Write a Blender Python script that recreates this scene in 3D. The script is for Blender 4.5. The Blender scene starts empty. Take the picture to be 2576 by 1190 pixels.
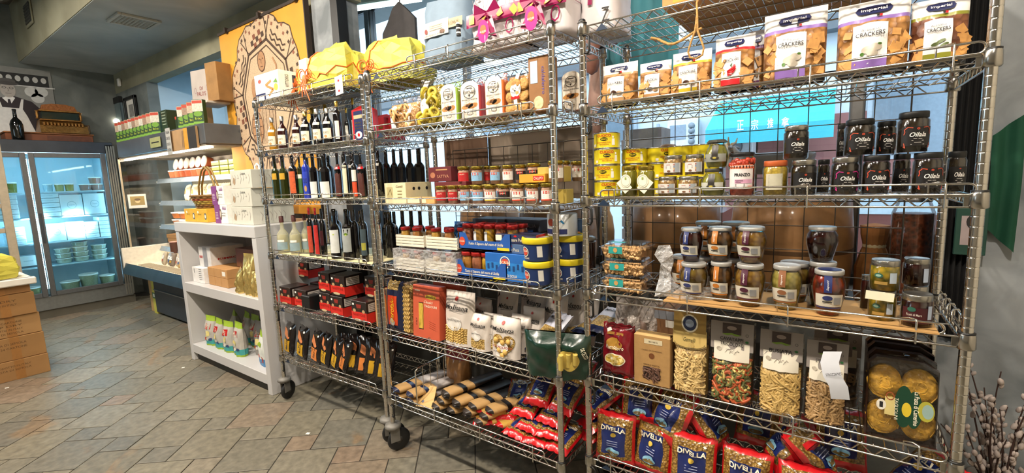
import bpy, math, random
from mathutils import Matrix, Vector
R = math.radians
PI = math.pi
sc = bpy.context.scene
COL = sc.collection
rnd = random.Random(7)

# ---------------------------------------------------------------- camera, world, lamps, exposure
cam_d = bpy.data.cameras.new('camera')
cam = bpy.data.objects.new('camera', cam_d)
COL.objects.link(cam)
cam_d.sensor_width = 36.0
cam_d.lens = 1150.33 / 2576 * 36
cam_d.clip_start = 0.05
cam.matrix_world = Matrix.Translation((0, 0, 1.45)) @ Matrix.Rotation(R(35.1), 4, 'Z') @ Matrix.Rotation(R(90 - 7.2257), 4, 'X') @ Matrix.Rotation(R(-2.138), 4, 'Z')
sc.camera = cam

world = bpy.data.worlds.new('overcast_sky')
sc.world = world
world.use_nodes = True
wn = world.node_tree
bg = wn.nodes['Background']
tc = wn.nodes.new('ShaderNodeTexCoord'); sp = wn.nodes.new('ShaderNodeSeparateXYZ')
rp = wn.nodes.new('ShaderNodeValToRGB')
rp.color_ramp.elements[0].position = 0.0; rp.color_ramp.elements[0].color = (0.50, 0.62, 0.72, 1)
rp.color_ramp.elements[1].position = 0.7; rp.color_ramp.elements[1].color = (0.62, 0.84, 1.0, 1)
wn.links.new(tc.outputs['Generated'], sp.inputs[0]); wn.links.new(sp.outputs['Z'], rp.inputs[0]); wn.links.new(rp.outputs[0], bg.inputs['Color'])
bg.inputs['Strength'].default_value = 9.0

def lamp(name, loc, target, power, size, color, kind='AREA', spot=60):
    d = bpy.data.lights.new(name, kind)
    d.energy = power; d.color = color
    if kind == 'AREA':
        d.shape = 'DISK'; d.size = size
    else:
        d.shadow_soft_size = size; d.spot_size = R(spot); d.spot_blend = 0.6
    o = bpy.data.objects.new(name, d); COL.objects.link(o)
    o.location = loc
    o.rotation_euler = (Vector(target) - Vector(loc)).to_track_quat('-Z', 'Y').to_euler()
    return o
WARM = (1.0, 0.89, 0.75)
NEUT = (1.0, 0.93, 0.84)
# ceiling spot lamps of the shop, on the camera's side of the racks
for lx, ly, tx, pw in ((0.25, 0.10, 0.0, 72), (-0.85, 0.15, -0.7, 78), (-2.1, 0.2, -1.9, 88), (-3.3, 0.2, -2.9, 74), (-4.7, 0.3, -4.2, 64)):
    lamp('ceiling_spot', (lx, ly, 3.25), (tx, 1.6, 0.9), pw, 0.09, WARM)
for lx, ly, pw in ((-6.4, 0.1, 75), (-2.6, -0.9, 26), (0.2, -1.2, 20), (-5.0, -0.9, 45), (-5.6, 1.75, 10)):
    lamp('ceiling_fill_light', (lx, ly, 3.5 if ly < 1.3 else 3.0), (lx, ly, 0), pw, 0.35, NEUT)  # unseen wide overhead lamps added as soft fill
lamp('niche_fill_light', (-5.9, 2.75, 2.95), (-5.9, 3.1, 1.5), 26, .5, (.55, .8, 1.0))  # added cool lamp that brightens the blue niche wall
lamp('storefront_daylight', (-6.2, -3.2, 2.0), (-5.6, 1.0, 2.2), 38, 1.8, (.62, .83, 1.0))
for ly in (.25, 1.2, 1.55): lamp('fridge_lamp', (-7.67, ly, 1.1), (-8.2, ly, 1.1), 8, .3, (.62, .9, 1.0))  # added lamps behind the doors, boosting the glow of the tubes
for lx in (-6.4, -5.7, -5.0): lamp('case_lamp', (lx, 1.92, 1.80), (lx, 2.5, 1.0), 7, .12, WARM)  # added warm lamps that brighten the case interior beyond its own tubes
sc.view_settings.view_transform = 'Standard'
sc.view_settings.look = 'None'
sc.view_settings.gamma = 1
sc.view_settings.use_curve_mapping = False
sc.view_settings.exposure = -0.72

# ---------------------------------------------------------------- materials (all procedural)
_mats = {}
def lin(h):
    v = [int(h[i:i + 2], 16) / 255 for i in (0, 2, 4)]
    return tuple(c / 12.92 if c <= 0.04045 else ((c + 0.055) / 1.055) ** 2.4 for c in v) + (1,)
def M(h, rough=0.5, metal=0.0, nz=0.08, ns=30.0, bump=0.0, coat=0.0, vor=None, emit=0.0, stretch=None, alpha=1.0):
    key = (h, rough, metal, nz, ns, bump, coat, vor, emit, stretch, alpha)
    if key in _mats: return _mats[key]
    m = bpy.data.materials.new('surface_' + h); m.use_nodes = True
    nt = m.node_tree; b = nt.nodes['Principled BSDF']
    b.inputs['Roughness'].default_value = rough; b.inputs['Metallic'].default_value = metal
    b.inputs['Coat Weight'].default_value = coat; b.inputs['Coat Roughness'].default_value = 0.12
    c = lin(h)
    t = nt.nodes.new('ShaderNodeTexCoord')
    src = t.outputs['Object']
    if stretch:
        mp = nt.nodes.new('ShaderNodeMapping'); mp.inputs['Scale'].default_value = stretch
        nt.links.new(src, mp.inputs[0]); src = mp.outputs[0]
    if vor:                                   # speckle of a second colour: pasta, nuts, biscuits
        n = nt.nodes.new('ShaderNodeTexVoronoi'); n.inputs['Scale'].default_value = ns * 2.2
        fac = n.outputs['Distance']
        nt.links.new(src, n.inputs['Vector'])
        r = nt.nodes.new('ShaderNodeValToRGB'); r.color_ramp.elements[0].color = c; r.color_ramp.elements[1].color = lin(vor)
        r.color_ramp.elements[0].position = 0.15; r.color_ramp.elements[1].position = 0.75
        nt.links.new(fac, r.inputs[0]); nt.links.new(r.outputs[0], b.inputs['Base Color'])
    else:
        n = nt.nodes.new('ShaderNodeTexNoise'); n.inputs['Scale'].default_value = ns; n.inputs['Detail'].default_value = 4
        nt.links.new(src, n.inputs['Vector'])
        fac = n.outputs['Fac']
        r = nt.nodes.new('ShaderNodeValToRGB')
        r.color_ramp.elements[0].color = tuple(x * (1 - nz) for x in c[:3]) + (1,)
        r.color_ramp.elements[1].color = tuple(min(1, x * (1 + nz)) for x in c[:3]) + (1,)
        r.color_ramp.elements[0].position = 0.3; r.color_ramp.elements[1].position = 0.7
        nt.links.new(fac, r.inputs[0]); nt.links.new(r.outputs[0], b.inputs['Base Color'])
    if bump:
        bp = nt.nodes.new('ShaderNodeBump'); bp.inputs['Strength'].default_value = bump; bp.inputs['Distance'].default_value = 0.01
        nt.links.new(fac, bp.inputs['Height']); nt.links.new(bp.outputs[0], b.inputs['Normal'])
    if emit:
        b.inputs['Emission Color'].default_value = c; b.inputs['Emission Strength'].default_value = emit
    b.inputs['Alpha'].default_value = alpha
    _mats[key] = m
    return m
def film(h='ffffff', clear=0.8, rough=0.08, bump=0.0, ns=25.0, name='film'):
    """thin clear plastic or glass: mostly transmits, reflects by Fresnel"""
    key = (h, clear, rough, bump, ns, name)
    if key in _mats: return _mats[key]
    m = bpy.data.materials.new(name + '_' + h); m.use_nodes = True
    nt = m.node_tree; nt.nodes.clear()
    out = nt.nodes.new('ShaderNodeOutputMaterial'); tr = nt.nodes.new('ShaderNodeBsdfTransparent'); gl = nt.nodes.new('ShaderNodeBsdfPrincipled' if clear < .82 else 'ShaderNodeBsdfGlossy')
    tr.inputs[0].default_value = lin(h)
    gl.inputs[0].default_value = lin(h); gl.inputs['Roughness'].default_value = rough
    lw = nt.nodes.new('ShaderNodeLayerWeight'); lw.inputs['Blend'].default_value = 0.18
    mr = nt.nodes.new('ShaderNodeMapRange'); mr.inputs['To Min'].default_value = (1 - clear) * (.5 if clear >= .82 else 1); mr.inputs['To Max'].default_value = .75
    mx = nt.nodes.new('ShaderNodeMixShader')
    nt.links.new(lw.outputs['Fresnel'], mr.inputs[0]); nt.links.new(mr.outputs[0], mx.inputs[0])
    nt.links.new(tr.outputs[0], mx.inputs[1]); nt.links.new(gl.outputs[0], mx.inputs[2]); nt.links.new(mx.outputs[0], out.inputs[0])
    if bump:
        t = nt.nodes.new('ShaderNodeTexCoord'); n = nt.nodes.new('ShaderNodeTexNoise'); n.inputs['Scale'].default_value = ns
        bp = nt.nodes.new('ShaderNodeBump'); bp.inputs['Strength'].default_value = bump; bp.inputs['Distance'].default_value = 0.02
        nt.links.new(t.outputs['Object'], n.inputs['Vector']); nt.links.new(n.outputs['Fac'], bp.inputs['Height'])
        nt.links.new(bp.outputs[0], gl.inputs['Normal']); nt.links.new(bp.outputs[0], lw.inputs['Normal'])
    _mats[key] = m
    return m
CHROME = M('d6d2cb', 0.16, 1.0, 0.05, 60)
CHROME2 = M('b8b4ad', 0.22, 1.0, 0.05, 60)
BLACK = M('121212', 0.45, 0, 0.1)
INK = M('1d1b1c', 0.6, 0, 0.05)
WHITE = M('f1eee6', 0.5, 0, 0.03)
CREAM = M('ebe2c8', 0.55, 0, 0.04)
PAPER = M('e9e5da', 0.6, 0, 0.04)
CARD = M('b98a55', 0.8, 0, 0.10, 12)
CARD2 = M('a87b48', 0.8, 0, 0.12, 9)
RED = M('c3161c', 0.35, 0, 0.08, 20, 0, 0.5)
NAVY = M('1b2350', 0.35, 0, 0.08, 20, 0, 0.5)
GOLD = M('d8b45a', 0.25, 1.0, 0.08, 40)
GLASS = film('ffffff', 0.93, 0.03, name='clear_glass')
FILM = film('ffffff', 0.86, 0.10, 0.6, 30.0)
DGLASS = M('0b0d0c', 0.05, 0, 0.05, 20, 0, 0.6)

# ---------------------------------------------------------------- mesh helpers
_text = {}
def text_geo(s, bold=0.0, shear=0.0):
    k = (s, bold, shear)
    if k in _text: return _text[k]
    cu = bpy.data.curves.new('writing', 'FONT'); cu.body = s; cu.align_x = 'CENTER'; cu.resolution_u = 2
    cu.offset = bold; cu.shear = shear
    ob = bpy.data.objects.new('writing', cu)
    me = bpy.data.meshes.new_from_object(ob)
    vs = [(v.co.x, v.co.y) for v in me.vertices]; fs = [tuple(p.vertices) for p in me.polygons]
    bpy.data.objects.remove(ob); bpy.data.meshes.remove(me); bpy.data.curves.remove(cu)
    if not vs: vs = [(0, 0), (1, 0), (0, 1)]; fs = []
    x0 = min(v[0] for v in vs); x1 = max(v[0] for v in vs); y0 = min(v[1] for v in vs); y1 = max(v[1] for v in vs)
    vs = [((x - (x0 + x1) / 2) / max(1e-6, x1 - x0), (y - (y0 + y1) / 2) / max(1e-6, y1 - y0)) for x, y in vs]
    _text[k] = (vs, fs)
    return _text[k]

class MB:
    def __init__(s): s.v = []; s.f = []; s.m = []; s.sm = []; s.mats = []
    def mi(s, m):
        if m not in s.mats: s.mats.append(m)
        return s.mats.index(m)
    def add(s, vs, fs, m, smooth=False):
        o = len(s.v); k = s.mi(m); s.v += [tuple(v) for v in vs]
        for f in fs: s.f.append(tuple(i + o for i in f)); s.m.append(k); s.sm.append(smooth)
        return s
    def box(s, x0, y0, z0, x1, y1, z1, m, bev=0.0):
        if bev <= 0:
            vs = [(x, y, z) for z in (z0, z1) for y in (y0, y1) for x in (x0, x1)]
            return s.add(vs, [(0, 2, 3, 1), (4, 5, 7, 6), (0, 1, 5, 4), (2, 6, 7, 3), (0, 4, 6, 2), (1, 3, 7, 5)], m)
        b = min(bev, (x1 - x0) * .45, (y1 - y0) * .45, (z1 - z0) * .45)
        vs = []; idx = {}
        for iz, z in enumerate((z0, z1)):
            for iy, y in enumerate((y0, y1)):
                for ix, x in enumerate((x0, x1)):
                    dx, dy, dz = (b if ix == 0 else -b), (b if iy == 0 else -b), (b if iz == 0 else -b)
                    idx[(ix, iy, iz, 0)] = len(vs); vs.append((x, y + dy, z + dz))
                    idx[(ix, iy, iz, 1)] = len(vs); vs.append((x + dx, y, z + dz))
                    idx[(ix, iy, iz, 2)] = len(vs); vs.append((x + dx, y + dy, z))
        g = lambda *a: idx[a]
        fs = []
        for k in (0, 1):
            fs.append((g(k, 0, 0, 0), g(k, 1, 0, 0), g(k, 1, 1, 0), g(k, 0, 1, 0)))
            fs.append((g(0, k, 0, 1), g(1, k, 0, 1), g(1, k, 1, 1), g(0, k, 1, 1)))
            fs.append((g(0, 0, k, 2), g(1, 0, k, 2), g(1, 1, k, 2), g(0, 1, k, 2)))
        for a in (0, 1):
            for c in (0, 1):
                fs.append((g(a, c, 0, 0), g(a, c, 1, 0), g(a, c, 1, 1), g(a, c, 0, 1)))
                fs.append((g(a, 0, c, 0), g(a, 1, c, 0), g(a, 1, c, 2), g(a, 0, c, 2)))
                fs.append((g(0, a, c, 1), g(1, a, c, 1), g(1, a, c, 2), g(0, a, c, 2)))
                for e in (0, 1): fs.append((g(a, c, e, 0), g(a, c, e, 1), g(a, c, e, 2)))
        return s.add(vs, fs, m)
    def lathe(s, prof, m, n=20, cx=0, cy=0, caps=True, smooth=True):
        vs = []; fs = []
        for r, z in prof:
            for i in range(n):
                a = 2 * PI * i / n; vs.append((cx + r * math.cos(a), cy + r * math.sin(a), z))
        for j in range(len(prof) - 1):
            for i in range(n):
                k = (i + 1) % n; fs.append((j * n + i, j * n + k, (j + 1) * n + k, (j + 1) * n + i))
        s.add(vs, fs, m, smooth)
        if caps:
            o = len(vs)
            if prof[0][0] > 1e-5: s.add(vs[:n], [tuple(reversed(range(n)))], m)
            if prof[-1][0] > 1e-5: s.add(vs[o - n:], [tuple(range(n))], m)
        return s
    def tube(s, pts, r, m, n=6, closed=False, smooth=True, caps=True, r2=None):
        P = [Vector(p) for p in pts]; N = len(P); vs = []; fs = []
        up = Vector((0.13, 0.27, 0.95)).normalized(); prev = None
        for i, p in enumerate(P):
            if closed: t = P[(i + 1) % N] - P[i - 1]
            else: t = P[min(i + 1, N - 1)] - P[max(i - 1, 0)]
            t = t.normalized() if t.length > 1e-9 else Vector((0, 0, 1))
            a = (prev - t * prev.dot(t)) if prev is not None else up.cross(t)
            if a.length < 1e-4: a = Vector((1, 0, 0)).cross(t)
            a.normalize(); prev = a; b = t.cross(a)
            rr = r if r2 is None else r + (r2 - r) * i / max(1, N - 1)
            for k in range(n):
                q = 2 * PI * k / n; vs.append(p + a * (rr * math.cos(q)) + b * (rr * math.sin(q)))
        for j in range(N if closed else N - 1):
            for k in range(n):
                l = (k + 1) % n; j2 = (j + 1) % N
                fs.append((j * n + k, j * n + l, j2 * n + l, j2 * n + k))
        s.add(vs, fs, m, smooth)
        if caps and not closed:
            s.add(vs[:n], [tuple(reversed(range(n)))], m); s.add(vs[-n:], [tuple(range(n))], m)
        return s
    def rod(s, a, b, r, m, n=6): return s.tube([a, b], r, m, n)
    def patch(s, surf, x, z, w, h, m, nx=1, nz=1, lift=0.0006, rot=0.0, taper=1.0, arch=0.0):
        """a printed or glued patch that follows surf(x, z, lift)"""
        vs = []; cr, sr = math.cos(rot), math.sin(rot)
        for j in range(nz + 1):
            for i in range(nx + 1):
                u = i / nx - 0.5; v = j / nz - 0.5
                px = u * w * (taper + (1 - taper) * (v + .5)); pz = v * h + arch * h * (0.25 - u * u) * (v + .5) * 2
                vs.append(surf(x + px * cr - pz * sr, z + px * sr + pz * cr, lift))
        fs = [(j * (nx + 1) + i, j * (nx + 1) + i + 1, (j + 1) * (nx + 1) + i + 1, (j + 1) * (nx + 1) + i) for j in range(nz) for i in range(nx)]
        return s.add(vs, fs, m, nx * nz > 1)
    def oval(s, surf, x, z, w, h, m, n=20, lift=0.0008, hole=0.0, rot=0.0):
        cr, sr = math.cos(rot), math.sin(rot)
        ring = [(0.5 * w * math.cos(2 * PI * i / n), 0.5 * h * math.sin(2 * PI * i / n)) for i in range(n)]
        P = lambda a, b: surf(x + a * cr - b * sr, z + a * sr + b * cr, lift)
        vs = [P(a, b) for a, b in ring]
        if hole:
            vs += [P(a * hole, b * hole) for a, b in ring]
            fs = [(i, (i + 1) % n, n + (i + 1) % n, n + i) for i in range(n)]
        else:
            vs += [P(a * .5, b * .5) for a, b in ring] + [P(0, 0)]
            fs = [(i, (i + 1) % n, n + (i + 1) % n, n + i) for i in range(n)] + [(n + i, n + (i + 1) % n, 2 * n) for i in range(n)]
        return s.add(vs, fs, m, True)
    def poly(s, surf, pts, m, lift=0.0008):
        return s.add([surf(x, z, lift) for x, z in pts], [tuple(range(len(pts)))], m)
    def line(s, surf, pts, w, m, lift=0.001, closed=False):
        """a drawn line, laid on the surface as a ribbon"""
        P = list(pts) + ([pts[0]] if closed else [])
        for (x0, z0), (x1, z1) in zip(P[:-1], P[1:]):
            L = math.hypot(x1 - x0, z1 - z0) or 1e-6; nx, nz = -(z1 - z0) / L * w / 2, (x1 - x0) / L * w / 2
            s.add([surf(x0 + nx, z0 + nz, lift), surf(x0 - nx, z0 - nz, lift), surf(x1 - nx, z1 - nz, lift), surf(x1 + nx, z1 + nz, lift)], [(0, 1, 2, 3)], m)
        return s
    def text(s, surf, t, x, z, w, h, m, bold=0.0, shear=0.0, lift=0.0012, rot=0.0):
        vs, fs = text_geo(t, bold, shear); cr, sr = math.cos(rot), math.sin(rot)
        return s.add([surf(x + a * w * cr - b * h * sr, z + a * w * sr + b * h * cr, lift) for a, b in vs], fs, m)
    def xf(s, mat):
        s.v = [tuple(mat @ Vector(v)) for v in s.v]; return s
    def mesh(s, name):
        me = bpy.data.meshes.new(name); me.from_pydata(s.v, [], s.f)
        for m in s.mats: me.materials.append(m)
        me.polygons.foreach_set('material_index', s.m); me.polygons.foreach_set('use_smooth', s.sm)
        me.update(); return me
    def build(s, name, parent=None, label=None, loc=None, kind=None):
        o = bpy.data.objects.new(name, s.mesh(name)); COL.objects.link(o)
        if parent is not None: o.parent = parent
        if label: o['label'] = label
        if kind: o['kind'] = kind
        if loc: o.location = loc
        return o
def thing(name, label, cat, loc=(0, 0, 0), rz=0.0, group=None, rx=0.0, ry=0.0):
    o = bpy.data.objects.new(name, None); COL.objects.link(o)
    o.empty_display_size = 0.02
    o.location = loc; o.rotation_euler = (R(rx), R(ry), R(rz)); o['label'] = label; o['category'] = cat
    if group: o['group'] = group
    return o
def tag(o, label, cat, group=None):
    o['label'] = label; o['category'] = cat
    if group: o['group'] = group
    return o
def dup(root, loc, rz=None, label=None, group=None, rx=None, scale=None, ry=None):
    c = root.copy(); COL.objects.link(c); c.location = loc
    e = list(root.rotation_euler)
    if rz is not None: e[2] = R(rz)
    if rx is not None: e[0] = R(rx)
    if ry is not None: e[1] = R(ry)
    c.rotation_euler = e
    if label: c['label'] = label
    if group: c['group'] = group
    if scale: c.scale = scale
    for ch in list(root.children):
        d = ch.copy(); COL.objects.link(d); d.parent = c
        for g in list(ch.children):
            h = g.copy(); COL.objects.link(h); h.parent = d
    return c
def struct(name, mb):
    o = mb.build(name); o['kind'] = 'structure'; return o
def flat(y=0.0): return lambda x, z, l: (x, y - l, z)                  # surface facing -Y
def side(xx, y0=0.0): return lambda x, z, l: (xx + l, y0 + x, z)       # surface facing +X, x runs into the depth
def endw(xx): return lambda y, z, l: (xx + l, y, z)                    # wall facing +X
def topf(zz): return lambda x, y, l: (x, y, zz + l)
def cyl(rad):
    return lambda x, z, l: ((rad + l) * math.sin(x / rad), -(rad + l) * math.cos(x / rad), z)
def turned(prof):
    def r_at(z):
        for (r0, z0), (r1, z1) in zip(prof[:-1], prof[1:]):
            if z0 <= z <= z1: return r0 + (r1 - r0) * (z - z0) / max(1e-6, z1 - z0)
        return prof[-1][0]
    def f(x, z, l):
        q = r_at(z); return ((q + l) * math.sin(x / q), -(q + l) * math.cos(x / q), z)
    return f
ORD = ['first', 'second', 'third', 'fourth', 'fifth', 'sixth', 'seventh', 'eighth', 'ninth', 'tenth', 'eleventh', 'twelfth', 'thirteenth', 'fourteenth']

# ================================================================ THE SETTING
def tile_material():
    m = bpy.data.materials.new('slate_tile'); m.use_nodes = True
    nt = m.node_tree; b = nt.nodes['Principled BSDF']; L = nt.links.new
    oi = nt.nodes.new('ShaderNodeObjectInfo'); t = nt.nodes.new('ShaderNodeTexCoord')
    geo = nt.nodes.new('ShaderNodeNewGeometry')
    n1 = nt.nodes.new('ShaderNodeTexNoise'); n1.inputs['Scale'].default_value = 2.2; n1.inputs['Detail'].default_value = 5; n1.inputs['Distortion'].default_value = 1.2
    n2 = nt.nodes.new('ShaderNodeTexNoise'); n2.inputs['Scale'].default_value = 26; n2.inputs['Detail'].default_value = 6
    L(geo.outputs['Position'], n1.inputs['Vector']); L(geo.outputs['Position'], n2.inputs['Vector'])
    r0 = nt.nodes.new('ShaderNodeValToRGB'); e = r0.color_ramp.elements
    e[0].position = 0.0; e[0].color = lin('777161'); e[1].position = 1.0; e[1].color = lin('928873')
    for p, c in ((0.3, '847d6b'), (0.55, '6f6c62'), (0.8, '87806f'), (0.93, '8a7866')):
        k = e.new(p); k.color = lin(c)
    L(oi.outputs['Random'], r0.inputs[0])
    r1 = nt.nodes.new('ShaderNodeValToRGB'); r1.color_ramp.elements[0].position = 0.64; r1.color_ramp.elements[0].color = (0, 0, 0, 1)
    r1.color_ramp.elements[1].position = 0.70; r1.color_ramp.elements[1].color = (0.42, 0.42, 0.42, 1)
    L(n1.outputs['Fac'], r1.inputs[0])
    mx = nt.nodes.new('ShaderNodeMix'); mx.data_type = 'RGBA'
    L(r1.outputs[0], mx.inputs[0]); L(r0.outputs[0], mx.inputs[6]); mx.inputs[7].default_value = lin('9a7448')
    r2 = nt.nodes.new('ShaderNodeValToRGB'); r2.color_ramp.elements[0].position = 0.3; r2.color_ramp.elements[0].color = (0.62, 0.62, 0.62, 1)
    r2.color_ramp.elements[1].position = 0.7; r2.color_ramp.elements[1].color = (1.1, 1.1, 1.1, 1)
    L(n2.outputs['Fac'], r2.inputs[0])
    m2 = nt.nodes.new('ShaderNodeMix'); m2.data_type = 'RGBA'; m2.blend_type = 'MULTIPLY'; m2.inputs[0].default_value = 1
    L(mx.outputs[2], m2.inputs[6]); L(r2.outputs[0], m2.inputs[7]); L(m2.outputs[2], b.inputs['Base Color'])
    bp = nt.nodes.new('ShaderNodeBump'); bp.inputs['Strength'].default_value = 0.35; bp.inputs['Distance'].default_value = 0.006
    L(n2.outputs['Fac'], bp.inputs['Height']); L(bp.outputs[0], b.inputs['Normal'])
    b.inputs['Roughness'].default_value = 0.42
    return m
TILE = tile_material()
GROUT = M('3d3a35', 0.9, 0, 0.1)
floor = struct('floor', MB().box(-8.4, -3.4, -0.08, 1.5, 3.4, -0.004, GROUT))
A_, B_ = 0.3045, 0.1525
th = R(38.4 + 1.5); e1 = (math.cos(th), math.sin(th)); e2 = (-math.sin(th), math.cos(th))
ORG = (-3.43, 0.942)
def tilemesh(a, x0, y0):
    g = 0.003; mb = MB()
    P = lambda x, y, z: (x * e1[0] + y * e2[0], x * e1[1] + y * e2[1], z)
    c = [(x0 + g, y0 + g), (x0 + a - g, y0 + g), (x0 + a - g, y0 + a - g), (x0 + g, y0 + a - g)]
    d = [(x0 + g + .002, y0 + g + .002), (x0 + a - g - .002, y0 + g + .002), (x0 + a - g - .002, y0 + a - g - .002), (x0 + g + .002, y0 + a - g - .002)]
    vs = [P(x, y, -0.005) for x, y in c] + [P(x, y, -0.001) for x, y in c] + [P(x, y, 0.0) for x, y in d]
    fs = [(0, 1, 5, 4), (1, 2, 6, 5), (2, 3, 7, 6), (3, 0, 4, 7), (4, 5, 9, 8), (5, 6, 10, 9), (6, 7, 11, 10), (7, 4, 8, 11), (8, 9, 10, 11)]
    return mb.add(vs, fs, TILE)
big_me = tilemesh(A_, 0, -A_).mesh('large_tile'); small_me = tilemesh(B_, 0, 0).mesh('small_tile')
rest = MB(); nb = 0
cells = []
for i in range(-40, 41):
    for j in range(-40, 41):
        # lattice vectors of the hopscotch pattern: (A, -B) and (-B, -A) in tile axes
        px = i * A_ - j * B_; py = -i * B_ - j * A_
        x = ORG[0] + px * e1[0] + py * e2[0]; y = ORG[1] + px * e1[1] + py * e2[1]
        if -8.1 < x < 1.2 and -1.2 < y < 2.4: cells.append((math.hypot(x, y), x, y))
cells.sort()
def in_view(x, y):
    vx, vy = x * math.cos(R(35.1)) + y * math.sin(R(35.1)), -x * math.sin(R(35.1)) + y * math.cos(R(35.1))
    return vy > 0.3 and -1.32 < vx / vy < 1.3 and 1.45 / vy < 0.85
for dist, x, y in cells:
    if in_view(x, y) and nb < 300:
        nb += 1
        for nm, me in (('large_tile', big_me), ('small_tile', small_me)):
            o = bpy.data.objects.new(nm, me); COL.objects.link(o); o.location = (x, y, rnd.uniform(-.0006, .0006)); o.parent = floor
    else:
        for mb_, a, yy in ((rest, A_, -A_), (rest, B_, 0)):
            t = tilemesh(a, 0, yy); t.v = [(v[0] + x, v[1] + y, v[2]) for v in t.v]; rest.add(t.v, t.f, TILE)
o = rest.build('floor_tiles', floor); o['kind'] = 'stuff'

def plaster(h, h2, scale=2.5, rough=0.75, bump=0.15):
    m = bpy.data.materials.new('plaster_' + h); m.use_nodes = True
    nt = m.node_tree; b = nt.nodes['Principled BSDF']; L = nt.links.new
    g = nt.nodes.new('ShaderNodeNewGeometry')
    n = nt.nodes.new('ShaderNodeTexNoise'); n.inputs['Scale'].default_value = scale; n.inputs['Detail'].default_value = 8; n.inputs['Distortion'].default_value = 0.6
    r = nt.nodes.new('ShaderNodeValToRGB'); r.color_ramp.elements[0].color = lin(h); r.color_ramp.elements[1].color = lin(h2)
    r.color_ramp.elements[0].position = 0.35; r.color_ramp.elements[1].position = 0.68
    L(g.outputs['Position'], n.inputs['Vector']); L(n.outputs['Fac'], r.inputs[0]); L(r.outputs[0], b.inputs['Base Color'])
    b.inputs['Roughness'].default_value = rough
    bp = nt.nodes.new('ShaderNodeBump'); bp.inputs['Strength'].default_value = bump; bp.inputs['Distance'].default_value = 0.01
    L(n.outputs['Fac'], bp.inputs['Height']); L(bp.outputs[0], b.inputs['Normal'])
    return m
PL_GREY = plaster('72787c', 'a3a8ac', 5.0)
PL_DARK = plaster('5f6562', '7d827d', 3.0)
PL_OLIVE = plaster('848067', '9a967c', 2.0)
PL_CEIL = plaster('959c9b', 'abb1ae', 2.0)
PL_BLUE = plaster('a5bccb', 'b8ced9', 1.5)
PL_ROOM = plaster('c4bcaa', 'd4ccba', 2.0)

Yb = 2.27
struct('wall_left', MB().box(-8.35, -3.4, 0, -8.25, 3.4, 3.85, PL_DARK))
struct('wall_right', MB().box(1.4, -3.4, 0, 1.5, 2.3, 3.85, PL_ROOM))
struct('wall_front', MB().box(-8.35, -3.5, 0, 1.5, -3.4, 3.85, PL_ROOM))
struct('ceiling_low', MB().box(-8.35, 1.37, 3.08, 1.5, 3.3, 3.2, PL_CEIL))
struct('ceiling_high', MB().box(-8.35, -3.5, 3.75, 1.5, 1.37, 3.85, plaster('5c5348', '6f6557', 2.0)))
struct('trim_1', MB().box(-8.25, 1.37, 3.2, 1.5, 1.40, 3.75, PL_OLIVE).box(-8.25, 1.362, 3.085, 1.5, 1.37, 3.75, PL_OLIVE))
struct('trim_2', MB().box(-8.25, Yb, 2.82, -3.0, Yb + .12, 3.08, PL_OLIVE))
b = MB()
b.box(-8.25, Yb, 0, -7.1, Yb + .12, 2.82, PL_DARK)                       # return beside the niche
b.box(-4.80, Yb, 0, -3.05, Yb + .12, 2.82, PL_GREY)                      # pier behind the mural
b.box(-3.36, 2.20, 0, -3.10, Yb, 3.08, PL_GREY)                          # concrete pier beside the window
b.box(-3.05, Yb, 0, 0.42, Yb + .10, 0.84, plaster('3c3b39', '4b4a47', 3)) # low wall under the window
struct('wall_back', b)
struct('wall_niche', MB().box(-8.25, 3.15, 0, -4.2, 3.25, 3.08, PL_BLUE).box(-7.2, Yb + .12, 0, -7.1, 3.15, 3.08, PL_BLUE).box(-4.8, Yb + .12, 0, -4.7, 3.15, 3.08, PL_BLUE))
struct('wall_grey', MB().box(0.425, 2.20, 0, 1.4, 2.30, 3.08, PL_GREY).box(-0.2, 2.20, 0, 0.425, 2.265, 0.80, PL_GREY))
struct('trim_3', MB().box(-3.10, 2.185, 0, -3.02, Yb, 3.08, BLACK))

# window bay: sill, frame, mullions, panes
FRAME = M('6c6c6c', 0.35, 0.8, 0.05)
w = MB()
w.box(-4.2, Yb + .10, 0.80, 0.5, 2.98, 0.84, M('5d5248', 0.6))
w.box(-4.2, 2.90, 0.84, 0.5, 2.95, 0.90, FRAME)
w.box(-4.2, 2.90, 3.02, 0.5, 2.95, 3.08, FRAME)
w.box(-4.25, Yb + .10, 0.0, -4.2, 3.15, 3.08, PL_BLUE)
w.box(0.50, Yb + .03, 0, 0.56, 3.0, 3.08, PL_DARK)
w.box(-4.2, 2.95, 0, 0.5, 3.05, 0.82, PL_DARK)
w1 = struct('window_1', w)
for x0, x1 in ((0.053, 0.117), (-1.36, -1.29), (-3.60, -3.52), (-2.45, -2.41)):
    MB().box(x0, 2.885, 0.9, x1, 2.955, 3.02, FRAME, 0.006).box(x0 + .012, 2.875, 0.9, x1 - .012, 2.885, 3.02, M('8d8d8d', 0.3, 0.9)).build('mullion', w1)
for x0, x1 in ((-4.19, -3.60), (-3.52, -2.45), (-2.41, -1.36), (-1.29, 0.053), (0.117, 0.5)):
    MB().box(x0, 2.917, 0.9, x1, 2.923, 3.02, GLASS).build('pane', w1)

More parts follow.
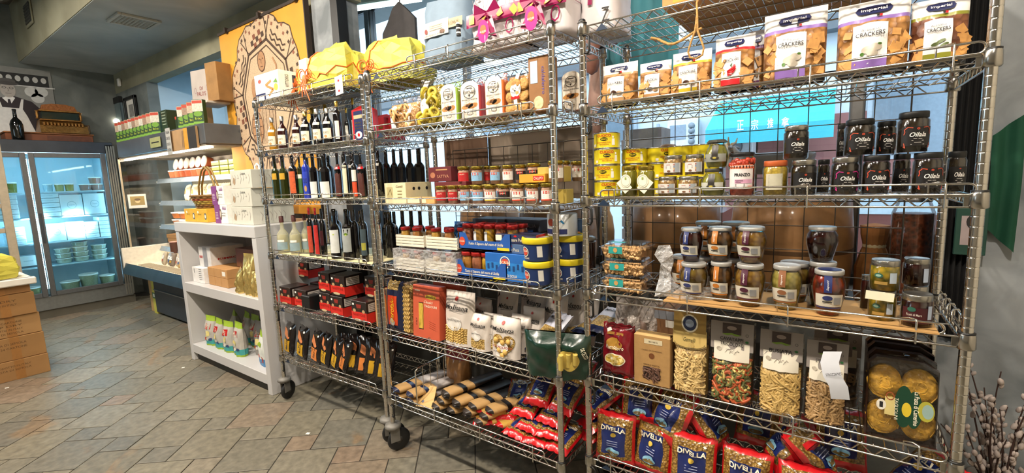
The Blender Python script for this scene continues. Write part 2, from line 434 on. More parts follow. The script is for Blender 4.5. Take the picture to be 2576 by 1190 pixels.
# curtain beside the window
cb = MB(); pts = []
n = 26
vs = []; fs = []
for i in range(n + 1):
    x = 0.335 + 0.085 * i / n; y = 2.19 + 0.012 * math.sin(i * 1.3)
    vs += [(x, y, 0.83), (x, y, 3.06)]
for i in range(n): fs.append((2 * i, 2 * i + 2, 2 * i + 3, 2 * i + 1))
cb.add(vs, fs, M('0c0c0d', 0.9, 0, 0.1), True).box(0.335, 2.205, 0.83, 0.42, 2.26, 3.06, M('0c0c0d', 0.9, 0, 0.1))
tag(cb.build('curtain'), 'black curtain hanging between the window and the grey plaster wall', 'curtain')

# ceiling vent
t = thing('air_vent', 'white slatted air vent set in the ceiling above the mural', 'vent', (-5.54, 1.74, 3.08))
b = MB(); vm = M('a9aba4', 0.6)
for x0, y0, x1, y1 in ((-.17, -.17, .17, -.14), (-.17, .14, .17, .17), (-.17, -.14, -.14, .14), (.14, -.14, .17, .14)): b.box(x0, y0, -.022, x1, y1, 0, vm, .004)
b.build('frame', t)
MB().box(-.14, -.14, -.004, .14, .14, -.001, BLACK).build('backing', t)
sl = MB().box(-.14, -.004, -.012, .14, .004, .012, vm); sl.xf(Matrix.Rotation(R(38), 4, 'X')); sm = sl.mesh('slat')
for i in range(9):
    o = bpy.data.objects.new('slat', sm); COL.objects.link(o); o.parent = t; o.location = (0, -.12 + i * .03, -.012)
t = thing('wall_vent', 'small dark wall vent high on the dropped ceiling face', 'vent', (-7.35, 1.358, 3.45))
MB().box(-.16, -.012, -.13, .16, 0, .13, PL_OLIVE, .003).box(-.13, -.016, -.10, .13, -.01, .10, M('3b3b35', .7)).build('frame', t)
for i in range(6): MB().box(-.13, -.02, -.09 + i * .033, .13, -.012, -.083 + i * .033, M('55554b', .7)).build('slat', t)
t = thing('pendant_shade', 'dark arched ceiling ornament in the top left corner', 'ornament', (-7.6, 0.85, 3.75))
MB().lathe([(.42, -.12), (.40, -.02), (.38, 0)], M('6d675c', .7), 28).lathe([(.30, -.13), (.38, -.125)], M('b7b3a8', .6), 28, caps=False).build('rim', t)
MB().lathe([(.0, -.06), (.30, -.13)], M('3d382f', .7), 28, caps=False).build('inner_disc', t)

# beam-side sensor, mirror, framed picture
t = thing('motion_sensor', 'small white sensor box high on the corner wall', 'sensor', (-7.981,2.262,2.935))
MB().box(-.03, -.03, -.05, .03, 0, .05, WHITE, .006).build('housing', t)
t = thing('mirror', 'tall narrow mirror with black top edge in the corner', 'mirror', (-8.13, 2.262, 2.26))
MB().box(-.11, -.03, 0, .11, 0, .42, M('c6dbe6', 0.04, 1.0, 0.01)).build('glass', t)
MB().box(-.12, -.035, .42, .12, 0, .50, BLACK).build('top_rail', t)
t = thing('picture_frame', 'small black framed print on the wall above the green cartons', 'picture', (-7.67, 2.262, 2.34))
b = MB()
for x0, z0, x1, z1 in ((-.2, 0, .2, .04), (-.2, .33, .2, .37), (-.2, 0, -.155, .37), (.155, 0, .2, .37)): b.box(x0, -.03, z0, x1, 0, z1, BLACK, .004)
b.build('frame', t)
MB().box(-.16, -.012, .03, .16, -.004, .34, PAPER).build('mount', t)
MB().patch(flat(-.012), 0, .19, .17, .16, M('8d8b84', .7, 0, .3, 20)).build('print', t)

# ---- mural canvas with mosaic medallion (a plain robed figure stands in for the design)
mx0, mz0, mx1, mz1 = -4.79, 1.22, -3.37, 2.875
t = thing('wall_hanging', 'orange canvas with a beige mosaic medallion and robed figure', 'wall hanging', ((mx0 + mx1) / 2, 2.15, mz0))
W2 = (mx1 - mx0) / 2; HH = mz1 - mz0
MB().box(-W2, 0, 0, W2, .02, HH, M('d99a2e', .7, 0, .13, 3, .05)).build('canvas', t)
b = MB().box(-W2 - .01, -.01, HH, W2 + .01, .025, HH + .022, M('2f241c', .6)).box(W2, -.012, 0, W2 + .012, .03, HH, M('2f241c', .6))
for xx in (-.55, 0.05, .6): b.box(xx, -.03, HH - .01, xx + .03, .0, HH + .035, M('2f241c', .6))
b.box(-W2 - .015, -.02, 1.05, -W2 + .01, .0, 1.09, M('2f241c', .6)).box(W2 - .02, -.02, 1.1, W2 + .02, .0, 1.14, M('2f241c', .6))
b.build('hanging_rail', t)
f = flat(0.0)
b = MB(); cx, cz = 0.04, 0.98
BEI = M('c3a98a', .85, 0, .18, 120, .3); BEI2 = M('b0977a', .85, 0, .2, 60); DK = M('4a382c', .85, 0, .2, 90)
ring = []
for i in range(48):
    a = 2 * PI * i / 48; q = 1 + .035 * math.sin(a * 9 + 1) + .025 * math.sin(a * 17)
    ring.append((cx + .60 * q * math.cos(a), cz + .70 * q * math.sin(a)))
b.add([f(x, z, .002) for x, z in ring] + [f(cx, cz, .002)], [(i, (i + 1) % 48, 48) for i in range(48)], BEI)
b.build('medallion', t)
b = MB(); oc = []
for i in range(8):
    a = PI / 8 + 2 * PI * i / 8 + .2; oc.append((cx + .42 * math.cos(a), cz + .50 * math.sin(a)))
b.line(f, oc, .022, DK, .004, True)
for i in range(8):
    x, z = oc[i]; a = math.atan2((z - cz) / .7, (x - cx) / .6)
    for d in (-.07, .07): b.line(f, [(x + d * .2, z), (cx + .585 * math.cos(a + d), cz + .685 * math.sin(a + d))], .010, DK, .004)
    x2, z2 = oc[(i + 1) % 8]; mxx, mzz = (x + x2) / 2, (z + z2) / 2
    ox, oz = (mxx - cx) * .24, (mzz - cz) * .24
    if i % 2:
        for k in range(5):
            for l in range(3):
                if (k + l) % 2:
                    px = x + (x2 - x) * (k + 1) / 7 + ox * (l + .7) / 3; pz = z + (z2 - z) * (k + 1) / 7 + oz * (l + .7) / 3
                    b.patch(f, px, pz, .042, .042, M('7c4a36' if k % 2 else '4a382c', .85), lift=.004, rot=math.atan2(z2 - z, x2 - x))
    else:
        for l in range(2):
            zz = [(x + (x2 - x) * k / 8 + ox * (l + .7 + .6 * (k % 2)) / 2.4, z + (z2 - z) * k / 8 + oz * (l + .7 + .6 * (k % 2)) / 2.4) for k in range(1, 8)]
            b.line(f, zz, .014, DK, .004)
b.line(f, ring, .010, DK, .003, True)
for i in range(72):
    a = 2 * PI * i / 72
    for q_, r_ in ((.965, 0), (.90, 1)):
        if (i + r_) % 2: b.patch(f, cx + .60 * q_ * math.cos(a), cz + .70 * q_ * math.sin(a), .026, .026, DK if i % 4 < 2 else M('8a5a44', .85), lift=.0035, rot=a)
b.line(f, [(cx + (x - cx) * .90, cz + (z - cz) * .90) for x, z in oc], .010, DK, .004, True)
b.build('mosaic_border', t)
b = MB()
SK = M('a9805c', .85, 0, .12, 50); OUT = M('5c4130', .85)
b.oval(f, cx - .03, cz + .33, .13, .18, SK, lift=.004); b.oval(f, cx - .03, cz + .33, .13, .18, OUT, lift=.005, hole=.88)
b.poly(f, [(cx - .14, cz - .36), (cx + .10, cz - .36), (cx + .13, cz + .1), (cx + .08, cz + .22), (cx - .13, cz + .22), (cx - .19, cz + .05)], BEI2, .004)
b.line(f, [(cx - .14, cz - .36), (cx - .19, cz + .05), (cx - .13, cz + .22), (cx + .08, cz + .22), (cx + .13, cz + .1), (cx + .10, cz - .36)], .008, OUT, .005)
b.oval(f, cx - .17, cz + .06, .13, .3, SK, lift=.0045, rot=.2); b.line(f, [(cx + .04, cz + .2), (cx + .17, cz + .12), (cx + .2, cz + .26), (cx + .15, cz + .33)], .02, SK, .005)
b.oval(f, cx - .2, cz - .22, .2, .3, SK, lift=.0048); b.oval(f, cx - .2, cz - .22, .2, .3, OUT, lift=.0055, hole=.93)
for k in range(3): b.line(f, [(cx - .28, cz - .14 - k * .07), (cx - .12, cz - .14 - k * .07)], .007, OUT, .0058)
for k in range(4): b.line(f, [(cx - .08 + k * .05, cz + .18), (cx - .1 + k * .06, cz - .34)], .005, OUT, .005)
for s_ in (-1, 1): b.oval(f, cx - .03 + s_ * .025, cz + .35, .018, .01, OUT, 10, .006)
b.line(f, [(cx - .03, cz + .35), (cx - .035, cz + .31)], .004, OUT, .006).line(f, [(cx - .05, cz + .285), (cx - .01, cz + .285)], .005, OUT, .006)
b.build('figure', t)

# ---- black-and-white poster of a man in an apron
t = thing('poster', 'black and white poster of a man in hat and white apron', 'poster', (-8.245, 1.300, 2.22), 0)
f = endw(0.0)
G = lambda h: M(h, .6, 0, .06)
MB().box(0, -.42, 0, .006, .33, .80, G('8d8d88')).build('sheet', t)
b = MB(); f = endw(.006)
b.patch(f, .05, .66, .5, .14, G('2a2a2a'), lift=.001)
for k in range(6): b.oval(f, -.12 + k * .075, .67, .05, .07, G('c9c9c4'), lift=.002)
b.patch(f, .1, .585, .5, .012, G('d8d8d4'), lift=.002)
for yy, zz in ((.13, .52), (.18, .45), (.22, .53)): b.oval(f, yy, zz, .12, .12, G('cfcfca'), lift=.0015)
b.build('background_shelf', t)
b = MB()
b.poly(f, [(-.36, 0), (.22, 0), (.20, .3), (.12, .40), (-.02, .45), (-.16, .42), (-.30, .34)], G('2c2326'), .002)
b.poly(f, [(-.24, 0), (.12, 0), (.06, .22), (.03, .30), (.05, .42), (.03, .42), (0, .31), (-.14, .31), (-.16, .42), (-.19, .42), (-.19, .28), (-.23, .2)], G('e4e2dc'), .003)
b.poly(f, [(-.13, .42), (-.07, .34), (-.02, .43), (-.06, .46)], G('efede8'), .0035).poly(f, [(-.085, .41), (-.065, .41), (-.055, .33), (-.075, .31), (-.09, .33)], G('2c2326'), .004)
b.oval(f, -.07, .52, .13, .18, G('b3aba2'), 24, .004).oval(f, -.075, .60, .21, .045, G('4d4a48'), 24, .005).oval(f, -.07, .625, .15, .07, G('575452'), 24, .0045)
for s_ in (-1, 1): b.oval(f, -.07 + s_ * .03, .545, .038, .026, G('2c2a2a'), 14, .006, .75)
b.line(f, [(-.07, .54), (-.065, .51), (-.075, .505)], .004, G('6d655f'), .006).line(f, [(-.095, .48), (-.045, .48)], .005, G('55504c'), .006)
b.build('printed_man', t)

# ================================================================ WIRE RACKS
RACKS = {
 1: dict(x0=-3.016, y0=1.525, rz=1.0, L=1.040, z=[1.951, 1.646, 1.341, 0.985, 0.634, 0.280]),
 2: dict(x0=-1.897, y0=1.513, rz=-1.15, L=1.051, z=[1.948, 1.669, 1.3133, 0.983, 0.6347, 0.274]),
 3: dict(x0=-0.755, y0=1.557, rz=0.0, L=1.048, z=[1.945, 1.666, 1.3357, 0.980, 0.6335, 0.2987]),
}
DEP = 0.432
def post_mesh():
    b = MB(); prof = [(.0127, .165)]
    z = .20
    while z < 1.99:
        prof += [(.0127, z - .003), (.0127, z - .0009), (.0116, z), (.0127, z + .0009), (.0127, z + .003)]; z += .0254
    prof += [(.0127, 1.992)]
    b.lathe(prof, CHROME, 14)
    b.lathe([(.0125, 1.992), (.0125, 1.998), (.009, 2.001)], BLACK, 12)
    return b
POST = post_mesh().mesh('post')
def caster_mesh():
    g = M('7d7a74', .55, .3, .1); b = MB()
    b.lathe([(.012, .165), (.040, .160), (.0435, .150), (.0435, .142), (.03, .138), (.02, .128)], g, 20)
    b.box(-.018, -.02, .06, -.014, .03, .138, g).box(.014, -.02, .06, .018, .03, .138, g).box(-.018, -.025, .128, .018, .03, .138, g)
    return b
CAST = caster_mesh().mesh('caster')
wh = MB().lathe([(.02, -.012), (.052, -.012), (.060, -.008), (.0635, 0), (.060, .008), (.052, .012), (.02, .012)], M('1a1a1a', .5, 0, .15), 26).lathe([(.0, -.014), (.02, -.013), (.02, .013), (.0, .014)], M('4a4845', .5, .3), 12)
wh.xf(Matrix.Rotation(R(90), 4, 'Y')); WHEEL = wh.mesh('wheel')
def collar_mesh():
    b = MB()
    b.lathe([(.0165, 0), (.0195, .004), (.0182, .036), (.0165, .040)], CHROME2, 16).lathe([(.0172, .040), (.0172, .044), (.0135, .045)], BLACK, 14)
    return b.mesh('collar')
COLLAR = collar_mesh()
def truss(b, p0, p1, rz=.0028):
    """two rods with a zigzag wire between, from p0 to p1 (z of the lower rod 0)"""
    d = Vector(p1) - Vector(p0); n = max(2, round(d.length / .0605)); u = d.normalized()
    b.rod(Vector(p0) + Vector((0, 0, .003)), Vector(p1) + Vector((0, 0, .003)), rz, CHROME, 8)
    b.rod(Vector(p0) + Vector((0, 0, .030)), Vector(p1) + Vector((0, 0, .030)), rz, CHROME, 8)
    pts = []; off = .045; step = (d.length - 2 * off) / n
    for i in range(n):
        a = Vector(p0) + u * (off + i * step)
        pts += [a + Vector((0, 0, .005)), a + u * step * .12 + Vector((0, 0, .005)), a + u * step * .46 + Vector((0, 0, .027)), a + u * step * .58 + Vector((0, 0, .027))]
    pts.append(Vector(p1) - u * off + Vector((0, 0, .005)))
    b.tube(pts, .0021, CHROME, 5, smooth=False)
_shelf = {}
def shelf_meshes(L):
    if L in _shelf: return _shelf[L]
    fr = MB(); truss(fr, (.016, 0, 0), (L - .016, 0, 0))
    bk = MB(); truss(bk, (.016, DEP, 0), (L - .016, DEP, 0))
    s1 = MB(); truss(s1, (0, .016, 0), (0, DEP - .016, 0)); s2 = MB(); truss(s2, (L, .016, 0), (L, DEP - .016, 0))
    dk = MB(); n = int((L - .03) / .0254)
    for i in range(n + 1):
        x = .015 + i * (L - .03) / n
        dk.tube([(x, 0, .030), (x, .002, .0335), (x, DEP - .002, .0335), (x, DEP, .030)], .0014, CHROME, 4, smooth=False, caps=False)
    for yy in (.11, .216, .32):
        dk.rod((.01, yy, .0305), (L - .01, yy, .0305), .0023, CHROME, 5)
    for yy in (.12, .31):
        dk.tube([(.02 + k * (L - .04) / 40, yy, .012 + .016 * (k % 2)) for k in range(41)], .0018, CHROME, 4, smooth=False)
    bd = MB().add([(.052, -.0035, .004), (.098, -.0035, .004), (.075, -.0035, .027), (.052, -.001, .004), (.098, -.001, .004), (.075, -.001, .027)],
                  [(0, 1, 2), (3, 5, 4), (0, 3, 4, 1), (1, 4, 5, 2), (2, 5, 3, 0)], M('1f2f45', .4))
    cp = MB().box(-.010, -.002, .002, .010, .002, .031, CHROME2, .001)
    _shelf[L] = dict(front_truss=fr.mesh('front_truss'), back_truss=bk.mesh('back_truss'), side_truss=s1.mesh('side_truss'), side_truss2=s2.mesh('side_truss'), wire_deck=dk.mesh('wire_deck'), badge=bd.mesh('badge'), corner_plate=cp.mesh('corner_plate'))
    return _shelf[L]
def ledge_mesh(Ll):
    b = MB(); r = .0135; zc = .0475; pts = []
    for k in range(9): a = PI / 2 + PI * k / 8; pts.append((r + r * math.cos(a), 0, zc + r * math.sin(a)))
    for k in range(9): a = -PI / 2 + PI * k / 8; pts.append((Ll - r + r * math.cos(a), 0, zc + r * math.sin(a)))
    b.tube(pts, .0029, CHROME, 7, closed=True)
    for k in range(4):
        x = .055 + k * (Ll - .11) / 3
        b.tube([(x, -.0045, .0), (x, -.0045, .060), (x, -.002, .0645), (x - .012, .010, .0655), (x - .03, .016, .062), (x - .03, .016, .034)], .0026, CHROME, 6)
    return b.mesh('ledge')
LEDGE = ledge_mesh(.975); LEDGES = ledge_mesh(.30); LEDGEH = ledge_mesh(.72)
HOOK = MB().tube([(0, -.006, -.002), (.018, -.010, -.002), (.030, -.010, -.010), (.031, -.010, -.055), (.024, -.010, -.066), (.014, -.010, -.062)], .0045, BLACK, 6).mesh('hook')
RLAB = {1: 'tall chrome wire shelving rack on casters, nearest the white shelf unit, full of bottles',
        2: 'tall chrome wire shelving rack on casters, middle of the three, with pasta and small jars',
        3: 'tall chrome wire shelving rack in front of the window with cracker bags and big jars'}
def local(o, me, parent, loc, rz=0, name=None):
    q = bpy.data.objects.new(name or me.name.split('.')[0], me); COL.objects.link(q); q.parent = parent; q.location = loc; q.rotation_euler = (0, 0, R(rz)); return q
for r, d in RACKS.items():
    L = d['L']; root = thing('wire_rack', RLAB[r], 'shelving rack', (d['x0'], d['y0'], 0), d['rz'], 'chrome wire racks')
    ms = shelf_meshes(L)
    for k, (px, py) in enumerate(((0, 0), (L, 0), (0, DEP), (L, DEP))):
        p = local(None, POST, root, (px, py, 0), 0, 'post')
        cst = local(None, CAST, root, (px, py, 0), (20, -35, 60, 10)[k] if r != 2 else -20, 'caster')
        local(None, WHEEL, cst, (0, .028, .0635), 0, 'wheel')
    for s, z in enumerate(d['z']):
        q = local(None, ms['wire_deck'], root, (0, 0, z), 0, 'shelf')
        for nm in ('front_truss', 'back_truss', 'side_truss', 'side_truss2', 'badge'): local(None, ms[nm], q, (0, 0, 0), 0, nm.replace('2', ''))
        for x in (.018, L - .018): local(None, ms['corner_plate'], q, (x, 0, 0))
        for px, py in ((0, 0), (L, 0), (0, DEP), (L, DEP)): local(None, COLLAR, q, (px, py, 0), 0, 'collar')
        local(None, HOOK, q, (0, 0, 0), 0, 'hook')
        if (r, s) == (2, 0): local(None, LEDGEH, q, (.30, -.008, 0), 0, 'ledge')
        elif (r, s) != (3, 0): local(None, LEDGE, q, ({1: (0.0,) * 6, 2: (0.0,) * 6, 3: (0, .06, .065, .03, .055, .04)}[r][s], -.008, 0), 0, 'ledge')
        if r == 2 and s in (1, 3): local(None, LEDGES, q, (L + .006, .07, 0), 90, 'ledge')
        if r == 3 and s == 3: local(None, LEDGES, q, (L + .006, .10, 0), 90, 'ledge')

# wire grid panels hung on the backs of the racks
def grid(name, label, x0, x1, z0, z1, y, sx, sz):
    t = thing(name, label, 'wire grid', (x0, y, z0)); b = MB()
    nx = round((x1 - x0) / sx); nz = round((z1 - z0) / sz); GR = M('5b5650', .3, .9)
    for i in range(nx + 1): b.rod((i * (x1 - x0) / nx, 0, 0), (i * (x1 - x0) / nx, 0, z1 - z0), .0026 if i in (0, nx) else .0018, GR, 5)
    b.build('upright_wires', t); b = MB()
    for j in range(nz + 1): b.rod((0, .004, j * (z1 - z0) / nz), (x1 - x0, .004, j * (z1 - z0) / nz), .0026 if j in (0, nz) else .0018, GR, 5)
    b.build('cross_wires', t)
grid('wire_grid_panel', 'wire grid panel on the back of the rack by the window', -.74, .20, .87, 1.78, 2.006, .0905, .0905)
grid('wire_grid_panel', 'wire grid panel on the back of the middle rack', -1.80, -.90, .40, 1.62, 2.000, .0905, .0905)

# ================================================================ generic carton builder
def carton(name, label, cat, x, y, z, w, h, dep, mat, rz=0.0, group=None, front=None, right=None, top=None, lid=None, rx=0.0, bev=0.0015, centre=False):
    """closed box, front face at local y=0 facing -Y, base at z=0"""
    t = thing(name, label, cat, (x, y, z), rz, group, rx)
    y0 = -dep / 2 if centre else 0.0
    MB().box(-w / 2, y0, 0, w / 2, y0 + dep, h, mat, bev).build('body', t)
    if front: b = MB(); front(b, flat(y0), w, h); b.build('front_print', t)
    if right: b = MB(); right(b, side(w / 2, y0), dep, h); b.build('side_print', t)
    if top: b = MB(); top(b, topf(h), w, dep); b.build('top_print', t)
    if lid: MB().box(-w / 2 - .001, y0 - .001, h - lid[0], w / 2 + .001, y0 + dep + .001, h + .001, lid[1], bev).build('lid', t)
    return t

# ================================================================ WHITE SHELF UNIT and what it holds
t = thing('shelf_unit', 'low white open-front shelf unit with black plinth beside the racks', 'shelf unit', (-3.83, 1.505, 0))
WP = M('c9c7c6', .35, 0, .03, 4)
UW, UD = 1.34, .54
MB().box(-UW / 2, 0, 0, -UW / 2 + .055, UD, 1.115, WP, .003).build('side_panel', t)
MB().box(UW / 2 - .055, 0, 0, UW / 2, UD, 1.115, WP, .003).build('side_panel', t)
MB().box(-UW / 2, -.004, 1.115, UW / 2, UD, 1.195, WP, .004).build('top_panel', t)
MB().box(-UW / 2 + .055, 0, .607, UW / 2 - .055, UD - .02, .686, WP, .003).build('shelf', t)
MB().box(-UW / 2 + .055, 0, .071, UW / 2 - .055, UD - .02, .146, WP, .003).build('bottom_shelf', t)
MB().box(-UW / 2 + .055, UD - .02, .071, UW / 2 - .055, UD, 1.115, M('b9b4b6', .5, 0, .03, 4)).build('back_panel', t)
MB().box(-UW / 2 + .055, .03, 0, UW / 2 - .055, .05, .071, BLACK).build('plinth', t)

def giftprint(b, f, w, h):
    for k in range(7):
        b.line(f, [(-w * .42 + k * w * .13, h * .25 + .02 * (k % 3)), (-w * .36 + k * w * .13, h * .55), (-w * .40 + k * w * .13, h * .75)], .003, M('9c9089', .6), .001)
    b.text(f, 'Loison', w * .12, h * .8, w * .22, h * .14, INK, 0, .3); b.oval(f, -w * .33, h * .4, w * .12, h * .4, M('a58b6d', .6), 14)
def giftside(b, f, w, h):
    for k in range(6): b.line(f, [(w * .2 + k * w * .11, h * .2), (w * .24 + k * w * .11, h * .5), (w * .18 + k * w * .11, h * .7)], .003, M('9c9089', .6), .001)
for k, (args, nm) in enumerate((((-3.392,1.578,1.434,0.320,0.132), 'topmost'), ((-3.420,1.578,1.310,0.324,0.129), 'middle'), ((-3.430,1.578,1.185,0.316,0.131), 'lowest'))):
    x, y, z, w, h = args
    t = carton('gift_box', 'pale floral gift box with carry handle, %s of the stack on the white unit' % nm, 'gift box', x, 1.56, 1.196 + (2 - k) * .128, .30, .126, .30, M('cccabc', .55, 0, .05, 8), 0, 'pale gift boxes on the white unit', giftprint, giftside)
    if k == 0: MB().tube([(-.03, .12, .126), (-.03, .12, .155), (0, .12, .172), (.03, .12, .155), (.03, .12, .126)], .006, WHITE, 6).build('handle', t)
def purple(b, f, w, h):
    b.patch(f, -w * .27, h / 2, w * .46, h, M('84407f', .4)); b.oval(f, -w * .03, h * .48, w * .16, h * .62, M('5b3a22', .5), 18, .0012); b.oval(f, -w * .03, h * .5, w * .10, h * .4, M('cfc4ae', .5), 18, .0016)
    for k in range(5): b.patch(f, -w * .34, h * (.25 + k * .08), w * .2, h * .02, WHITE, lift=.001)
    b.text(f, 'PANETTONE', w * .22, h * .55, w * .3, h * .07, INK); b.text(f, 'MANDORLA', w * .22, h * .42, w * .3, h * .07, INK)
    for k, a in enumerate((.4, 1.4, 2.6)): b.poly(f, [(w * (.15 + .1 * k), h * .75), (w * (.2 + .1 * k), h * .95), (w * (.23 + .1 * k), h * .74)], M('84407f', .4), .001)
for k, (a, nm, zz) in enumerate((((-3.778,1.572,1.191,0.367,0.145), 'lower', 1.196), ((-3.762,1.572,1.333,0.382,0.175), 'upper', 1.336))):
    carton('panettone_box', 'purple and white panettone box, %s of two beside the pale gift boxes' % nm, 'box', -3.755 - (.02 if k else 0), 1.56, zz, .20, .139, .26, M('efece6', .5), 0, 'purple and white panettone boxes', purple)
carton('orange_carton', 'plain orange carton standing behind the purple panettone boxes', 'carton', -3.80, 1.80, 1.477, .26, .035, .2, M('c98a35', .6))
def yel(b, f, w, h):
    b.oval(f, w * .36, h * .45, w * .18, h * .5, NAVY, 18); b.oval(f, w * .36, h * .45, w * .12, h * .3, CREAM, 18, .0012); b.text(f, 'fior', -w * .1, h * .6, w * .3, h * .12, M('8d6a1e', .6)); b.oval(f, -w * .25, h * .75, w * .14, h * .2, CREAM, 12)
for k, nm in enumerate(('left', 'right')):
    carton('yellow_box', 'golden yellow cake box under the basket, %s one of the two' % nm, 'box', -4.32 + k * .215, 1.56, 1.196, .21, .105, .24, M('d9a932', .5), 0, 'golden cake boxes on the white unit', yel)

# wicker basket
t = thing('basket', 'woven basket with tall flat handle on the yellow boxes', 'basket', (-4.22, 1.68, 1.302))
WK = M('7d5a2a', .7, 0, .25, 60, .3); WK2 = M('a5532d', .7, 0, .2, 60)
for j in range(7):
    rr = .10 + .05 * j / 6; b = MB(); pts = []
    for i in range(32): a = 2 * PI * i / 32; q = rr + .004 * (1 if (i + j) % 2 else -1); pts.append((q * 1.15 * math.cos(a), q * .8 * math.sin(a), .008 + j * .0155))
    b.tube(pts, .0082, (WK, WK, M('a08a38', .7, 0, .2, 60), M('a08a38', .7, 0, .2, 60), WK2, WK, WK)[j], 5, closed=True); b.build('woven_band', t)
MB().lathe([(0, .002), (.1, .002), (.1, .006)], WK, 20).build('base', t)
for s_ in (-.012, .012): MB().tube([(-.165 + s_ * 0, s_, .09), (-.15, s_, .18), (-.07, s_, .30), (0, s_, .335), (.07, s_, .30), (.15, s_, .18), (.165, s_, .09)], .008, M('94793f', .6, 0, .2), 5).build('handle', t)

# upper compartment
def logo(b, f, w, h): b.text(f, 'KIMBO', 0, h * .5, w * .6, h * .16, RED, .02)
t = carton('coffee_machine_box', 'white and grey coffee machine carton in the upper compartment', 'carton', -4.24, 1.60, .815, .22, .165, .26, M('d8d5d2', .5), 0, None, lambda b, f, w, h: (b.patch(f, w * .05, h * .5, w * .35, h, M('8f9094', .5)), b.text(f, 'KIMBO', -w * .3, h * .5, w * .3, h * .14, RED, .02)), lambda b, f, w, h: b.text(f, 'KIMBO', w * .5, h * .4, w * .6, h * .1, RED, .02))
carton('wrapped_box', 'dark red gift box wrapped in clear film, upper compartment', 'box', -3.72, 1.68, .835, .30, .15, .24, M('6e2418', .3, 0, .15, 10, 0, .6))
carton('white_box', 'tall white printed box at the left of the upper compartment', 'box', -4.29, 1.555, .687, .22, .127, .2, M('e6e3df', .5), 0, None, lambda b, f, w, h: (b.line(f, [(-w * .3, h * .9), (-w * .32, h * .7), (-w * .28, h * .62)], .006, INK), [b.patch(f, w * .2, h * (.9 - k * .13), w * .25, h * .025, INK) for k in range(6)]))
k = 0
for zz in (0, 1):
    for xx in range(3):
        carton('brown_box', 'small brown carton, %s of the %s row in the upper compartment' % (ORD[xx], ('lower', 'upper')[zz]), 'carton', -4.08 + xx * .112, 1.57, .687 + zz * .073, .108, .071, .2, CARD, 0, 'small brown cartons in the white unit', (lambda b, f, w, h: b.patch(f, 0, h * .5, w * .5, h * .5, PAPER)) if (xx, zz) == (2, 1) else None)

# bags: a pillow or stand-up pouch as one sheet front and back
def bag(t, name, w, h, th, mat, mode='stand', seed=1, zone=None, nx=14, nz=18, wr=.10, label=None, back=True):
    """builds the pouch part and returns the front surface function"""
    q = random.Random(seed); ph = [q.uniform(0, 6.28) for _ in range(6)]
    def T(x, z):
        u = max(-1, min(1, 2 * x / w)); v = max(0, min(1, z / h))
        s_ = max(0, 1 - abs(u) ** 2.6) ** .5
        if mode == 'pillow': e = max(0, 1 - abs(2 * v - 1) ** 4) ** .5 if .05 < v < .95 else .04
        elif mode == 'sack': e = 1.0 if v < .8 else max(.1, 1 - (v - .8) / .2 * .9)
        else: e = (.86 + .14 * min(1, v * 6)) if v < .45 else max(.03, (1 - ((v - .45) / .52) ** 1.7)) if v < .97 else .03
        wv = wr * (math.sin(7 * u + 5 * v + ph[0]) * math.sin(9 * v + ph[1]) + .6 * math.sin(13 * u - 11 * v + ph[2]))
        return max(.0008, th / 2 * s_ * e * (1 + wv * (s_ > .1)))
    def surf(x, z, l): return (x, -T(x, z) - l, z)
    b = MB()
    for sg in (-1, 1):
        if sg == 1 and not back: break
        vs = []; fs = []; mm = []
        for j in range(nz + 1):
            for i in range(nx + 1):
                u = i / nx * 2 - 1; v = j / nz
                u2 = math.sin(u * PI / 2) * .5 + u * .5
                x = u2 * w / 2; z = v * h
                edge = 1 - .035 * (0 if mode != 'pillow' else (1 - abs(2 * v - 1) ** 3)) * (1 if mode == 'pillow' else 0)
                zz = z + (.004 * math.sin(i * 2.1 + seed) if j in (0, nz) and mode == 'pillow' else 0)
                vs.append((x * edge, sg * T(x, z), zz))
        k = len(b.v); b.v += vs
        for j in range(nz):
            for i in range(nx):
                f_ = (k + j * (nx + 1) + i, k + j * (nx + 1) + i + 1, k + (j + 1) * (nx + 1) + i + 1, k + (j + 1) * (nx + 1) + i)
                b.f.append(f_ if sg < 0 else tuple(reversed(f_)))
                m = zone((i + .5) / nx * 2 - 1, (j + .5) / nz, sg) if zone else mat
                b.m.append(b.mi(m)); b.sm.append(True)
    if mode != 'pillow':                       # closed base
        b.add([(-w / 2, 0, 0.0)] + [(math.sin(PI / 2 * (i / nx * 2 - 1)) * .5 * w / 2 + (i / nx * 2 - 1) * .25 * w, -T((math.sin(PI / 2 * (i / nx * 2 - 1)) * .5 + (i / nx * 2 - 1) * .5) * w / 2, 0), 0.0) for i in range(nx + 1)] , [tuple(range(nx + 2))], mat)
    b.build(name, t, label)
    return surf
GOLDF = M('e0c47a', .22, .75, .15, 25, .25)
for k, (x, w_, h_, nm) in enumerate(((-3.56, .11, .19, 'leftmost'), (-3.42, .13, .30, 'tallest'), (-3.31, .11, .18, 'rightmost'))):
    t = thing('gold_bag', 'shiny gold foil coffee bag, %s of three beside the brown cartons' % nm, 'bag', (x, 1.57, .687), (-20, 5, 25)[k], 'gold foil bags')
    bag(t, 'pouch', w_, h_, .08, GOLDF, 'stand', 20 + k, wr=.28)
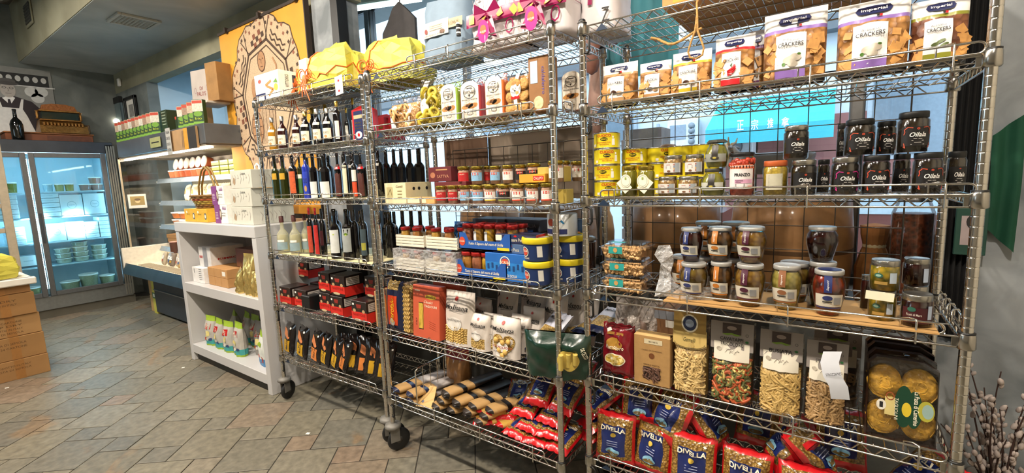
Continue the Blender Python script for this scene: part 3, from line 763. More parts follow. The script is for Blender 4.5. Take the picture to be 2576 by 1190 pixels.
# lower compartment: flour/coffee bags
GREYB = M('b8b3a9', .5, 0, .08, 25, .2); LIME = M('93b02e', .5)
def snack_zone(u, v, sg):
    if v > .84: return LIME
    if v < .06: return LIME
    if v < .2: return M('3f9c9a', .5)
    return GREYB
def snack(label, x, y, rz, seed, grey=False, h=.27):
    t = thing('flour_bag', label, 'bag', (x, y, .147), rz, 'grey and green bags in the white unit')
    f = bag(t, 'pouch', .135, h, .085, GREYB, 'stand', seed, snack_zone if not grey else (lambda u, v, s_: M('8f8a84', .5)), wr=.16)
    b = MB(); b.poly(f, [(-.035, h * .55), (.035, h * .57), (.03, h * .76), (-.03, h * .74)], RED, .002); b.text(f, 'San', 0, h * .69, .04, .016, CREAM, lift=.003); b.text(f, 'Carlo', 0, h * .62, .045, .016, CREAM, lift=.003)
    b.oval(f, 0, h * .42, .05, .05, M('e3d48a', .5), lift=.002)
    for q in range(3): b.oval(f, -.04 + q * .035, h * .22, .03, .025, (M('b5482c', .5), M('d7d2c4', .5), M('354a78', .5))[q], 12, .002)
    b.build('label', t); return t
for k, (x, y, g) in enumerate(((-4.27, 1.60, 0), (-4.11, 1.60, 0), (-3.95, 1.60, 0), (-3.775, 1.60, 0))):
    snack('grey chip bag with red badge, %s from left in the front row' % ORD[k], x, y, (8, -4, 6, -3)[k], 30 + k, h=(.25, .25, .25, .27)[k])
for k, (x, y) in enumerate(((-4.2, 1.76), (-4.02, 1.78), (-3.86, 1.77), (-3.64, 1.70), (-3.5, 1.8))):
    snack('grey chip bag, %s from left in the back row of the compartment' % ORD[k], x, y, k * 9 - 20, 40 + k, grey=k > 2)
t = thing('corn_bag', 'small white bag printed with a farm scene, nearest the rack', 'bag', (-3.40, 1.60, .147), -12)
f = bag(t, 'pouch', .15, .26, .07, M('d9dcd4', .5), 'stand', 51, lambda u, v, s_: LIME if v > .85 else (M('4f86b5', .5) if v < .25 else M('d9dcd4', .5)), wr=.16)
b = MB(); b.oval(f, 0, .16, .06, .04, LIME, lift=.002); b.poly(f, [(-.05, .03), (-.05, .07), (-.03, .09), (-.01, .07), (-.01, .03)], RED, .002); b.poly(f, [(.01, .03), (.01, .06), (.03, .08), (.05, .06), (.05, .03)], M('a23a30', .5), .002); b.build('label', t)

# ================================================================ CARTON STACK at the left edge
for k, (z0, z1, y1) in enumerate(((0, .157, .763), (.160, .342, .760), (.345, .508, .755), (.511, .684, .742), (.687, .785, .728))):
    h = z1 - z0
    def pr(b, f, w, hh, k=k):
        b.patch(f, w * .72, hh * .5, .055, hh, M('a06f3a', .4))
        for q in range(4 if k == 2 else 2):
            b.text(f, ('PRODOTTO IN ITALY', 'PASTA DI SEMOLA', 'LOT 24 CARTONE', 'KEEP DRY')[(q + k) % 4], w * .66, hh * (.72 - q * .18), .20, hh * .09, M('5c4326', .8), 0, 0)
    t = thing('shipping_carton', 'brown shipping carton, %s from the floor in the stack at the left edge' % ORD[k], 'carton', (-5.3 + (.01, 0, -.012, .006, -.004)[k], y1 - .30, z0), 90, 'stacked shipping cartons')
    MB().box(-.30, 0, 0, .30, .42, h, M(('a37a4b', '9f7748', 'a88152', '9c7446', '956c40')[k], .8, 0, .10, 5), .003).build('body', t)
    b = MB(); fl = lambda x, z, l: (x - .30, -l, z)
    pr(b, fl, .60, h); b.build('print', t)
t = thing('tablecloth', 'folded white cloth lying on top of the stacked cartons', 'cloth', (-5.5, .45, .786))
b = MB().box(-.26, -.32, 0, .24, .30, .022, M('e8e4da', .7, 0, .04, 10, .3), .008); b.box(.20, -.30, -.035, .245, .315, .022, M('e8e4da', .7, 0, .04, 10, .3), .008); b.build('folded_cloth', t)
t = thing('lattice_frame', 'cream painted frame with crossbars in front of the fridge', 'frame', (-6.3, 0.800, 0))
for x_, z0, z1 in ((.0, .4, 2.02), (-.32, .4, 2.02)): MB().box(-.02, x_ - .03, z0, .02, x_ + .03, z1, M('b5a893', .6), .004).build('stile', t)
for z0 in (.42, 1.12, 1.35, 1.95): MB().box(-.015, -.29, z0, .015, -.03, z0 + .045, M('b5a893', .6), .004).build('crossbar', t)

# ================================================================ GLASS-DOOR FRIDGE on the end wall
STEEL = M('8b8c8d', .35, .85, .06, 8); STEELD = M('565a5f', .4, .8, .06, 8)
t = thing('fridge', 'wide glass-door refrigerator glowing pale blue on the end wall', 'fridge', (-7.6, 1.0, 0))
ICE = M('cfe6ee', .5, 0, .03, 4)
b = MB()
b.box(-.60, -1.4, .10, -.55, .98, 2.06, ICE).box(-.60, .90, .10, 0, .98, 2.06, STEELD).box(-.60, -1.45, .10, 0, -1.4, 2.06, STEELD).box(-.60, -1.4, 1.98, -.02, .9, 2.06, STEELD).box(-.60, -1.4, .10, -.02, .9, .2, STEELD)
b.build('cabinet', t)
MB().box(-.55, .885, .2, -.06, .90, 1.96, ICE).box(-.55, -1.4, 1.955, -.06, .885, 1.975, ICE).build('lining', t)
MB().box(-.03, -1.45, 1.955, 0.0, .98, 2.095, M('4a4e55', .35, .6, .15, 6), .004).build('header', t)
MB().box(-.03, -1.45, .10, .004, .98, .262, M('8f9190', .35, .7, .08), .004).build('bottom_rail', t)
MB().box(-.56, -1.45, 0.0, -.02, 1.0, .10, M('5c574b', .7, 0, .12, 6)).build('plinth', t)
for k in range(4): MB().box(-.02, .905 + k * .024, .12, .012 - .002 * k, .921 + k * .024, 2.05, M('9b9990', .35, .7), .002).build('trim_strip', t)
for k, (y0, y1) in enumerate(((-1.17, -.50), (-.49, .18), (.20, .885))):
    d = MB()
    for a0, c0, a1, c1 in ((y0, .262, y0 + .05, 1.95), (y1 - .05, .262, y1, 1.95), (y0 + .05, .262, y1 - .05, .315), (y0 + .05, 1.895, y1 - .05, 1.95)): d.box(-.005, a0, c0, .03, a1, c1, M('77797c', .35, .75, .06), .004)
    o = d.build('door', t)
    MB().box(.008, y0 + .05, .315, .013, y1 - .05, 1.895, film('e6f6fb', .93, .03, name='fridge_glass')).build('door_glass', o)
    MB().box(.03, y0 + .012, .9, .05, y0 + .03, 1.25, STEELD, .003).build('door_handle', o)
LED = M('c2ecff', .5, 0, 0, 10, 0, 0, None, 25.0)
for y0 in (-.49, .19, .86): MB().box(-.045, y0 - .005, .35, -.035, y0 + .005, 1.88, LED).build('light_tube', t)
MB().box(-.08, -1.1, 1.94, -.05, .86, 1.953, LED).build('light_tube', t)
FZ = (.62, .90, 1.20, 1.50)
for z in FZ:
    MB().box(-.52, -1.39, z - .02, -.075, .884, z - .004, M('b9d6e2', .4, .2), .002).build('rack_shelf', t)
FX = -7.70
BOXM = M('d5e8ef', .5, 0, .02); CHE = M('e4e3d2', .6, 0, .1, 60, .3, vor='d2d2b8')
def fbox(y, z, w, h, lab, stamp=False, d=.24):
    t = thing('white_box', lab, 'box', (FX, y, z), 90, 'white boxes in the fridge')
    MB().box(-w / 2, 0, 0, w / 2, d, h, BOXM, .004).build('carton', t)
    b = MB()
    if stamp: b.oval(flat(), 0, h * .5, w * .42, h * .36, M('9fc0cf', .5), 22, .001, .86); b.text(flat(), 'Caputo', 0, h * .5, w * .26, h * .09, M('8fb3c4', .5))
    else: b.patch(flat(), 0, h * .5, w * .5, h * .12, M('b4ced9', .5))
    b.build('print', t); return t
def ftub(y, z, w, h, lab, m=CHE, n=1):
    t = thing('food_tub', lab, 'tub', (FX - .09, y, z), 90, 'clear food tubs in the fridge')
    MB().lathe([(w * .42, 0), (w * .5, h * .86)], m, 16).build('contents', t)
    MB().lathe([(w * .44, 0), (w * .515, h * .9)], film('f2fafc', .9, .05, name='fridge_glass'), 16, caps=False).build('tub', t)
    MB().lathe([(w * .53, h * .88), (w * .53, h), (w * .48, h), (w * .47, h * .96), (0, h * .96)], M('e9eee9', .4), 18).build('lid', t)
    return t
SH = ['lowest', 'fourth', 'third', 'second', 'top']
for k in range(5):
    z = 1.20 + k * .056
    fbox(1.325, z, .20, .052, 'flat white box, %s up in the left pile, second fridge shelf, right door' % ORD[k])
    fbox(.99, z, .17, .052, 'flat white box, %s up in the pile, second fridge shelf, left door' % ORD[k])
fbox(1.53, 1.20, .205, .255, 'large white box with round stamp, second shelf, left one', True); fbox(1.745, 1.20, .205, .26, 'large white box with round stamp, second shelf, right one', True)
fbox(1.36, .90, .155, .215, 'white box with round stamp, third fridge shelf, left of two', True); fbox(1.53, .90, .17, .22, 'white box with round stamp, third fridge shelf, right of two', True)
for k in range(4): fbox(1.685, .90 + k * .052, .13, .049, 'small flat white box, %s up on the third fridge shelf, right door' % ORD[k])
for k in range(5): fbox(1.81, .90 + k * .052, .10, .049, 'narrow white box at the right edge, %s up on the third shelf' % ORD[k])
for k in range(4): fbox(1.02, .90 + k * .052, .15, .049, 'flat white box, %s up, third shelf behind the left door' % ORD[k])
fbox(1.08, .64, .16, .12, 'white box low down behind the left fridge door')
for j, (yy, nn) in enumerate(((1.40, 3), (1.56, 4), (1.74, 3))):
    for k in range(nn): ftub(yy, .62 + k * .062, .15, .058, 'clear tub of pale pasta, %s up in the %s pile, fourth shelf' % (ORD[k], ('left', 'middle', 'right')[j]))
for j, (yy, w_, h_) in enumerate(((1.42, .2, .11), (1.60, .2, .17), (1.78, .17, .12))):
    ftub(yy, .275, w_ * .9, h_, 'wide clear tub on the fridge floor, %s from left behind right door' % ORD[j], M('dcd9bd', .6, 0, .1, 90, .3, vor='b5b288'))
ftub(1.08, .275, .16, .10, 'clear tub on the fridge floor behind the left door', M('cdd09a', .6, 0, .1, 90, .3, vor='a5a96a'))
for j, (yy, zz) in enumerate(((1.70, 1.50), (1.81, 1.50), (1.80, 1.585))):
    t = ftub(yy, zz, .12, .08, ('terracotta tub with white lid, left on the top fridge shelf', 'terracotta tub with white lid, right on the top fridge shelf', 'terracotta tub balanced on another on the top fridge shelf')[j], M('b98678', .5))
for j, yy in enumerate((.98, 1.06)): ftub(yy, 1.50, .09, .12, 'tub of yellow pasta, %s on the top shelf behind the left door' % ('left', 'right')[j], M('b9b23f', .6, 0, .1, 80, .3, vor='8d8626'))
for j, yy in enumerate((1.36, 1.46, 1.55)): ftub(yy, 1.50, .085, .09, 'small tub on the top fridge shelf, %s from left, right door' % ORD[j], (BOXM, M('a7b06a', .6, 0, .1, 80, 0, 0, 'c9c48c'), M('9a9c52', .6, 0, .1, 80, 0, 0, 'c0b76a'))[j])

# on top of the fridge: bottle, wooden stand, antique till
t = thing('wine_bottle', 'dark green wine bottle standing on top of the fridge', 'bottle', (-7.850,1.193,2.121,0.110,0.334)[:3])
x_, y_, z_, w_, h_ = -7.850,1.193,2.121,0.110,0.334
t.location = (x_, y_, 2.10)
MB().lathe([(.052, 0), (.056, .01), (.056, .19), (.045, .23), (.018, .27), (.016, .345), (.019, .35), (.018, .365), (0, .366)], DGLASS, 20).build('body', t)
t = thing('wooden_case', 'flat wooden case with carved edges under the antique till', 'case', (-7.92, 1.50, 2.10), 90)
MB().box(-.40, 0, 0, .38, .3, .10, M('7c4423', .5, 0, .2, 14), .006).build('case_body', t)
MB().box(-.41, -.01, .10, .39, .31, .118, M('8f5a30', .45, 0, .2, 14), .004).build('case_lid', t)
MB().box(-.05, -.008, .02, .35, -.001, .08, M('63341a', .5, 0, .2, 30)).build('carved_panel', t)
t = thing('cash_register', 'antique brass cash register with ornate top on the fridge', 'cash register', (-7.90, 1.62, 2.22), 90)
BR = M('8a6330', .35, .7, .25, 30, .5); BR2 = M('a5743a', .3, .7, .2, 40)
b = MB(); vs = [(-.22, 0, 0), (.22, 0, 0), (.22, .3, 0), (-.22, .3, 0), (-.22, .02, .09), (.22, .02, .09), (.19, .16, .17), (-.19, .16, .17), (.19, .3, .17), (-.19, .3, .17)]
b.add(vs, [(0, 1, 5, 4), (4, 5, 6, 7), (7, 6, 8, 9), (1, 2, 8, 6, 5), (0, 4, 7, 9, 3), (2, 3, 9, 8)], BR); b.build('housing', t)
for i in range(12):
    MB().box(-.19 + i * .032, .0, .085, -.172 + i * .032, .10, .125, BR2, .004).build('key', t)
MB().box(-.17, .14, .17, .17, .22, .27, M('2e3a33', .1, .2, .1), .004).build('display_window', t)
MB().box(-.19, .12, .27, .19, .24, .29, BR2, .004).box(-.19, .12, .16, .19, .24, .178, BR2, .004).build('display_frame', t)
b = MB(); b.add([(-.17, .15, .29), (.17, .15, .29), (.15, .15, .35), (.06, .15, .37), (-.06, .15, .37), (-.15, .15, .35), (-.17, .2, .29), (.17, .2, .29), (.15, .2, .35), (.06, .2, .37), (-.06, .2, .37), (-.15, .2, .35)],
      [(0, 1, 2, 3, 4, 5), (11, 10, 9, 8, 7, 6), (0, 6, 7, 1), (1, 7, 8, 2), (2, 8, 9, 3), (3, 9, 10, 4), (4, 10, 11, 5), (5, 11, 6, 0)], M('9c5f2e', .4, .4, .25, 40, .5)).build('crest', t)
for s_ in (-1, 1):
    b = MB().lathe([(.02, .18), (.012, .2), (.016, .235), (.012, .26), (.018, .28)], BR2, 12, s_ * .2, .18); b.build('column', t)
MB().box(.22, .04, .0, .25, .26, .12, M('6b5540', .4, .5, .2), .01).build('crank_housing', t)

# ================================================================ OPEN DISPLAY CASE
t = thing('display_case', 'long open refrigerated display case with glass end panel', 'display case', (-5.75, 2.0, 0))
CW = 1.18    # half length; the right end runs behind the white unit
CG = M('4a5058', .4, .6, .1, 5)
MB().box(-.80, -.10, .03, CW, .60, .44, CG, .004).build('base', t)
MB().box(-.80, -.112, .30, CW, -.10, .31, M('a8abad', .3, .9)).build('kick_trim', t)
b = MB(); b.add([(-1.15, -.28, .50), (CW, -.28, .50), (CW, -.24, .62), (-1.15, -.24, .62), (-1.15, -.02, .40), (CW, -.02, .40)], [(0, 1, 2, 3), (0, 4, 5, 1)], M('5d646a', .3, .8, .15, 6)); b.build('lip', t)
MB().box(-1.15, -.25, .56, CW, .55, .585, M('d9cdb8', .5), .004).build('tray', t)
sl = MB().box(-.006, -.06, 0, .006, .06, .012, M('a59a86', .5)).mesh('grille_bar')
for i in range(40):
    o = bpy.data.objects.new('grille_bar', sl); COL.objects.link(o); o.parent = t; o.location = (-1.0 + i * .05, -.10, .586)
MB().box(-1.15, .56, .44, CW, .60, 2.02, M('c9bfae', .6), .003).build('back_panel', t)
MB().box(-1.16, -.26, .50, -1.14, .58, .80, M('d9d2c4', .5), .006).build('end_panel', t)
MB().box(-1.155, -.16, .80, -1.148, .58, 1.84, GLASS).build('glass_end', t)
for y0, z0, y1, z1 in ((-.175, .80, -.155, 1.86), (-.175, 1.84, .58, 1.86)): MB().box(-1.16, y0, z0, -1.14, y1, z1, M('c9b69a', .3, .6), .003).build('end_frame', t)
MB().box(-1.16, -.16, 1.86, CW, .60, 2.04, M('6f7479', .35, .5, .2, 4), .006).build('canopy', t)
MB().box(-1.14, -.15, 1.845, CW - .02, .56, 1.858, M('8a8072', .6)).build('canopy_underside', t)
TUBE = M('fff1d2', .5, 0, 0, 10, 0, 0, None, 20.0)
MB().box(-1.12, -.12, 1.825, CW - .02, -.09, 1.84, TUBE).build('light_tube', t)
CSZ = (1.60, 1.33, 1.04, .77)
for z, dd in zip(CSZ, (.20, .20, .17, .14)):
    sh = MB().box(-1.14, dd, z - .02, CW, .56, z, M('b5b3ab', .4, .3), .003).build('case_shelf', t)
    MB().add([(-1.14, dd - .004, z + .004), (CW, dd - .004, z + .004), (CW, dd - .03, z - .05), (-1.14, dd - .03, z - .05)], [(0, 3, 2, 1)], M('8d9aa3', .35, .4)).build('price_rail', sh)
    MB().box(-1.12, dd + .02, z - .034, CW - .02, dd + .04, z - .022, TUBE).build('light_tube', sh)
t = thing('photo_card', 'white framed food photo clipped to the glass end of the case', 'photo card', (-6.93, 1.970, 1.26), 90)
MB().box(-.09, 0, 0, .09, .012, .17, WHITE, .003).build('card', t)
b = MB(); b.patch(flat(), 0, .09, .14, .11, M('a58a4a', .6)); b.oval(flat(), 0, .09, .05, .06, M('e0c98f', .6), 16, .0012); b.oval(flat(), 0, .105, .06, .03, M('5b3d1c', .6), 16, .0014); b.build('photo', t)
def gtub(x, y, z, rot, lab, m, w=.12, h=.07, rx=0):
    t = thing('deli_tub', lab, 'tub', (x, y, z), rot, 'deli tubs in the display case', rx)
    MB().lathe([(w * .42, 0), (w * .5, h)], m, 14).build('contents', t)
    MB().lathe([(w * .53, h), (w * .53, h + .012), (0, h + .012)], M('f3efe4', .4), 16).build('lid', t); return t
TOM = M('c4633c', .5, 0, .1, 40)
for k in range(7):
    gtub(-6.55 + k * .155, 2.26, 1.602 + .01, 0, 'tomato coloured tub, %s from the glass end on the top case shelf' % ORD[k], TOM)
    if k < 6: gtub(-6.47 + k * .155, 2.33, 1.75, 0, 'tomato coloured tub lying tilted, %s from the glass end, upper layer' % ORD[k], TOM, rx=78)
for k in range(4):
    for j in range(3):
        carton('green_pack', 'yellow-green flat pack, %s in column %s of the top case shelf' % (('lowest', 'middle', 'upper')[j], ('one', 'two', 'three', 'four')[k]), 'pack', -5.40 + k * .20, 2.24, 1.602 + j * .052, .18, .046, .14, M('a9ab3c', .4), 0, 'yellow-green packs in the display case', lambda b, f, w, h: b.patch(f, 0, h * .8, w * .9, h * .3, M('f0ead2', .4)))
for k in range(6):
    t = thing('pasta_pack', 'white rounded pasta pack, %s from the glass end on the second case shelf' % ORD[k], 'pack', (-6.3 + k * .19, 2.27, 1.332), (k % 3) * 8 - 8, 'white packs in the display case', -12)
    f = bag(t, 'pouch', .15, .19, .06, M('e9dcc3', .4, 0, .05), 'pillow', 70 + k); MB().oval(f, 0, .1, .09, .12, M('f6f1e6', .4), 16, .002).oval(f, 0, .1, .05, .06, M('d9a35a', .5), 14, .004).build('label', t)
for k in range(4): gtub(-6.45 + (k // 2) * .21, 2.24, 1.042 + (k % 2) * .085, 0, 'orange-filled clear tub, %s pair, %s, third case shelf' % (('left', 'right')[k // 2], ('lower', 'upper')[k % 2]), M('d98348', .4, 0, .1, 30), .19, .06)
for k in range(5): gtub(-5.9 + k * .21, 2.26, 1.042, 0, 'pale cream tub, %s from left on the third case shelf' % ORD[k], M('dccfae', .4, 0, .1, 30), .18, .09)
t = thing('drink_carrier', 'carrier of small dark drink bottles on the fourth case shelf', 'carrier', (-6.42, 2.20, .772))
MB().box(-.09, 0, 0, .09, .12, .07, M('c7b49b', .5), .008).build('carrier_tray', t)
for k in range(3): MB().lathe([(.026, .005), (.027, .08), (.012, .12), (.012, .15)], M('2c1510', .15, 0, .1, 10, 0, .5), 12, -.055 + k * .055, .05).build('bottle', t)
MB().patch(flat(), .03, .035, .08, .05, M('c4452b', .5)).build('label', t)
for k in range(3): carton('flat_box', 'flat brown box, %s up behind the glass end of the case' % ORD[k], 'box', -6.72, 2.20, .772 + k * .05, .22, .046, .26, CARD2, 4 * k)
for k in range(9):
    c = ('b5a48a', '8d8f93', '7c6e60', 'c9b8a4', 'c7a56a', 'b86d4a', 'cdbfae', '9c8f57', 'a8583f')[k]
    t = thing('snack_packet', 'small upright packet, %s from the glass end in the bottom tray' % ORD[k], 'packet', (-6.38 + k * .115, 1.98 + .02 * (k % 2), .60), 5 * (k % 3) - 5, 'packets in the bottom tray', -14)
    f = bag(t, 'pouch', .10, .15, .05, M(c, .35, 0, .15, 20), 'pillow', 80 + k); MB().patch(f, 0, .09, .06, .04, WHITE, 3, 2, .002).oval(f, 0, .05, .05, .03, M(('b54a2e', '4a5d88', 'c79c3a')[k % 3], .4), 12, .002).build('label', t)
t = thing('spice_tin', 'dark tin leaning over the packets in the case tray', 'tin', (-6.38, 2.10, .72)); MB().lathe([(.04, 0), (.04, .13)], M('5a3b30', .4, .2), 16).build('body', t); MB().lathe([(.041, .13), (.041, .14), (0, .14)], M('b98c7c', .4), 16).build('lid', t)
# cartons under the case's left overhang
for k, (yy, zz, c) in enumerate(((1.93, 0, 'c19a63'), (1.93, .21, 'b98f5b'))):
    carton('brown_carton', 'brown carton under the case overhang, %s one' % ('lower', 'upper')[k], 'carton', -6.74, yy, zz, .16, .205, .3, M(c, .8, 0, .1, 8), 0, None, lambda b, f, w, h: b.patch(f, w * .2, h * .5, w * .2, h, M('8d6a3c', .7)))
carton('yellow_carton', 'yellow printed carton standing beside the display case base', 'carton', -6.615, 1.91, 0, .10, .40, .3, M('c9c04e', .6, 0, .1, 10), 0, None, lambda b, f, w, h: (b.patch(f, 0, h * .55, w, h * .18, M('4f7a4e', .5)), b.patch(f, 0, h * .55, w * .5, h * .1, WHITE, lift=.001)))

# ---- on the canopy: green pasta-sauce cartons, boxes
def gcart(k, x, y, z, w, h, lab, rz=30, grp='green food cartons on the display case'):
    gm = M('2f4a24', .45, 0, .15, 20)
    t = thing('green_carton', lab, 'carton', (x, y, z), rz, grp)
    MB().box(-w / 2, 0, 0, w / 2, .045, h, gm, .002).build('body', t)
    b = MB(); f = flat(); b.patch(f, 0, h * .75, w * .96, h * .46, M(('b9a58d', 'c9c3b3', '9a7f6a')[k % 3], .5, 0, .2, 60)); b.patch(f, 0, h * .90, w * .9, h * .12, M('b5432c', .5), lift=.001)
    b.oval(f, 0, h * .42, w * .8, h * .22, M('6f9a35', .5), 14, .0012); b.text(f, 'bio', 0, h * .24, w * .6, h * .1, M('b9c93a', .5)); b.patch(f, 0, h * .06, w * .96, h * .1, M('7aa83c', .5), lift=.001)
    b.build('front_print', t); return t
for k in range(11):
    gcart(k, -6.87 + k * .112, 1.87, 2.042, .10, .225, 'green food carton, %s from the mirror end of the long row' % ORD[k])
t = carton('dark_green_box', 'dark green printed box closing the long row of green cartons', 'box', -5.60, 1.90, 2.042, .14, .225, .2, M('26381f', .45, 0, .1, 20), 0, None, lambda b, f, w, h: [b.patch(f, 0, h * (.9 - q * .13), w * .7, h * .04, M('93a08a', .5)) for q in range(5)])
carton('cardboard_box', 'open brown cardboard box behind the green cartons', 'carton', -5.38, 2.02, 2.042, .22, .26, .2, CARD, 8)
carton('dark_green_box', 'small dark green box right of the brown cardboard box', 'box', -5.24, 1.90, 2.042, .18, .13, .1, M('26381f', .45), 0, None, lambda b, f, w, h: b.patch(f, -w * .4, h * .9, w * .2, h * .2, M('b5432c', .5)))
for k in range(4): gcart(k + 1, -5.07 + k * .115, 1.87, 2.042, .105, .20 + .006 * k, 'green food carton, %s of the four beside the mural' % ORD[k])
t = carton('printed_gift_box', 'pale printed shop box tilted on top, with dark red lettering', 'box', -4.928,2.000,2.257, .42, .29, .22, M('b9ada3', .6, 0, .08, 6), 0, None,
           lambda b, f, w, h: (b.text(f, 'DI', 0, h * .42, w * .14, h * .11, M('8a2b22', .6)), b.text(f, "PALO'S", 0, h * .25, w * .42, h * .13, M('8a2b22', .6)), b.oval(f, -w * .3, h * .36, w * .12, h * .2, M('a58a86', .6), 14, .001, .7), b.oval(f, w * .3, h * .42, w * .12, h * .2, M('a58a86', .6), 14, .001, .7)))
t.location.z = 2.28; t.rotation_euler[1] = R(4)
carton('brown_paper_bag', 'crumpled brown paper carton beside the pale shop box', 'bag', -4.69, 2.0, 2.26, .16, .34, .16, M('9c7443', .8, 0, .2, 8, .5), 10)
carton('wooden_tray', 'thin white board under the pale shop box', 'board', -4.86, 1.95, 2.244, .30, .018, .22, M('d9d2c6', .6))
t = carton('mosaic_carton', 'cardboard sign printed like the mural, in front of the green cartons', 'sign', -4.99, 1.815, 1.83, .62, .19, .02, M('b08c62', .7, 0, .12, 10), 0, None,
           lambda b, f, w, h: (b.patch(f, w * .14, h * .5, w * .14, h, M('cf962f', .6)), b.patch(f, w * .36, h * .5, w * .28, h, M('2e2a28', .6)), [b.line(f, [(w * (.0 + q * .03), h * .1), (w * (.03 + q * .03), h * .9)], .005, M('4a382c', .7)) for q in range(3)]))
t = thing('hanging_card', 'long white card with handwriting hanging from the case canopy', 'card', (-5.251,1.800,1.815), 0)
t.location.z = 1.80
MB().box(-.055, -.004, 0, .055, 0, .25, M('b5b3ac', .6), .001).build('card', t)
b = MB()
for q, s_ in enumerate(('ITALIAN', 'SAUCE', 'OLIVE OIL', 'EXTRA')): b.text(flat(-.004), s_, 0, .21 - q * .055, .08, .026, INK)
b.build('writing', t)
t = thing('yellow_note', 'pale yellow paper note stuck on the case canopy', 'note', (-5.687,1.830,1.919)); t.location.z = 1.90
MB().box(-.14, -.003, 0, .14, 0, .10, M('a5a670', .6), .001).build('paper', t); MB().patch(flat(-.003), 0, .05, .2, .012, INK).build('writing', t)
t = thing('wall_light', 'small round glowing ceiling light beside the mirror', 'light', (-8.241,2.240,2.415))
MB().lathe([(0, .0), (.035, .01), (.045, .035), (.03, .06), (0, .065)], M('fff4dc', .5, 0, 0, 10, 0, 0, None, 25.0), 16).build('bulb', t)

# ================================================================ OUTSIDE THE WINDOW
struct('ground_outside', MB().box(-14, 3.3, -.12, 9, 14, -.02, M('8d8f92', .8, 0, .1, 3)))
FAC = M('c3cdd6', .7, 0, .05, 1.5)
t = thing('building', 'pale painted shopfront building across the street', 'building', (-2, 8.0, -.02))
MB().box(-11, 0, 0, 9, 2, 7.5, FAC).build('facade', t)
MB().box(0.6, -.05, 0, 9, 0, 2.2, M('8f5f5c', .8, 0, .12, 4)).build('pink_panel', t)
for x0, x1, z0, z1 in ((-4.2, -3.4, 1.9, 3.0), (-1.6, -.9, 2.05, 2.55), (2.4, 3.2, 1.6, 2.6)):
    f_ = MB().box(x0 - .06, -.07, z0 - .06, x1 + .06, 0, z1 + .06, M('98a3ad', .6)).build('window', t); MB().box(x0, -.08, z0, x1, -.07, z1, M('6d7c89', .2, .2)).build('pane', f_)
for k in range(6): MB().box(-1.0 + k * .5, -.05, 0, -.96 + k * .5, -.01, 2.3, M('98a3ad', .6)).build('shopfront_mullion', t)
MB().box(-11, -.25, 3.3, 9, 0, 3.5, M('5b6066', .6)).build('cornice', t)
t = thing('shop_awning', 'turquoise shop awning with white Chinese lettering', 'awning', (0, 6.9, 0))
x_, y_, z_, w_, h_ = -0.752,6.900,1.828,1.471,0.305
TQ = M('2f9fb0', .6, 0, .06, 2)
ax0, ax1 = x_ - w_ / 2, x_ + w_ / 2
b = MB(); zb = z_ - .02; ztp = z_ + h_ * .62
b.box(ax0, 0, zb, ax1, .03, ztp, TQ); b.add([(ax0, 0, ztp), (ax1, 0, ztp), (ax1, 1.0, ztp + .5), (ax0, 1.0, ztp + .5)], [(0, 1, 2, 3)], TQ); b.add([(ax0, 0, zb), (ax0, 0, ztp), (ax0, 1.0, ztp + .5), (ax0, 1.0, zb)], [(0, 1, 2, 3)], TQ)
b.build('canopy', t)
b = MB()

PXS = [(-1.048,6.880,1.980,0.082,0.130), (-0.876,6.880,1.970,0.084,0.133), (-0.695,6.880,1.974,0.068,0.126), (-0.529,6.880,1.979,0.087,0.119)]
for ch, a in zip('正宗推拿', PXS): b.text(flat(0), ch, a[0], a[2] + a[4] / 2, a[3], a[4], M('eef6f8', .6), .01, lift=.004)
b.build('lettering', t)
t = thing('utility_box', 'white utility meter box with a grey display outside the window', 'meter box', (-2.037,7.900,1.845,0.505,0.429)[:3])
x_, y_, z_, w_, h_ = -2.037,7.900,1.845,0.504,0.460; t.location = (x_, 7.95, z_)
MB().box(-w_ / 2, -.12, 0, w_ / 2, 0, h_, M('d3dbe2', .5), .02).build('cabinet', t); MB().box(-w_ * .4, -.13, h_ * .3, w_ * .1, -.12, h_ * .8, M('8796a5', .3)).build('display', t)
for k in range(4): MB().lathe([(.05, 0), (.05, .03), (0, .03)], M('7d8791', .5), 12).xf(Matrix.Translation((w_ * .28, -.12, h_ * (.2 + .18 * k))) @ Matrix.Rotation(R(90), 4, 'X')).build('dial', t)
x_, y_, z_, w_, h_ = -1.260,7.900,1.622,0.562,0.364
t = thing('air_conditioner', 'white air conditioner with round fan grille outside', 'air conditioner', (x_, 7.95, z_))
MB().box(-w_ / 2, -.35, 0, w_ / 2, 0, h_, M('d0d8de', .5), .02).build('housing', t); MB().oval(flat(-.35), 0, h_ / 2, h_ * .8, h_ * .8, M('8c99a3', .5), 24, .004).oval(flat(-.35), 0, h_ / 2, h_ * .8, h_ * .8, M('5d676f', .5), 24, .008, .9).build('fan_grille', t)
x_, y_, z_, w_, h_ = -1.463,4.200,1.686,0.205,0.194
t = thing('wooden_crate', 'tall grey weathered slatted crate standing on the street', 'crate', (x_, y_, -.02))
MB().box(-.18, .02, 0, .18, .3, z_ + h_, M('57504c', .8, 0, .2, 10)).build('core', t)
slm = MB().box(-.19, 0, 0, .19, .025, .10, M('6b6460', .8, 0, .2, 10), .003).mesh('slat')
for k in range(int((z_ + h_) / .12)):
    o = bpy.data.objects.new('slat', slm); COL.objects.link(o); o.parent = t; o.location = (0, 0, k * .12 + .01)
t = thing('parked_car', 'dark reddish parked car passing low outside the window', 'car', (.6, 5.6, 0))
b = MB(); CARM = M('6b403a', .3, .2, .05, 5, 0, .6)
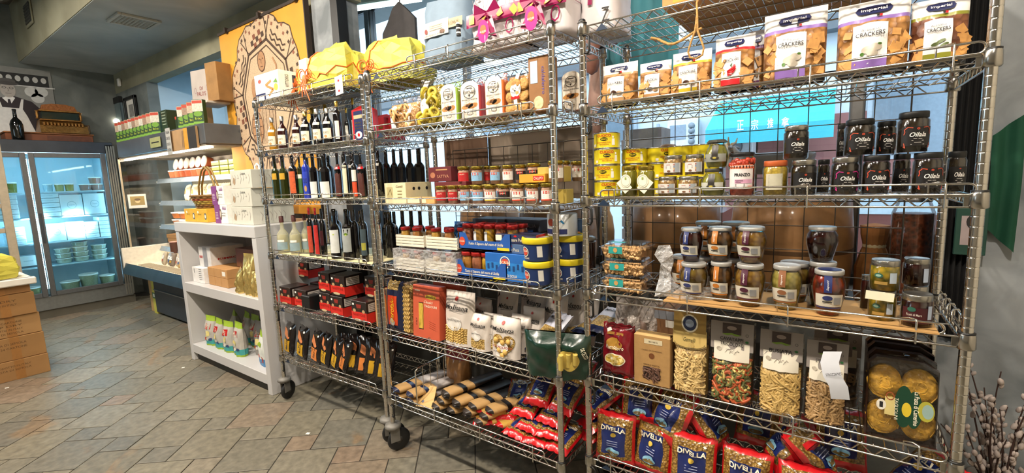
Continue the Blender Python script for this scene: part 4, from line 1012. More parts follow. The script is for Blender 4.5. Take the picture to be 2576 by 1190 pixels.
b.add([(-2, 0, .35), (2, 0, .35), (2.05, 0, .85), (1.3, 0, .95), (.8, 0, 1.32), (-1.0, 0, 1.35), (-1.6, 0, .98), (-2.05, 0, .9), (-2, 1.6, .35), (2, 1.6, .35), (2.05, 1.6, .85), (1.3, 1.6, .95), (.8, 1.5, 1.32), (-1.0, 1.5, 1.35), (-1.6, 1.6, .98), (-2.05, 1.6, .9)],
      [(0, 1, 2, 3, 4, 5, 6, 7), (15, 14, 13, 12, 11, 10, 9, 8)] + [(i, i + 8, (i + 1) % 8 + 8, (i + 1) % 8) for i in range(8)], CARM); b.build('car_body', t)
for x0 in (-1.3, 1.3):
    MB().lathe([(.15, -.1), (.3, -.09), (.32, 0), (.3, .09), (.15, .1)], BLACK, 20).xf(Matrix.Translation((x0, .05, .32)) @ Matrix.Rotation(R(90), 4, 'X')).build('wheel', t)
MB().add([(-.95, -.01, .98), (.75, -.01, .98), (.62, -.01, 1.26), (-.85, -.01, 1.28)], [(0, 1, 2, 3)], M('b9cbd6', .1, .3)).build('side_window', t)

# ================================================================ CHEESES AND DISPLAY THINGS IN THE WINDOW BAY (stand on the sill at z=.84)
SILL = .842
CHZ = M('8a6238', .6, 0, .25, 7, .2, .2); CHZ2 = M('a5784a', .6, 0, .25, 9, .2, .2)
def wheelcheese(name, lab, x, y, rad, h, m, z=SILL, ry=0):
    t = thing(name, lab, 'cheese', (x, y, z), 0, None)
    MB().lathe([(rad * .86, 0), (rad * .95, .015), (rad, h * .35), (rad, h * .65), (rad * .95, h - .015), (rad * .86, h), (0, h)], m, 40).build('rind', t)
    MB().lathe([(rad * 1.003, h * .48), (rad * 1.004, h * .5), (rad * 1.003, h * .52)], M('5d4126', .8), 40, caps=False).build('cord', t); return t
wheelcheese('aged_cheese', 'large brown aged cheese wheel in the window, left of the bright gap', -.70, 2.56, .235, .44, CHZ)
wheelcheese('aged_cheese', 'largest brown aged cheese drum in the window, right of the bright gap', -.165, 2.56, .255, .47, CHZ2)
wheelcheese('aged_cheese', 'brown cheese wheel in the window bay behind the middle rack', -1.45, 2.58, .25, .42, CHZ)
wheelcheese('aged_cheese', 'brown cheese wheel in the window bay nearest the left rack', -2.0, 2.58, .22, .40, CHZ2)
def pear(lab, x, y, z, s, m=None, name='hanging_cheese', cord=True):
    t = thing(name, lab, 'cheese', (x, y, z)); m = m or M('d8b48a', .5, 0, .12, 8, 0, .3)
    MB().lathe([(0, -.30 * s), (.07 * s, -.285 * s), (.105 * s, -.22 * s), (.11 * s, -.14 * s), (.085 * s, -.05 * s), (.045 * s, -.01 * s), (.05 * s, .02 * s), (.03 * s, .05 * s), (0, .055 * s)], m, 28).build('rind', t)
    if cord: MB().rod((0, 0, .05 * s), (0, 0, 3.08 - z), .003, M('b99b62', .8), 5).build('cord', t)
    return t
for k, (a, nm) in enumerate((((-1.053,2.450,0.971,0.085,0.300), 'pale pear-shaped cheese hanging beside the upright of the right rack'), ((-1.563,2.500,1.031,0.098,0.182), 'pale pear-shaped cheese hanging behind the middle rack shelf'))):
    x, y, z, D, h = a; t = pear(nm, x, y, z + h * .95, h / .34, None, cord=True); t.scale = (D / (.22 * h / .34),) * 2 + (1,)
x, y, z, D, h = -0.724,2.500,1.459,0.164,0.192
t = thing('cheese_jar', 'pale orange waxed cheese with red band in the window', 'cheese', (x, y, 1.312))
MB().lathe([(D * .52, 0), (D * .53, .10), (D * .5, .16), (D * .38, .21), (D * .30, .235), (D * .33, .26), (D * .22, .285), (0, .29)], M('cfa27c', .5, 0, .1, 10), 28).build('rind', t)
MB().lathe([(D * .535, .105), (D * .54, .115), (D * .53, .128)], RED, 28, caps=False).build('band', t)
# hams hanging at the top of the window
HAM = M('7f5548', .5, 0, .3, 9, .3, .2)
for k, (a, nm) in enumerate((((-1.121,2.420,2.000,0.107,0.456), 'cured ham hanging high in the window beside the white ribboned bag'), ((-1.000,2.420,2.125,0.111,0.320), 'second cured ham hanging high in the window, nearer the mullion'), ((-1.173,2.620,1.679,0.117,0.495), 'long salami hanging behind the upright of the right rack'))):
    x, y, z, D, h = a; t = thing('cured_ham', nm, 'ham', (x, y, z))
    MB().lathe([(0, 0), (D * .3, .02), (D * .5, h * .2), (D * .52, h * .45), (D * .38, h * .75), (D * .18, h * .95), (D * .1, h)], HAM if k != 2 else M('8a6a5d', .6, 0, .25, 14, .3), 24).build('meat', t)
    MB().rod((0, 0, h), (0, 0, 3.08 - z), .003, M('cdb98e', .8), 5).build('cord', t)
# cow figurine
x, y, z, w, h = -0.282,2.350,1.461,0.218,0.138
t = thing('cow_figurine', 'grey and cream cow figurine with bell collar in the window', 'figurine', (x, y, 1.312), -8)
s = .37; bm_ = MB()
GR_ = M('8d8d90', .5, 0, .2, 14); CR_ = M('d8c3a3', .5, 0, .1, 14)
bm_.tube([(-.30 * s, 0, .40 * s), (-.18 * s, 0, .46 * s), (0, 0, .44 * s), (.25 * s, 0, .44 * s), (.45 * s, 0, .46 * s), (.55 * s, 0, .42 * s)], .13 * s, GR_, 14)
for px, py in ((-.12, -.07), (-.12, .07), (.46, -.07), (.46, .07)): bm_.tube([(px * s, py * s, .40 * s), (px * s, py * s, .2 * s), (px * s, py * s, 0)], .055 * s, CR_, 8, r2=.035 * s)
bm_.tube([(-.22 * s, 0, .48 * s), (-.34 * s, 0, .62 * s)], .09 * s, GR_, 10).tube([(-.30 * s, 0, .66 * s), (-.42 * s, -.03 * s, .60 * s), (-.52 * s, -.05 * s, .54 * s)], .085 * s, CR_, 12, r2=.05 * s)
bm_.build('body', t)
for sg in (-1, 1):
    MB().tube([(-.32 * s, sg * .06 * s, .70 * s), (-.30 * s, sg * .14 * s, .72 * s), (-.29 * s, sg * .17 * s, .78 * s)], .02 * s, CR_, 6, r2=.006 * s).build('horn', t)
    MB().tube([(-.30 * s, sg * .07 * s, .66 * s), (-.27 * s, sg * .19 * s, .65 * s)], .03 * s, GR_, 6, r2=.012 * s).build('ear', t)
MB().tube([(-.30 * s + .1 * s * math.cos(a) * .5, .1 * s * math.sin(a), .56 * s + .05 * s * math.cos(a)) for a in [k * PI / 6 for k in range(12)]], .012 * s, M('6b3a22', .5), 5, closed=True).build('collar_strap', t)
MB().tube([(.56 * s, 0, .45 * s), (.62 * s, 0, .3 * s), (.60 * s, 0, .15 * s)], .015 * s, GR_, 6).build('tail', t)
# glass jars of chillies, brown sack
x, y, z, D, h = 0.266,2.380,1.059,0.130,0.230
for zz, nm, hh in ((SILL, 'tall glass jar of preserved peppers at the right end of the window', .46), ):
    t = thing('pepper_jar', nm, 'jar', (x, y, zz))
    MB().lathe([(D * .48, .005), (D * .48, hh * .9)], M('4a2c1c', .4, 0, .3, 30, .3, 0, '8a4a2c'), 24).build('peppers', t)
    MB().lathe([(D * .5, 0), (D * .52, .02), (D * .52, hh * .9), (D * .4, hh)], GLASS, 28, caps=False).build('glass_body', t)
    MB().lathe([(D * .42, hh), (D * .42, hh + .03), (0, hh + .03)], M('8d8d8d', .3, .9), 24).build('lid', t)
x, y, z, w, h = 0.158,2.500,0.977,0.129,0.200
t = thing('paper_sack', 'brown paper sack tied with string in the window', 'sack', (x, y, SILL))
MB().lathe([(w * .42, 0), (w * .5, .05), (w * .5, .17), (w * .36, .24), (w * .3, .26), (w * .38, .31), (w * .40, .35), (0, .36)], M('a8703c', .8, 0, .2, 10, .6), 14, smooth=False).build('paper', t)
MB().lathe([(w * .31, .255), (w * .325, .262), (w * .31, .27)], M('e0cda0', .8), 16, caps=False).build('string', t)
t = thing('brown_carton', 'brown carton on the sill behind the pickle jars', 'carton', (.31, 2.66, SILL)); MB().box(-.15, 0, 0, .15, .14, .30, M('7a5334', .8, 0, .1), .003).build('body', t)
# apron and lamp seen above the yellow parcels
x, y, z, w, h = -2.755,2.550,2.503,0.323,0.227
t = thing('apron', 'dark grey apron hanging by its strap in the window', 'apron', (x, y, z - .25))
b = MB(); pts = [(-w * .75, 0), (w * .5, 0), (w * .5, h * .7), (w * .28, h * 1.0), (0, h * 1.35), (-w * .22, h * 1.2), (-w * .42, h * .8), (-w * .62, h * .5)]
vs = [(px, -.012, pz + (.25 if pz > 0 else 0)) for px, pz in pts] + [(px, .012, pz + (.25 if pz > 0 else 0)) for px, pz in pts]; n = len(pts)
b.add(vs, [tuple(range(n)), tuple(reversed(range(n, 2 * n)))] + [(i, i + n, (i + 1) % n + n, (i + 1) % n) for i in range(n)], M('3f3c3d', .8, 0, .2, 12, .4)); b.build('cloth', t)
MB().tube([(0, 0, h * 1.3 + .25), (.01, 0, h * 1.6 + .25), (0, 0, 3.08 - t.location.z)], .005, M('4b4848', .8), 5).build('strap', t)
x, y, z, w, h = -3.111,2.700,2.922,0.364,0.121
t = thing('tube_lamp', 'white fluorescent tube lamp seen above the yellow parcels', 'lamp', (x, y, z), 20)
MB().box(-.35, -.06, 0, .35, .06, .05, M('b9d3cf', .4), .01).build('housing', t); MB().box(-.33, -.04, -.012, .33, .04, 0, M('e4fff8', .5, 0, 0, 10, 0, 0, None, 6.0)).build('tube', t)
t = thing('ceiling_beam', 'dark ceiling beam with metal rail at the top of the window', 'beam', (-2.2, 2.62, 2.93))
MB().box(-.8, -.05, 0, 1.6, .12, .15, M('3f4246', .6), .004).build('beam', t); MB().box(-.8, -.09, .0, 1.6, -.05, .03, M('a7adb3', .3, .9), .004).build('rail', t)
# teal cloth panel in the window, seen through the top shelf of the right rack
x, y, z, w, h = -0.942,2.700,2.016,0.436,0.458
t = thing('teal_banner', 'teal cloth banner hanging in the window behind the top shelf', 'banner', (x, y, z))
b = MB(); nn = 16
b.add([(-w / 2 + w * i / nn, .015 * math.sin(i * 1.1), zz) for zz in (0, 3.06 - z) for i in range(nn + 1)], [(i, i + 1, nn + 2 + i, nn + 1 + i) for i in range(nn)], M('2f7480', .7, 0, .15, 4), True); b.build('cloth', t)
# stiff cardboard sheets leaning behind the middle rack

x, y, z, w, h = -1.750,2.050,1.319,0.326,0.376
t = thing('cardboard_sheet', 'dark brown cardboard sheet behind the small jars of the middle rack', 'sheet', (x, y, z)); MB().box(-w / 2, 0, 0, w / 2, .006, h, M('5d4330', .8, 0, .1, 6), .001).build('sheet', t)
x, y, z, w, h = -1.281,2.075,1.307,0.637,0.393
t = thing('cardboard_sheet', 'grey-brown folded cardboard sheet behind the middle rack, larger one', 'sheet', (x, y, z)); MB().box(-w / 2, 0, 0, w / 2, .006, h, M('8a7a6a', .8, 0, .1, 4), .001).build('sheet', t)
for xx in (-.18, .12): MB().patch(flat(0), xx * w, h * .66, w * .2, h * .3, M('a39585', .8), lift=.001).build('tape', t)
# brown paper lining low behind the racks (outside of the sill)
# green cloth bag on the grey wall
t = thing('green_cloth', 'dark green cloth hanging folded on the grey wall at right', 'cloth', (.455, 2.185, 1.10))
b = MB(); GC = M('0e4a34', .8, 0, .15, 8)
n = 10; P0 = []
for i in range(n + 1):
    u = i / n; x = -.03 + u * .075; ztop = .43 + .07 * u; zbot = .13 - .085 * u
    P0 += [(x, -.012 * math.sin(u * 9) - .012, zbot), (x + .004, -.010 * math.sin(u * 9 + .6) - .014, (ztop + zbot) / 2), (x, -.012 * math.sin(u * 9) - .012, ztop)]
b.add(P0, [(3 * i + j, 3 * i + 3 + j, 3 * i + 4 + j, 3 * i + 1 + j) for i in range(n) for j in (0, 1)], GC, True); b.build('cloth', t)
t = thing('framed_photo', 'small green framed photo hanging low on the black curtain edge', 'picture', (0.382,2.165,1.132))
MB().box(-.03, -.012, 0, .05, 0, .16, M('234b40', .6), .002).build('frame', t); MB().patch(flat(-.012), .012, .085, .055, .10, M('b9a9aa', .6)).oval(flat(-.012), .014, .115, .035, .05, M('2a2527', .6), 14, .0012).build('photo', t)
# hook and power plug on the wall
# vase of pussy willow
vx, vy = .47, 1.93
t = thing('willow_vase', 'tall grey vase of pussy willow branches beside the right rack', 'vase', (vx, vy, 0))
MB().lathe([(.085, 0), (.10, .02), (.09, .2), (.075, .42), (.085, .455), (.075, .455), (.065, .42)], M('6f6a64', .5, 0, .1), 26).build('vase', t)
TW = M('3f2a24', .7, 0, .2, 30); BUD = M('b8aaa3', .8, 0, .1, 60)
q = random.Random(11)
bud = MB().lathe([(0, -.010), (.004, -.008), (.0062, -.002), (.0055, .005), (.002, .010), (0, .011)], BUD, 8)
budm = bud.mesh('catkin'); nbud = 0
for k in range(24):
    a = q.uniform(0, 2 * PI); lean = q.uniform(.02, .17); hh = q.uniform(.24, .54); kx = q.uniform(-.03, .03)
    pts = []
    for i in range(9):
        u = i / 8; rr = .02 + lean * u ** 1.2
        px, py = rr * math.cos(a) + kx * math.sin(u * 3), rr * math.sin(a) * .75
        py = min(py, .20); pts.append((px, py, .36 + hh * u))
    b = MB(); b.tube(pts, .0032, TW, 5, r2=.0015); b.build('branch', t)
    for i in range(1, 9):
        for e in (0, 1):
            if nbud >= 290: break
            p0 = Vector(pts[i - 1]).lerp(Vector(pts[i]), q.uniform(.1, .9)); aa = q.uniform(0, 6.28)
            if p0.z < .47: continue
            o = bpy.data.objects.new('catkin', budm); COL.objects.link(o); o.parent = t; nbud += 1
            o.location = p0 + Vector((.007 * math.cos(aa), .007 * math.sin(aa), .004)); o.rotation_euler = (q.uniform(-.6, .6), q.uniform(-.6, .6), aa); sc_ = q.uniform(.8, 1.25); o.scale = (sc_,) * 3
# bits of paper on the floor
for k, (p, lab) in enumerate((((-2.481,1.360,0.000), 'tiny white paper scrap on the floor in front of the left rack'), ((-4.340,1.382,0.000), 'tiny white paper scrap on the floor beside the white unit'), ((-5.130,0.492,0.000), 'small white paper scrap on the floor by the stacked cartons'))):
    t = thing('paper_scrap', lab, 'scrap', (p[0], p[1], .001), 20 + 30 * k); MB().box(-.011, -.009, 0, .011, .009, .0012, WHITE).build('paper', t)

# ================================================================ BOTTLES ON THE LEFT RACK
def bottle(label, a, kind='wine', glass=DGLASS, cap=GOLD, lab=None, text=None, rz=0, group=None, neck=None, capm=None, liquid=None):
    x, y, z, D, h = a; r = D / 2
    t = thing('bottle', label, 'bottle', (x, y, z), -rz, group)
    if kind == 'wine': prof = [(r * .9, 0), (r, .006), (r, h * .56), (r * .85, h * .64), (r * .42, h * .74), (r * .33, h * .80), (r * .32, h * .93), (r * .38, h * .935), (r * .38, h * .955)]
    elif kind == 'round': prof = [(r * .9, 0), (r, .008), (r, h * .42), (r * .9, h * .52), (r * .55, h * .60), (r * .30, h * .66), (r * .28, h * .82), (r * .34, h * .83)]
    elif kind == 'slim': prof = [(r * .92, 0), (r, .006), (r, h * .68), (r * .85, h * .73), (r * .40, h * .77), (r * .36, h * .93)]
    else: prof = [(r * .92, 0), (r, .006), (r, h * .60), (r * .8, h * .66), (r * .42, h * .71), (r * .40, h * .95)]
    n = 18 if kind != 'square' else 4
    if kind == 'square':
        b = MB(); b.lathe([(q * 1.09, zz) for q, zz in prof], glass, 8, smooth=False); b.xf(Matrix.Rotation(R(22.5), 4, 'Z'))
    else: b = MB().lathe(prof, glass, n)
    b.build('glass_body', t)
    if liquid: MB().lathe([(r * .88, .006), (r * .92, .01), (r * .92, h * .40), (r * .8, h * .5)], liquid, 16).build('liquid', t)
    q = prof[-1][0] * 1.12; MB().lathe([(q, h * .86 if kind != 'round' else h * .83), (q, h * .99), (q * .8, h), (0, h)], capm or cap, 14, caps=False).build('cap', t)
    f = turned([(q_ * (1.09 if kind == 'square' else 1), z_) for q_, z_ in prof])
    if lab:
        for i, (zc, lh, lw, m) in enumerate(lab):
            b = MB().patch(f, 0, h * zc, r * 2 * lw, h * lh, m, 8, 3, .001)
            if text and i == 0:
                b.text(f, text, 0, h * zc + h * lh * .1, r * 1.3 * min(1, lw), h * lh * .22, INK, lift=.0016); b.oval(f, 0, h * zc - h * lh * .25, r * .7, h * lh * .28, M('b58d5a', .6), 12, .0016)
            b.build('label', t)
    return t
CRL = M('e6dfc6', .6, 0, .05); SILV = M('b9b4aa', .3, .8)
AMB = M('a8751c', .08, 0, .1, 20, 0, .8); BORD = M('2c0d0d', .05, 0, .1, 20, 0, .8); BLK = M('0d0b0c', .05, 0, .1, 20, 0, .8); OLV = M('2a2f10', .06, 0, .1, 20, 0, .8)
wl = ((.30, .30, 1.15, CRL), (.60, .07, 1.0, CRL))

for k, (a, g, c, lab) in enumerate((
    ((-2.978,1.596,1.679,0.055,0.216), AMB, SILV, 'amber dessert wine bottle, leftmost on the second shelf of the left rack'),
    ((-2.862,1.598,1.679,0.059,0.212), BORD, SILV, 'dark red wine bottle with cream label, second from left, second shelf'),
    ((-2.704,1.600,1.679,0.053,0.203), BORD, SILV, 'dark red wine bottle standing third from left on the second shelf'),
    ((-2.576,1.583,1.679,0.058,0.208), BLK, GOLD, 'gold-capped dark wine bottle with broad cream label, second shelf'),
    ((-2.461,1.585,1.679,0.053,0.209), BLK, SILV, 'dark wine bottle with narrow silver label, fifth on second shelf'),
    ((-2.361,1.586,1.679,0.055,0.202), BLK, SILV, 'dark wine bottle with silver neck, sixth on the second shelf'))):
    bottle(lab, a, 'wine', g, c, wl, 'VIN SANTO', -20, 'wine bottles on the second shelf')
for k, (a, lab) in enumerate((((-2.285,1.598,1.679,0.046,0.235), 'tall slim black bottle with gold cap, seventh on the second shelf'), ((-2.393,1.736,1.679,0.031,0.225), 'dark bottle with white side label behind the red gift bag'), ((-2.327,1.737,1.679,0.035,0.272), 'gold-capped dark bottle rising behind the red gift bag'),
                              ((-2.888,1.827,1.679,0.059,0.291), 'dark bottle in the back row behind the cream labelled wines'), ((-2.741,1.830,1.679,0.053,0.295), 'dark bottle in the back row, nearer the red gift bag'))):
    bottle(lab, a, 'wine' if k else 'slim', BLK, GOLD, ((.32, .42, .5, M('d9dbd0', .6)),), None, -40)
# red and navy gift cartons
t = thing('gift_bag', 'red and navy peaked gift carton with a white round seal', 'gift carton', (-2.068,1.571,1.679,0.100,0.187)[:3])
x, y, z, w, h = -2.068,1.571,1.679,0.100,0.187
def peaked(t, w, h, d, m, m2=None):
    b = MB(); hs = h * .86
    b.add([(-w / 2, 0, 0), (w / 2, 0, 0), (w / 2, d, 0), (-w / 2, d, 0), (-w / 2, 0, hs), (w / 2, 0, hs), (w / 2, d, hs), (-w / 2, d, hs), (-w * .3, d * .45, h), (w * .3, d * .45, h)],
          [(0, 1, 5, 4), (1, 2, 6, 5), (2, 3, 7, 6), (3, 0, 4, 7), (4, 5, 9, 8), (5, 6, 9), (6, 7, 8, 9), (7, 4, 8), (0, 3, 2, 1)], m); b.build('body', t)
peaked(t, w, h, .09, RED)
b = MB(); f = flat(); b.patch(f, 0, h * .42, w * .7, h * .8, NAVY, 1, 1, .001); b.patch(f, 0, h * .66, w * .7, h * .1, M('a9a17c', .5), lift=.0016); b.oval(f, 0, h * .16, w * .55, h * .2, PAPER, 20, .002); b.oval(f, 0, h * .16, w * .2, h * .1, RED, 14, .003)
for q in range(3): b.text(f, ('Baba', 'Rum', 'Dolci')[q], 0, h * (.5 - q * .08), w * .5, h * .05, GOLD, lift=.002)
b.build('print', t)
for k, a in enumerate(((-2.186,1.789,1.679,0.058,0.203), (-2.163,1.820,1.679,0.058,0.208))):
    t = thing('gift_bag', 'red peaked gift carton at the back right end, %s one' % ('left', 'right')[k], 'gift carton', a[:3]); peaked(t, .13, .17, .1, M('8f1a22', .4)); MB().patch(flat(), 0, .09, .10, .012, GOLD).patch(flat(), 0, .04, .12, .05, M('8d8a88', .5)).build('print', t)

# third shelf: oil and vinegar bottles, front row
UP = [
 ((-2.975,1.586,1.374,0.044,0.280), 'square', OLV, 'olive oil bottle with small yellow label, leftmost on the third shelf', ((.52, .14, .7, M('c79a2a', .5)),), None),
 ((-2.880,1.587,1.374,0.050,0.276), 'square', OLV, 'olive oil bottle with small yellow label, second on the third shelf', ((.52, .14, .7, M('c79a2a', .5)),), None),
 ((-2.772,1.589,1.374,0.049,0.270), 'slim', BLK, 'dark bottle with tall orange figure label on the third shelf', ((.38, .5, .8, M('c4572a', .6, 0, .3, 60)),), None),
 ((-2.746,1.620,1.374,0.030,0.265), 'slim', OLV, 'slim bottle with green label squeezed left of the blue bottle', ((.30, .35, .9, M('3f6b3a', .5)), (.52, .1, .9, M('e3dfcf', .5))), None),
 ((-2.635,1.592,1.374,0.044,0.272), 'slim', M('1c2f9a', .1, 0, .1, 20, 0, .6), 'bright blue decorated olive oil bottle on the third shelf', ((.35, .5, .8, M('2a40b0', .4)),), 'OLIO'),
 ((-2.555,1.593,1.374,0.046,0.267), 'square', BLK, 'black bottle with white lower label, right of the blue bottle', ((.20, .36, .95, M('d9dcd8', .5)),), None),
 ((-2.442,1.595,1.374,0.060,0.260), 'square', BLK, 'wider black bottle with white lower label on the third shelf', ((.20, .36, 1.0, M('d9dcd8', .5)),), None),
 ((-2.318,1.597,1.374,0.038,0.257), 'square', BLK, 'dark brown bottle with ornate red top label, left of two', ((.40, .7, .9, M('4a2018', .5, 0, .3, 50)), (.68, .08, .9, RED)), None),
 ((-2.253,1.598,1.374,0.034,0.258), 'slim', BLK, 'slim bottle with tall cream label between the two ornate ones', ((.40, .62, .7, M('d8d3b4', .5)),), None),
 ((-2.175,1.600,1.374,0.031,0.249), 'slim', BLK, 'slim bottle with white and orange label on the third shelf', ((.20, .32, .9, M('cf4a26', .5)), (.5, .25, .9, M('e2ddd0', .5))), None),
 ((-2.117,1.601,1.374,0.039,0.245), 'square', BLK, 'dark brown bottle with ornate red top label, right of two', ((.40, .7, .9, M('4a2018', .5, 0, .3, 50)), (.68, .08, .9, RED)), None),
]
for a, kd, g, lab, lb, tx in UP:
    bottle(lab, a, kd, g, BLK, lb, tx, -35, 'oil and vinegar bottles on the third shelf')
for k in range(7):
    bottle('black bottle in the back row of the third shelf, %s from left' % ORD[k], (-2.86 + k * .12, 1.74 + .03 * (k % 2), 1.374, .062, .262), 'square' if k % 2 else 'slim', BLK, BLK, ((.70, .06, .4, WHITE),), None, -30, 'back row bottles on the third shelf')
for k, a in enumerate(((-2.131,1.790,1.374,0.049,0.269), (-2.064,1.791,1.374,0.044,0.267), (-2.004,1.793,1.374,0.046,0.265), (-1.937,1.794,1.374,0.046,0.260), (-1.866,1.795,1.374,0.058,0.258))):
    bottle('tall black bottle at the right end of the third shelf, %s from left' % ORD[k], a, 'square', BLK, BLK, None, None, -35, 'tall black bottles at the rack end')
# fourth shelf
PALE = M('b5b088', .1, 0, .1, 10, 0, .4)
for k, a in enumerate(((-2.961,1.586,1.019,0.075,0.242), (-2.817,1.588,1.019,0.069,0.252), (-2.797,1.649,1.019,0.054,0.255))):
    bottle('clear flask of pale yellow spirit with brown cork, %s from left' % ORD[k], a, 'round', film('f3f1dc', .75, .04, name='pale_glass'), M('4a1f1a', .6), ((.20, .20, 1.1, M('8ba0a6', .6)), (.34, .06, .6, WHITE)), None, -35, 'pale spirit flasks on the fourth shelf', capm=M('4a1f1a', .6), liquid=PALE)
LO = [
 ((-2.643,1.591,1.019,0.036,0.299), 'slim', BLK, 'slim dark bottle with orange-red label and red cap on the fourth shelf', ((.35, .55, .8, M('b5442c', .5, 0, .2, 50)),), RED),
 ((-2.579,1.593,1.019,0.033,0.299), 'slim', BLK, 'slim dark bottle with bright red label and red cap, fourth shelf', ((.35, .6, .8, M('b82a26', .5, 0, .2, 50)),), RED),
 ((-2.518,1.594,1.019,0.038,0.294), 'slim', BLK, 'slim black bottle with faint red script on the fourth shelf', ((.4, .3, .5, M('3d1219', .4)),), BLK),
 ((-2.379,1.586,1.019,0.058,0.294), 'square', BLK, 'black bottle with tall white label and green olive, fourth shelf', ((.36, .46, 1.0, M('d3d6d2', .5)),), BLK),
 ((-2.266,1.588,1.019,0.055,0.294), 'square', BLK, 'black bottle with tall grey label and green olive, fourth shelf', ((.40, .46, 1.0, M('9da2a0', .5)),), BLK),
 ((-2.263,1.638,1.019,0.037,0.286), 'slim', BLK, 'plain black bottle between the grey and the fruit labels', None, BLK),
 ((-2.121,1.590,1.019,0.040,0.293), 'slim', BLK, 'black bottle with round fruit label nearest the post, fourth shelf', ((.38, .50, .9, M('3c4a50', .5)), (.30, .14, .6, M('a9a33a', .5))), BLK),
]
for k, (a, kd, g, lab, lb, cp) in enumerate(LO):
    t = bottle(lab, a, kd, g, cp, lb, None, -35, 'bottles on the fourth shelf')
    if k in (3, 4):
        h = a[4]; r_ = a[3] / 2; f = turned([(r_, 0), (r_, h)]); b = MB(); b.oval(f, 0, h * .50, r_ * .9, r_ * .9, M('5d7a26', .4), 16, .003); b.oval(f, 0, h * .50, r_ * .3, r_ * .3, M('b9c95a', .4), 10, .004); b.patch(f, 0, h * .18, r_ * .6, r_ * .5, INK, lift=.003); b.build('olive_print', t)
for k in range(5):
    bottle('black bottle in the back row of the fourth shelf, %s from left' % ORD[k], (-2.62 + k * .13, 1.76, 1.018, .062, .27), 'slim', BLK, BLK, None, None, -30, 'back row bottles on the fourth shelf')
for k, a in enumerate(((-2.169,1.790,1.019,0.050,0.263), (-2.097,1.791,1.019,0.045,0.266), (-2.026,1.792,1.019,0.049,0.272), (-1.955,1.793,1.019,0.049,0.272), (-1.885,1.795,1.019,0.048,0.275))):
    bottle('tall black bottle at the right end of the fourth shelf, %s from left' % ORD[k], a, 'square', BLK, BLK, ((.5, .25, .7, M('3a3f44', .4)), (.68, .07, .5, M('c9b8a8', .5))) if k < 2 else None, None, -35, 'tall black bottles at the rack end, fourth shelf')
# a white liner sheet on shelves
for zz, lab in ((1.3745, 'cream paper liner on the third shelf of the left rack'), (1.0185, 'cream paper liner on the fourth shelf of the left rack')):
    t = thing('shelf_liner', lab, 'liner', (-2.5, 1.75, zz)); MB().box(-.48, -.20, 0, .48, .20, .0012, M('d8cda0', .7)).build('sheet', t)
t = thing('shelf_liner', 'grey plastic liner under the boxes on the top shelf', 'liner', (-2.62, 1.75, 1.9845)); MB().box(-.36, -.20, 0, .30, .20, .0012, M('6b6b74', .5)).build('sheet', t)

# ---- top shelf: biscuit boxes and yellow parcels
def bis(b, f, w, h):
    b.oval(f, -w * .28, h * .75, w * .14, h * .14, M('b5483a', .5), 14); b.patch(f, -w * .28, h * .16, w * .42, h * .30, NAVY, lift=.001); b.patch(f, -w * .28, h * .14, w * .3, h * .14, PAPER, lift=.0015)
    for q in range(3): b.patch(f, w * (.08 + .05 * q), h * (.62 - .17 * q), w * .26, h * .09, M('c07a3c', .6, 0, .2, 60), lift=.0015, rot=(.3, -.35, .5)[q])
    b.oval(f, w * .38, h * .42, w * .16, h * .26, M('c9c23a', .5), 14); b.poly(f, [(w * .28, h * .6), (w * .42, h * .72), (w * .46, h * .55)], M('5d8a2e', .5), .0015)
x, y, z, w, h = -2.901,1.547,1.984,0.280,0.169
carton('biscuit_box', 'white biscuit box with printed cookies and lemon, top shelf left end', 'box', x, y, z, w, h, .22, M('ece9e2', .5), 0, None, bis, lambda b, f, w, h: (b.text(f, 'VITTORIO', w * .24, h * .65, h * .45, w * .10, INK, rot=PI / 2), b.patch(f, w * .5, h * .6, w * .2, h * .55, NAVY, lift=.001), b.patch(f, w * .5, h * .62, w * .12, h * .28, M('c07a3c', .6), lift=.0015)))
carton('biscuit_box', 'second white biscuit box just behind, only its side showing', 'box', x + .34, y + .06, z, .10, h * .86, .2, M('ece9e2', .5), 0, None, None, lambda b, f, w, h: b.text(f, 'VITTORIO', w * .3, h * .5, h * .5, w * .14, INK, rot=PI / 2))
x, y, z, w, h = -2.551,1.583,1.984,0.063,0.187
t = carton('biscuit_box', 'tall white and orange biscuit box standing tilted beside yellow parcels', 'box', x, y, z, w + .02, h * 1.05, .11, M('ece9e2', .5), -4, None, lambda b, f, w, h: b.oval(f, 0, h * .35, w * .7, h * .4, M('d98a52', .6), 16), lambda b, f, w, h: (b.text(f, 'OSVEGO', w * .68, h * .72, h * .36, w * .2, INK, rot=PI / 2), b.oval(f, w * .4, h * .2, w * .6, h * .22, M('c9743a', .6), 16), b.oval(f, w * .5, h * .45, w * .3, h * .12, M('b5483a', .5), 14)))

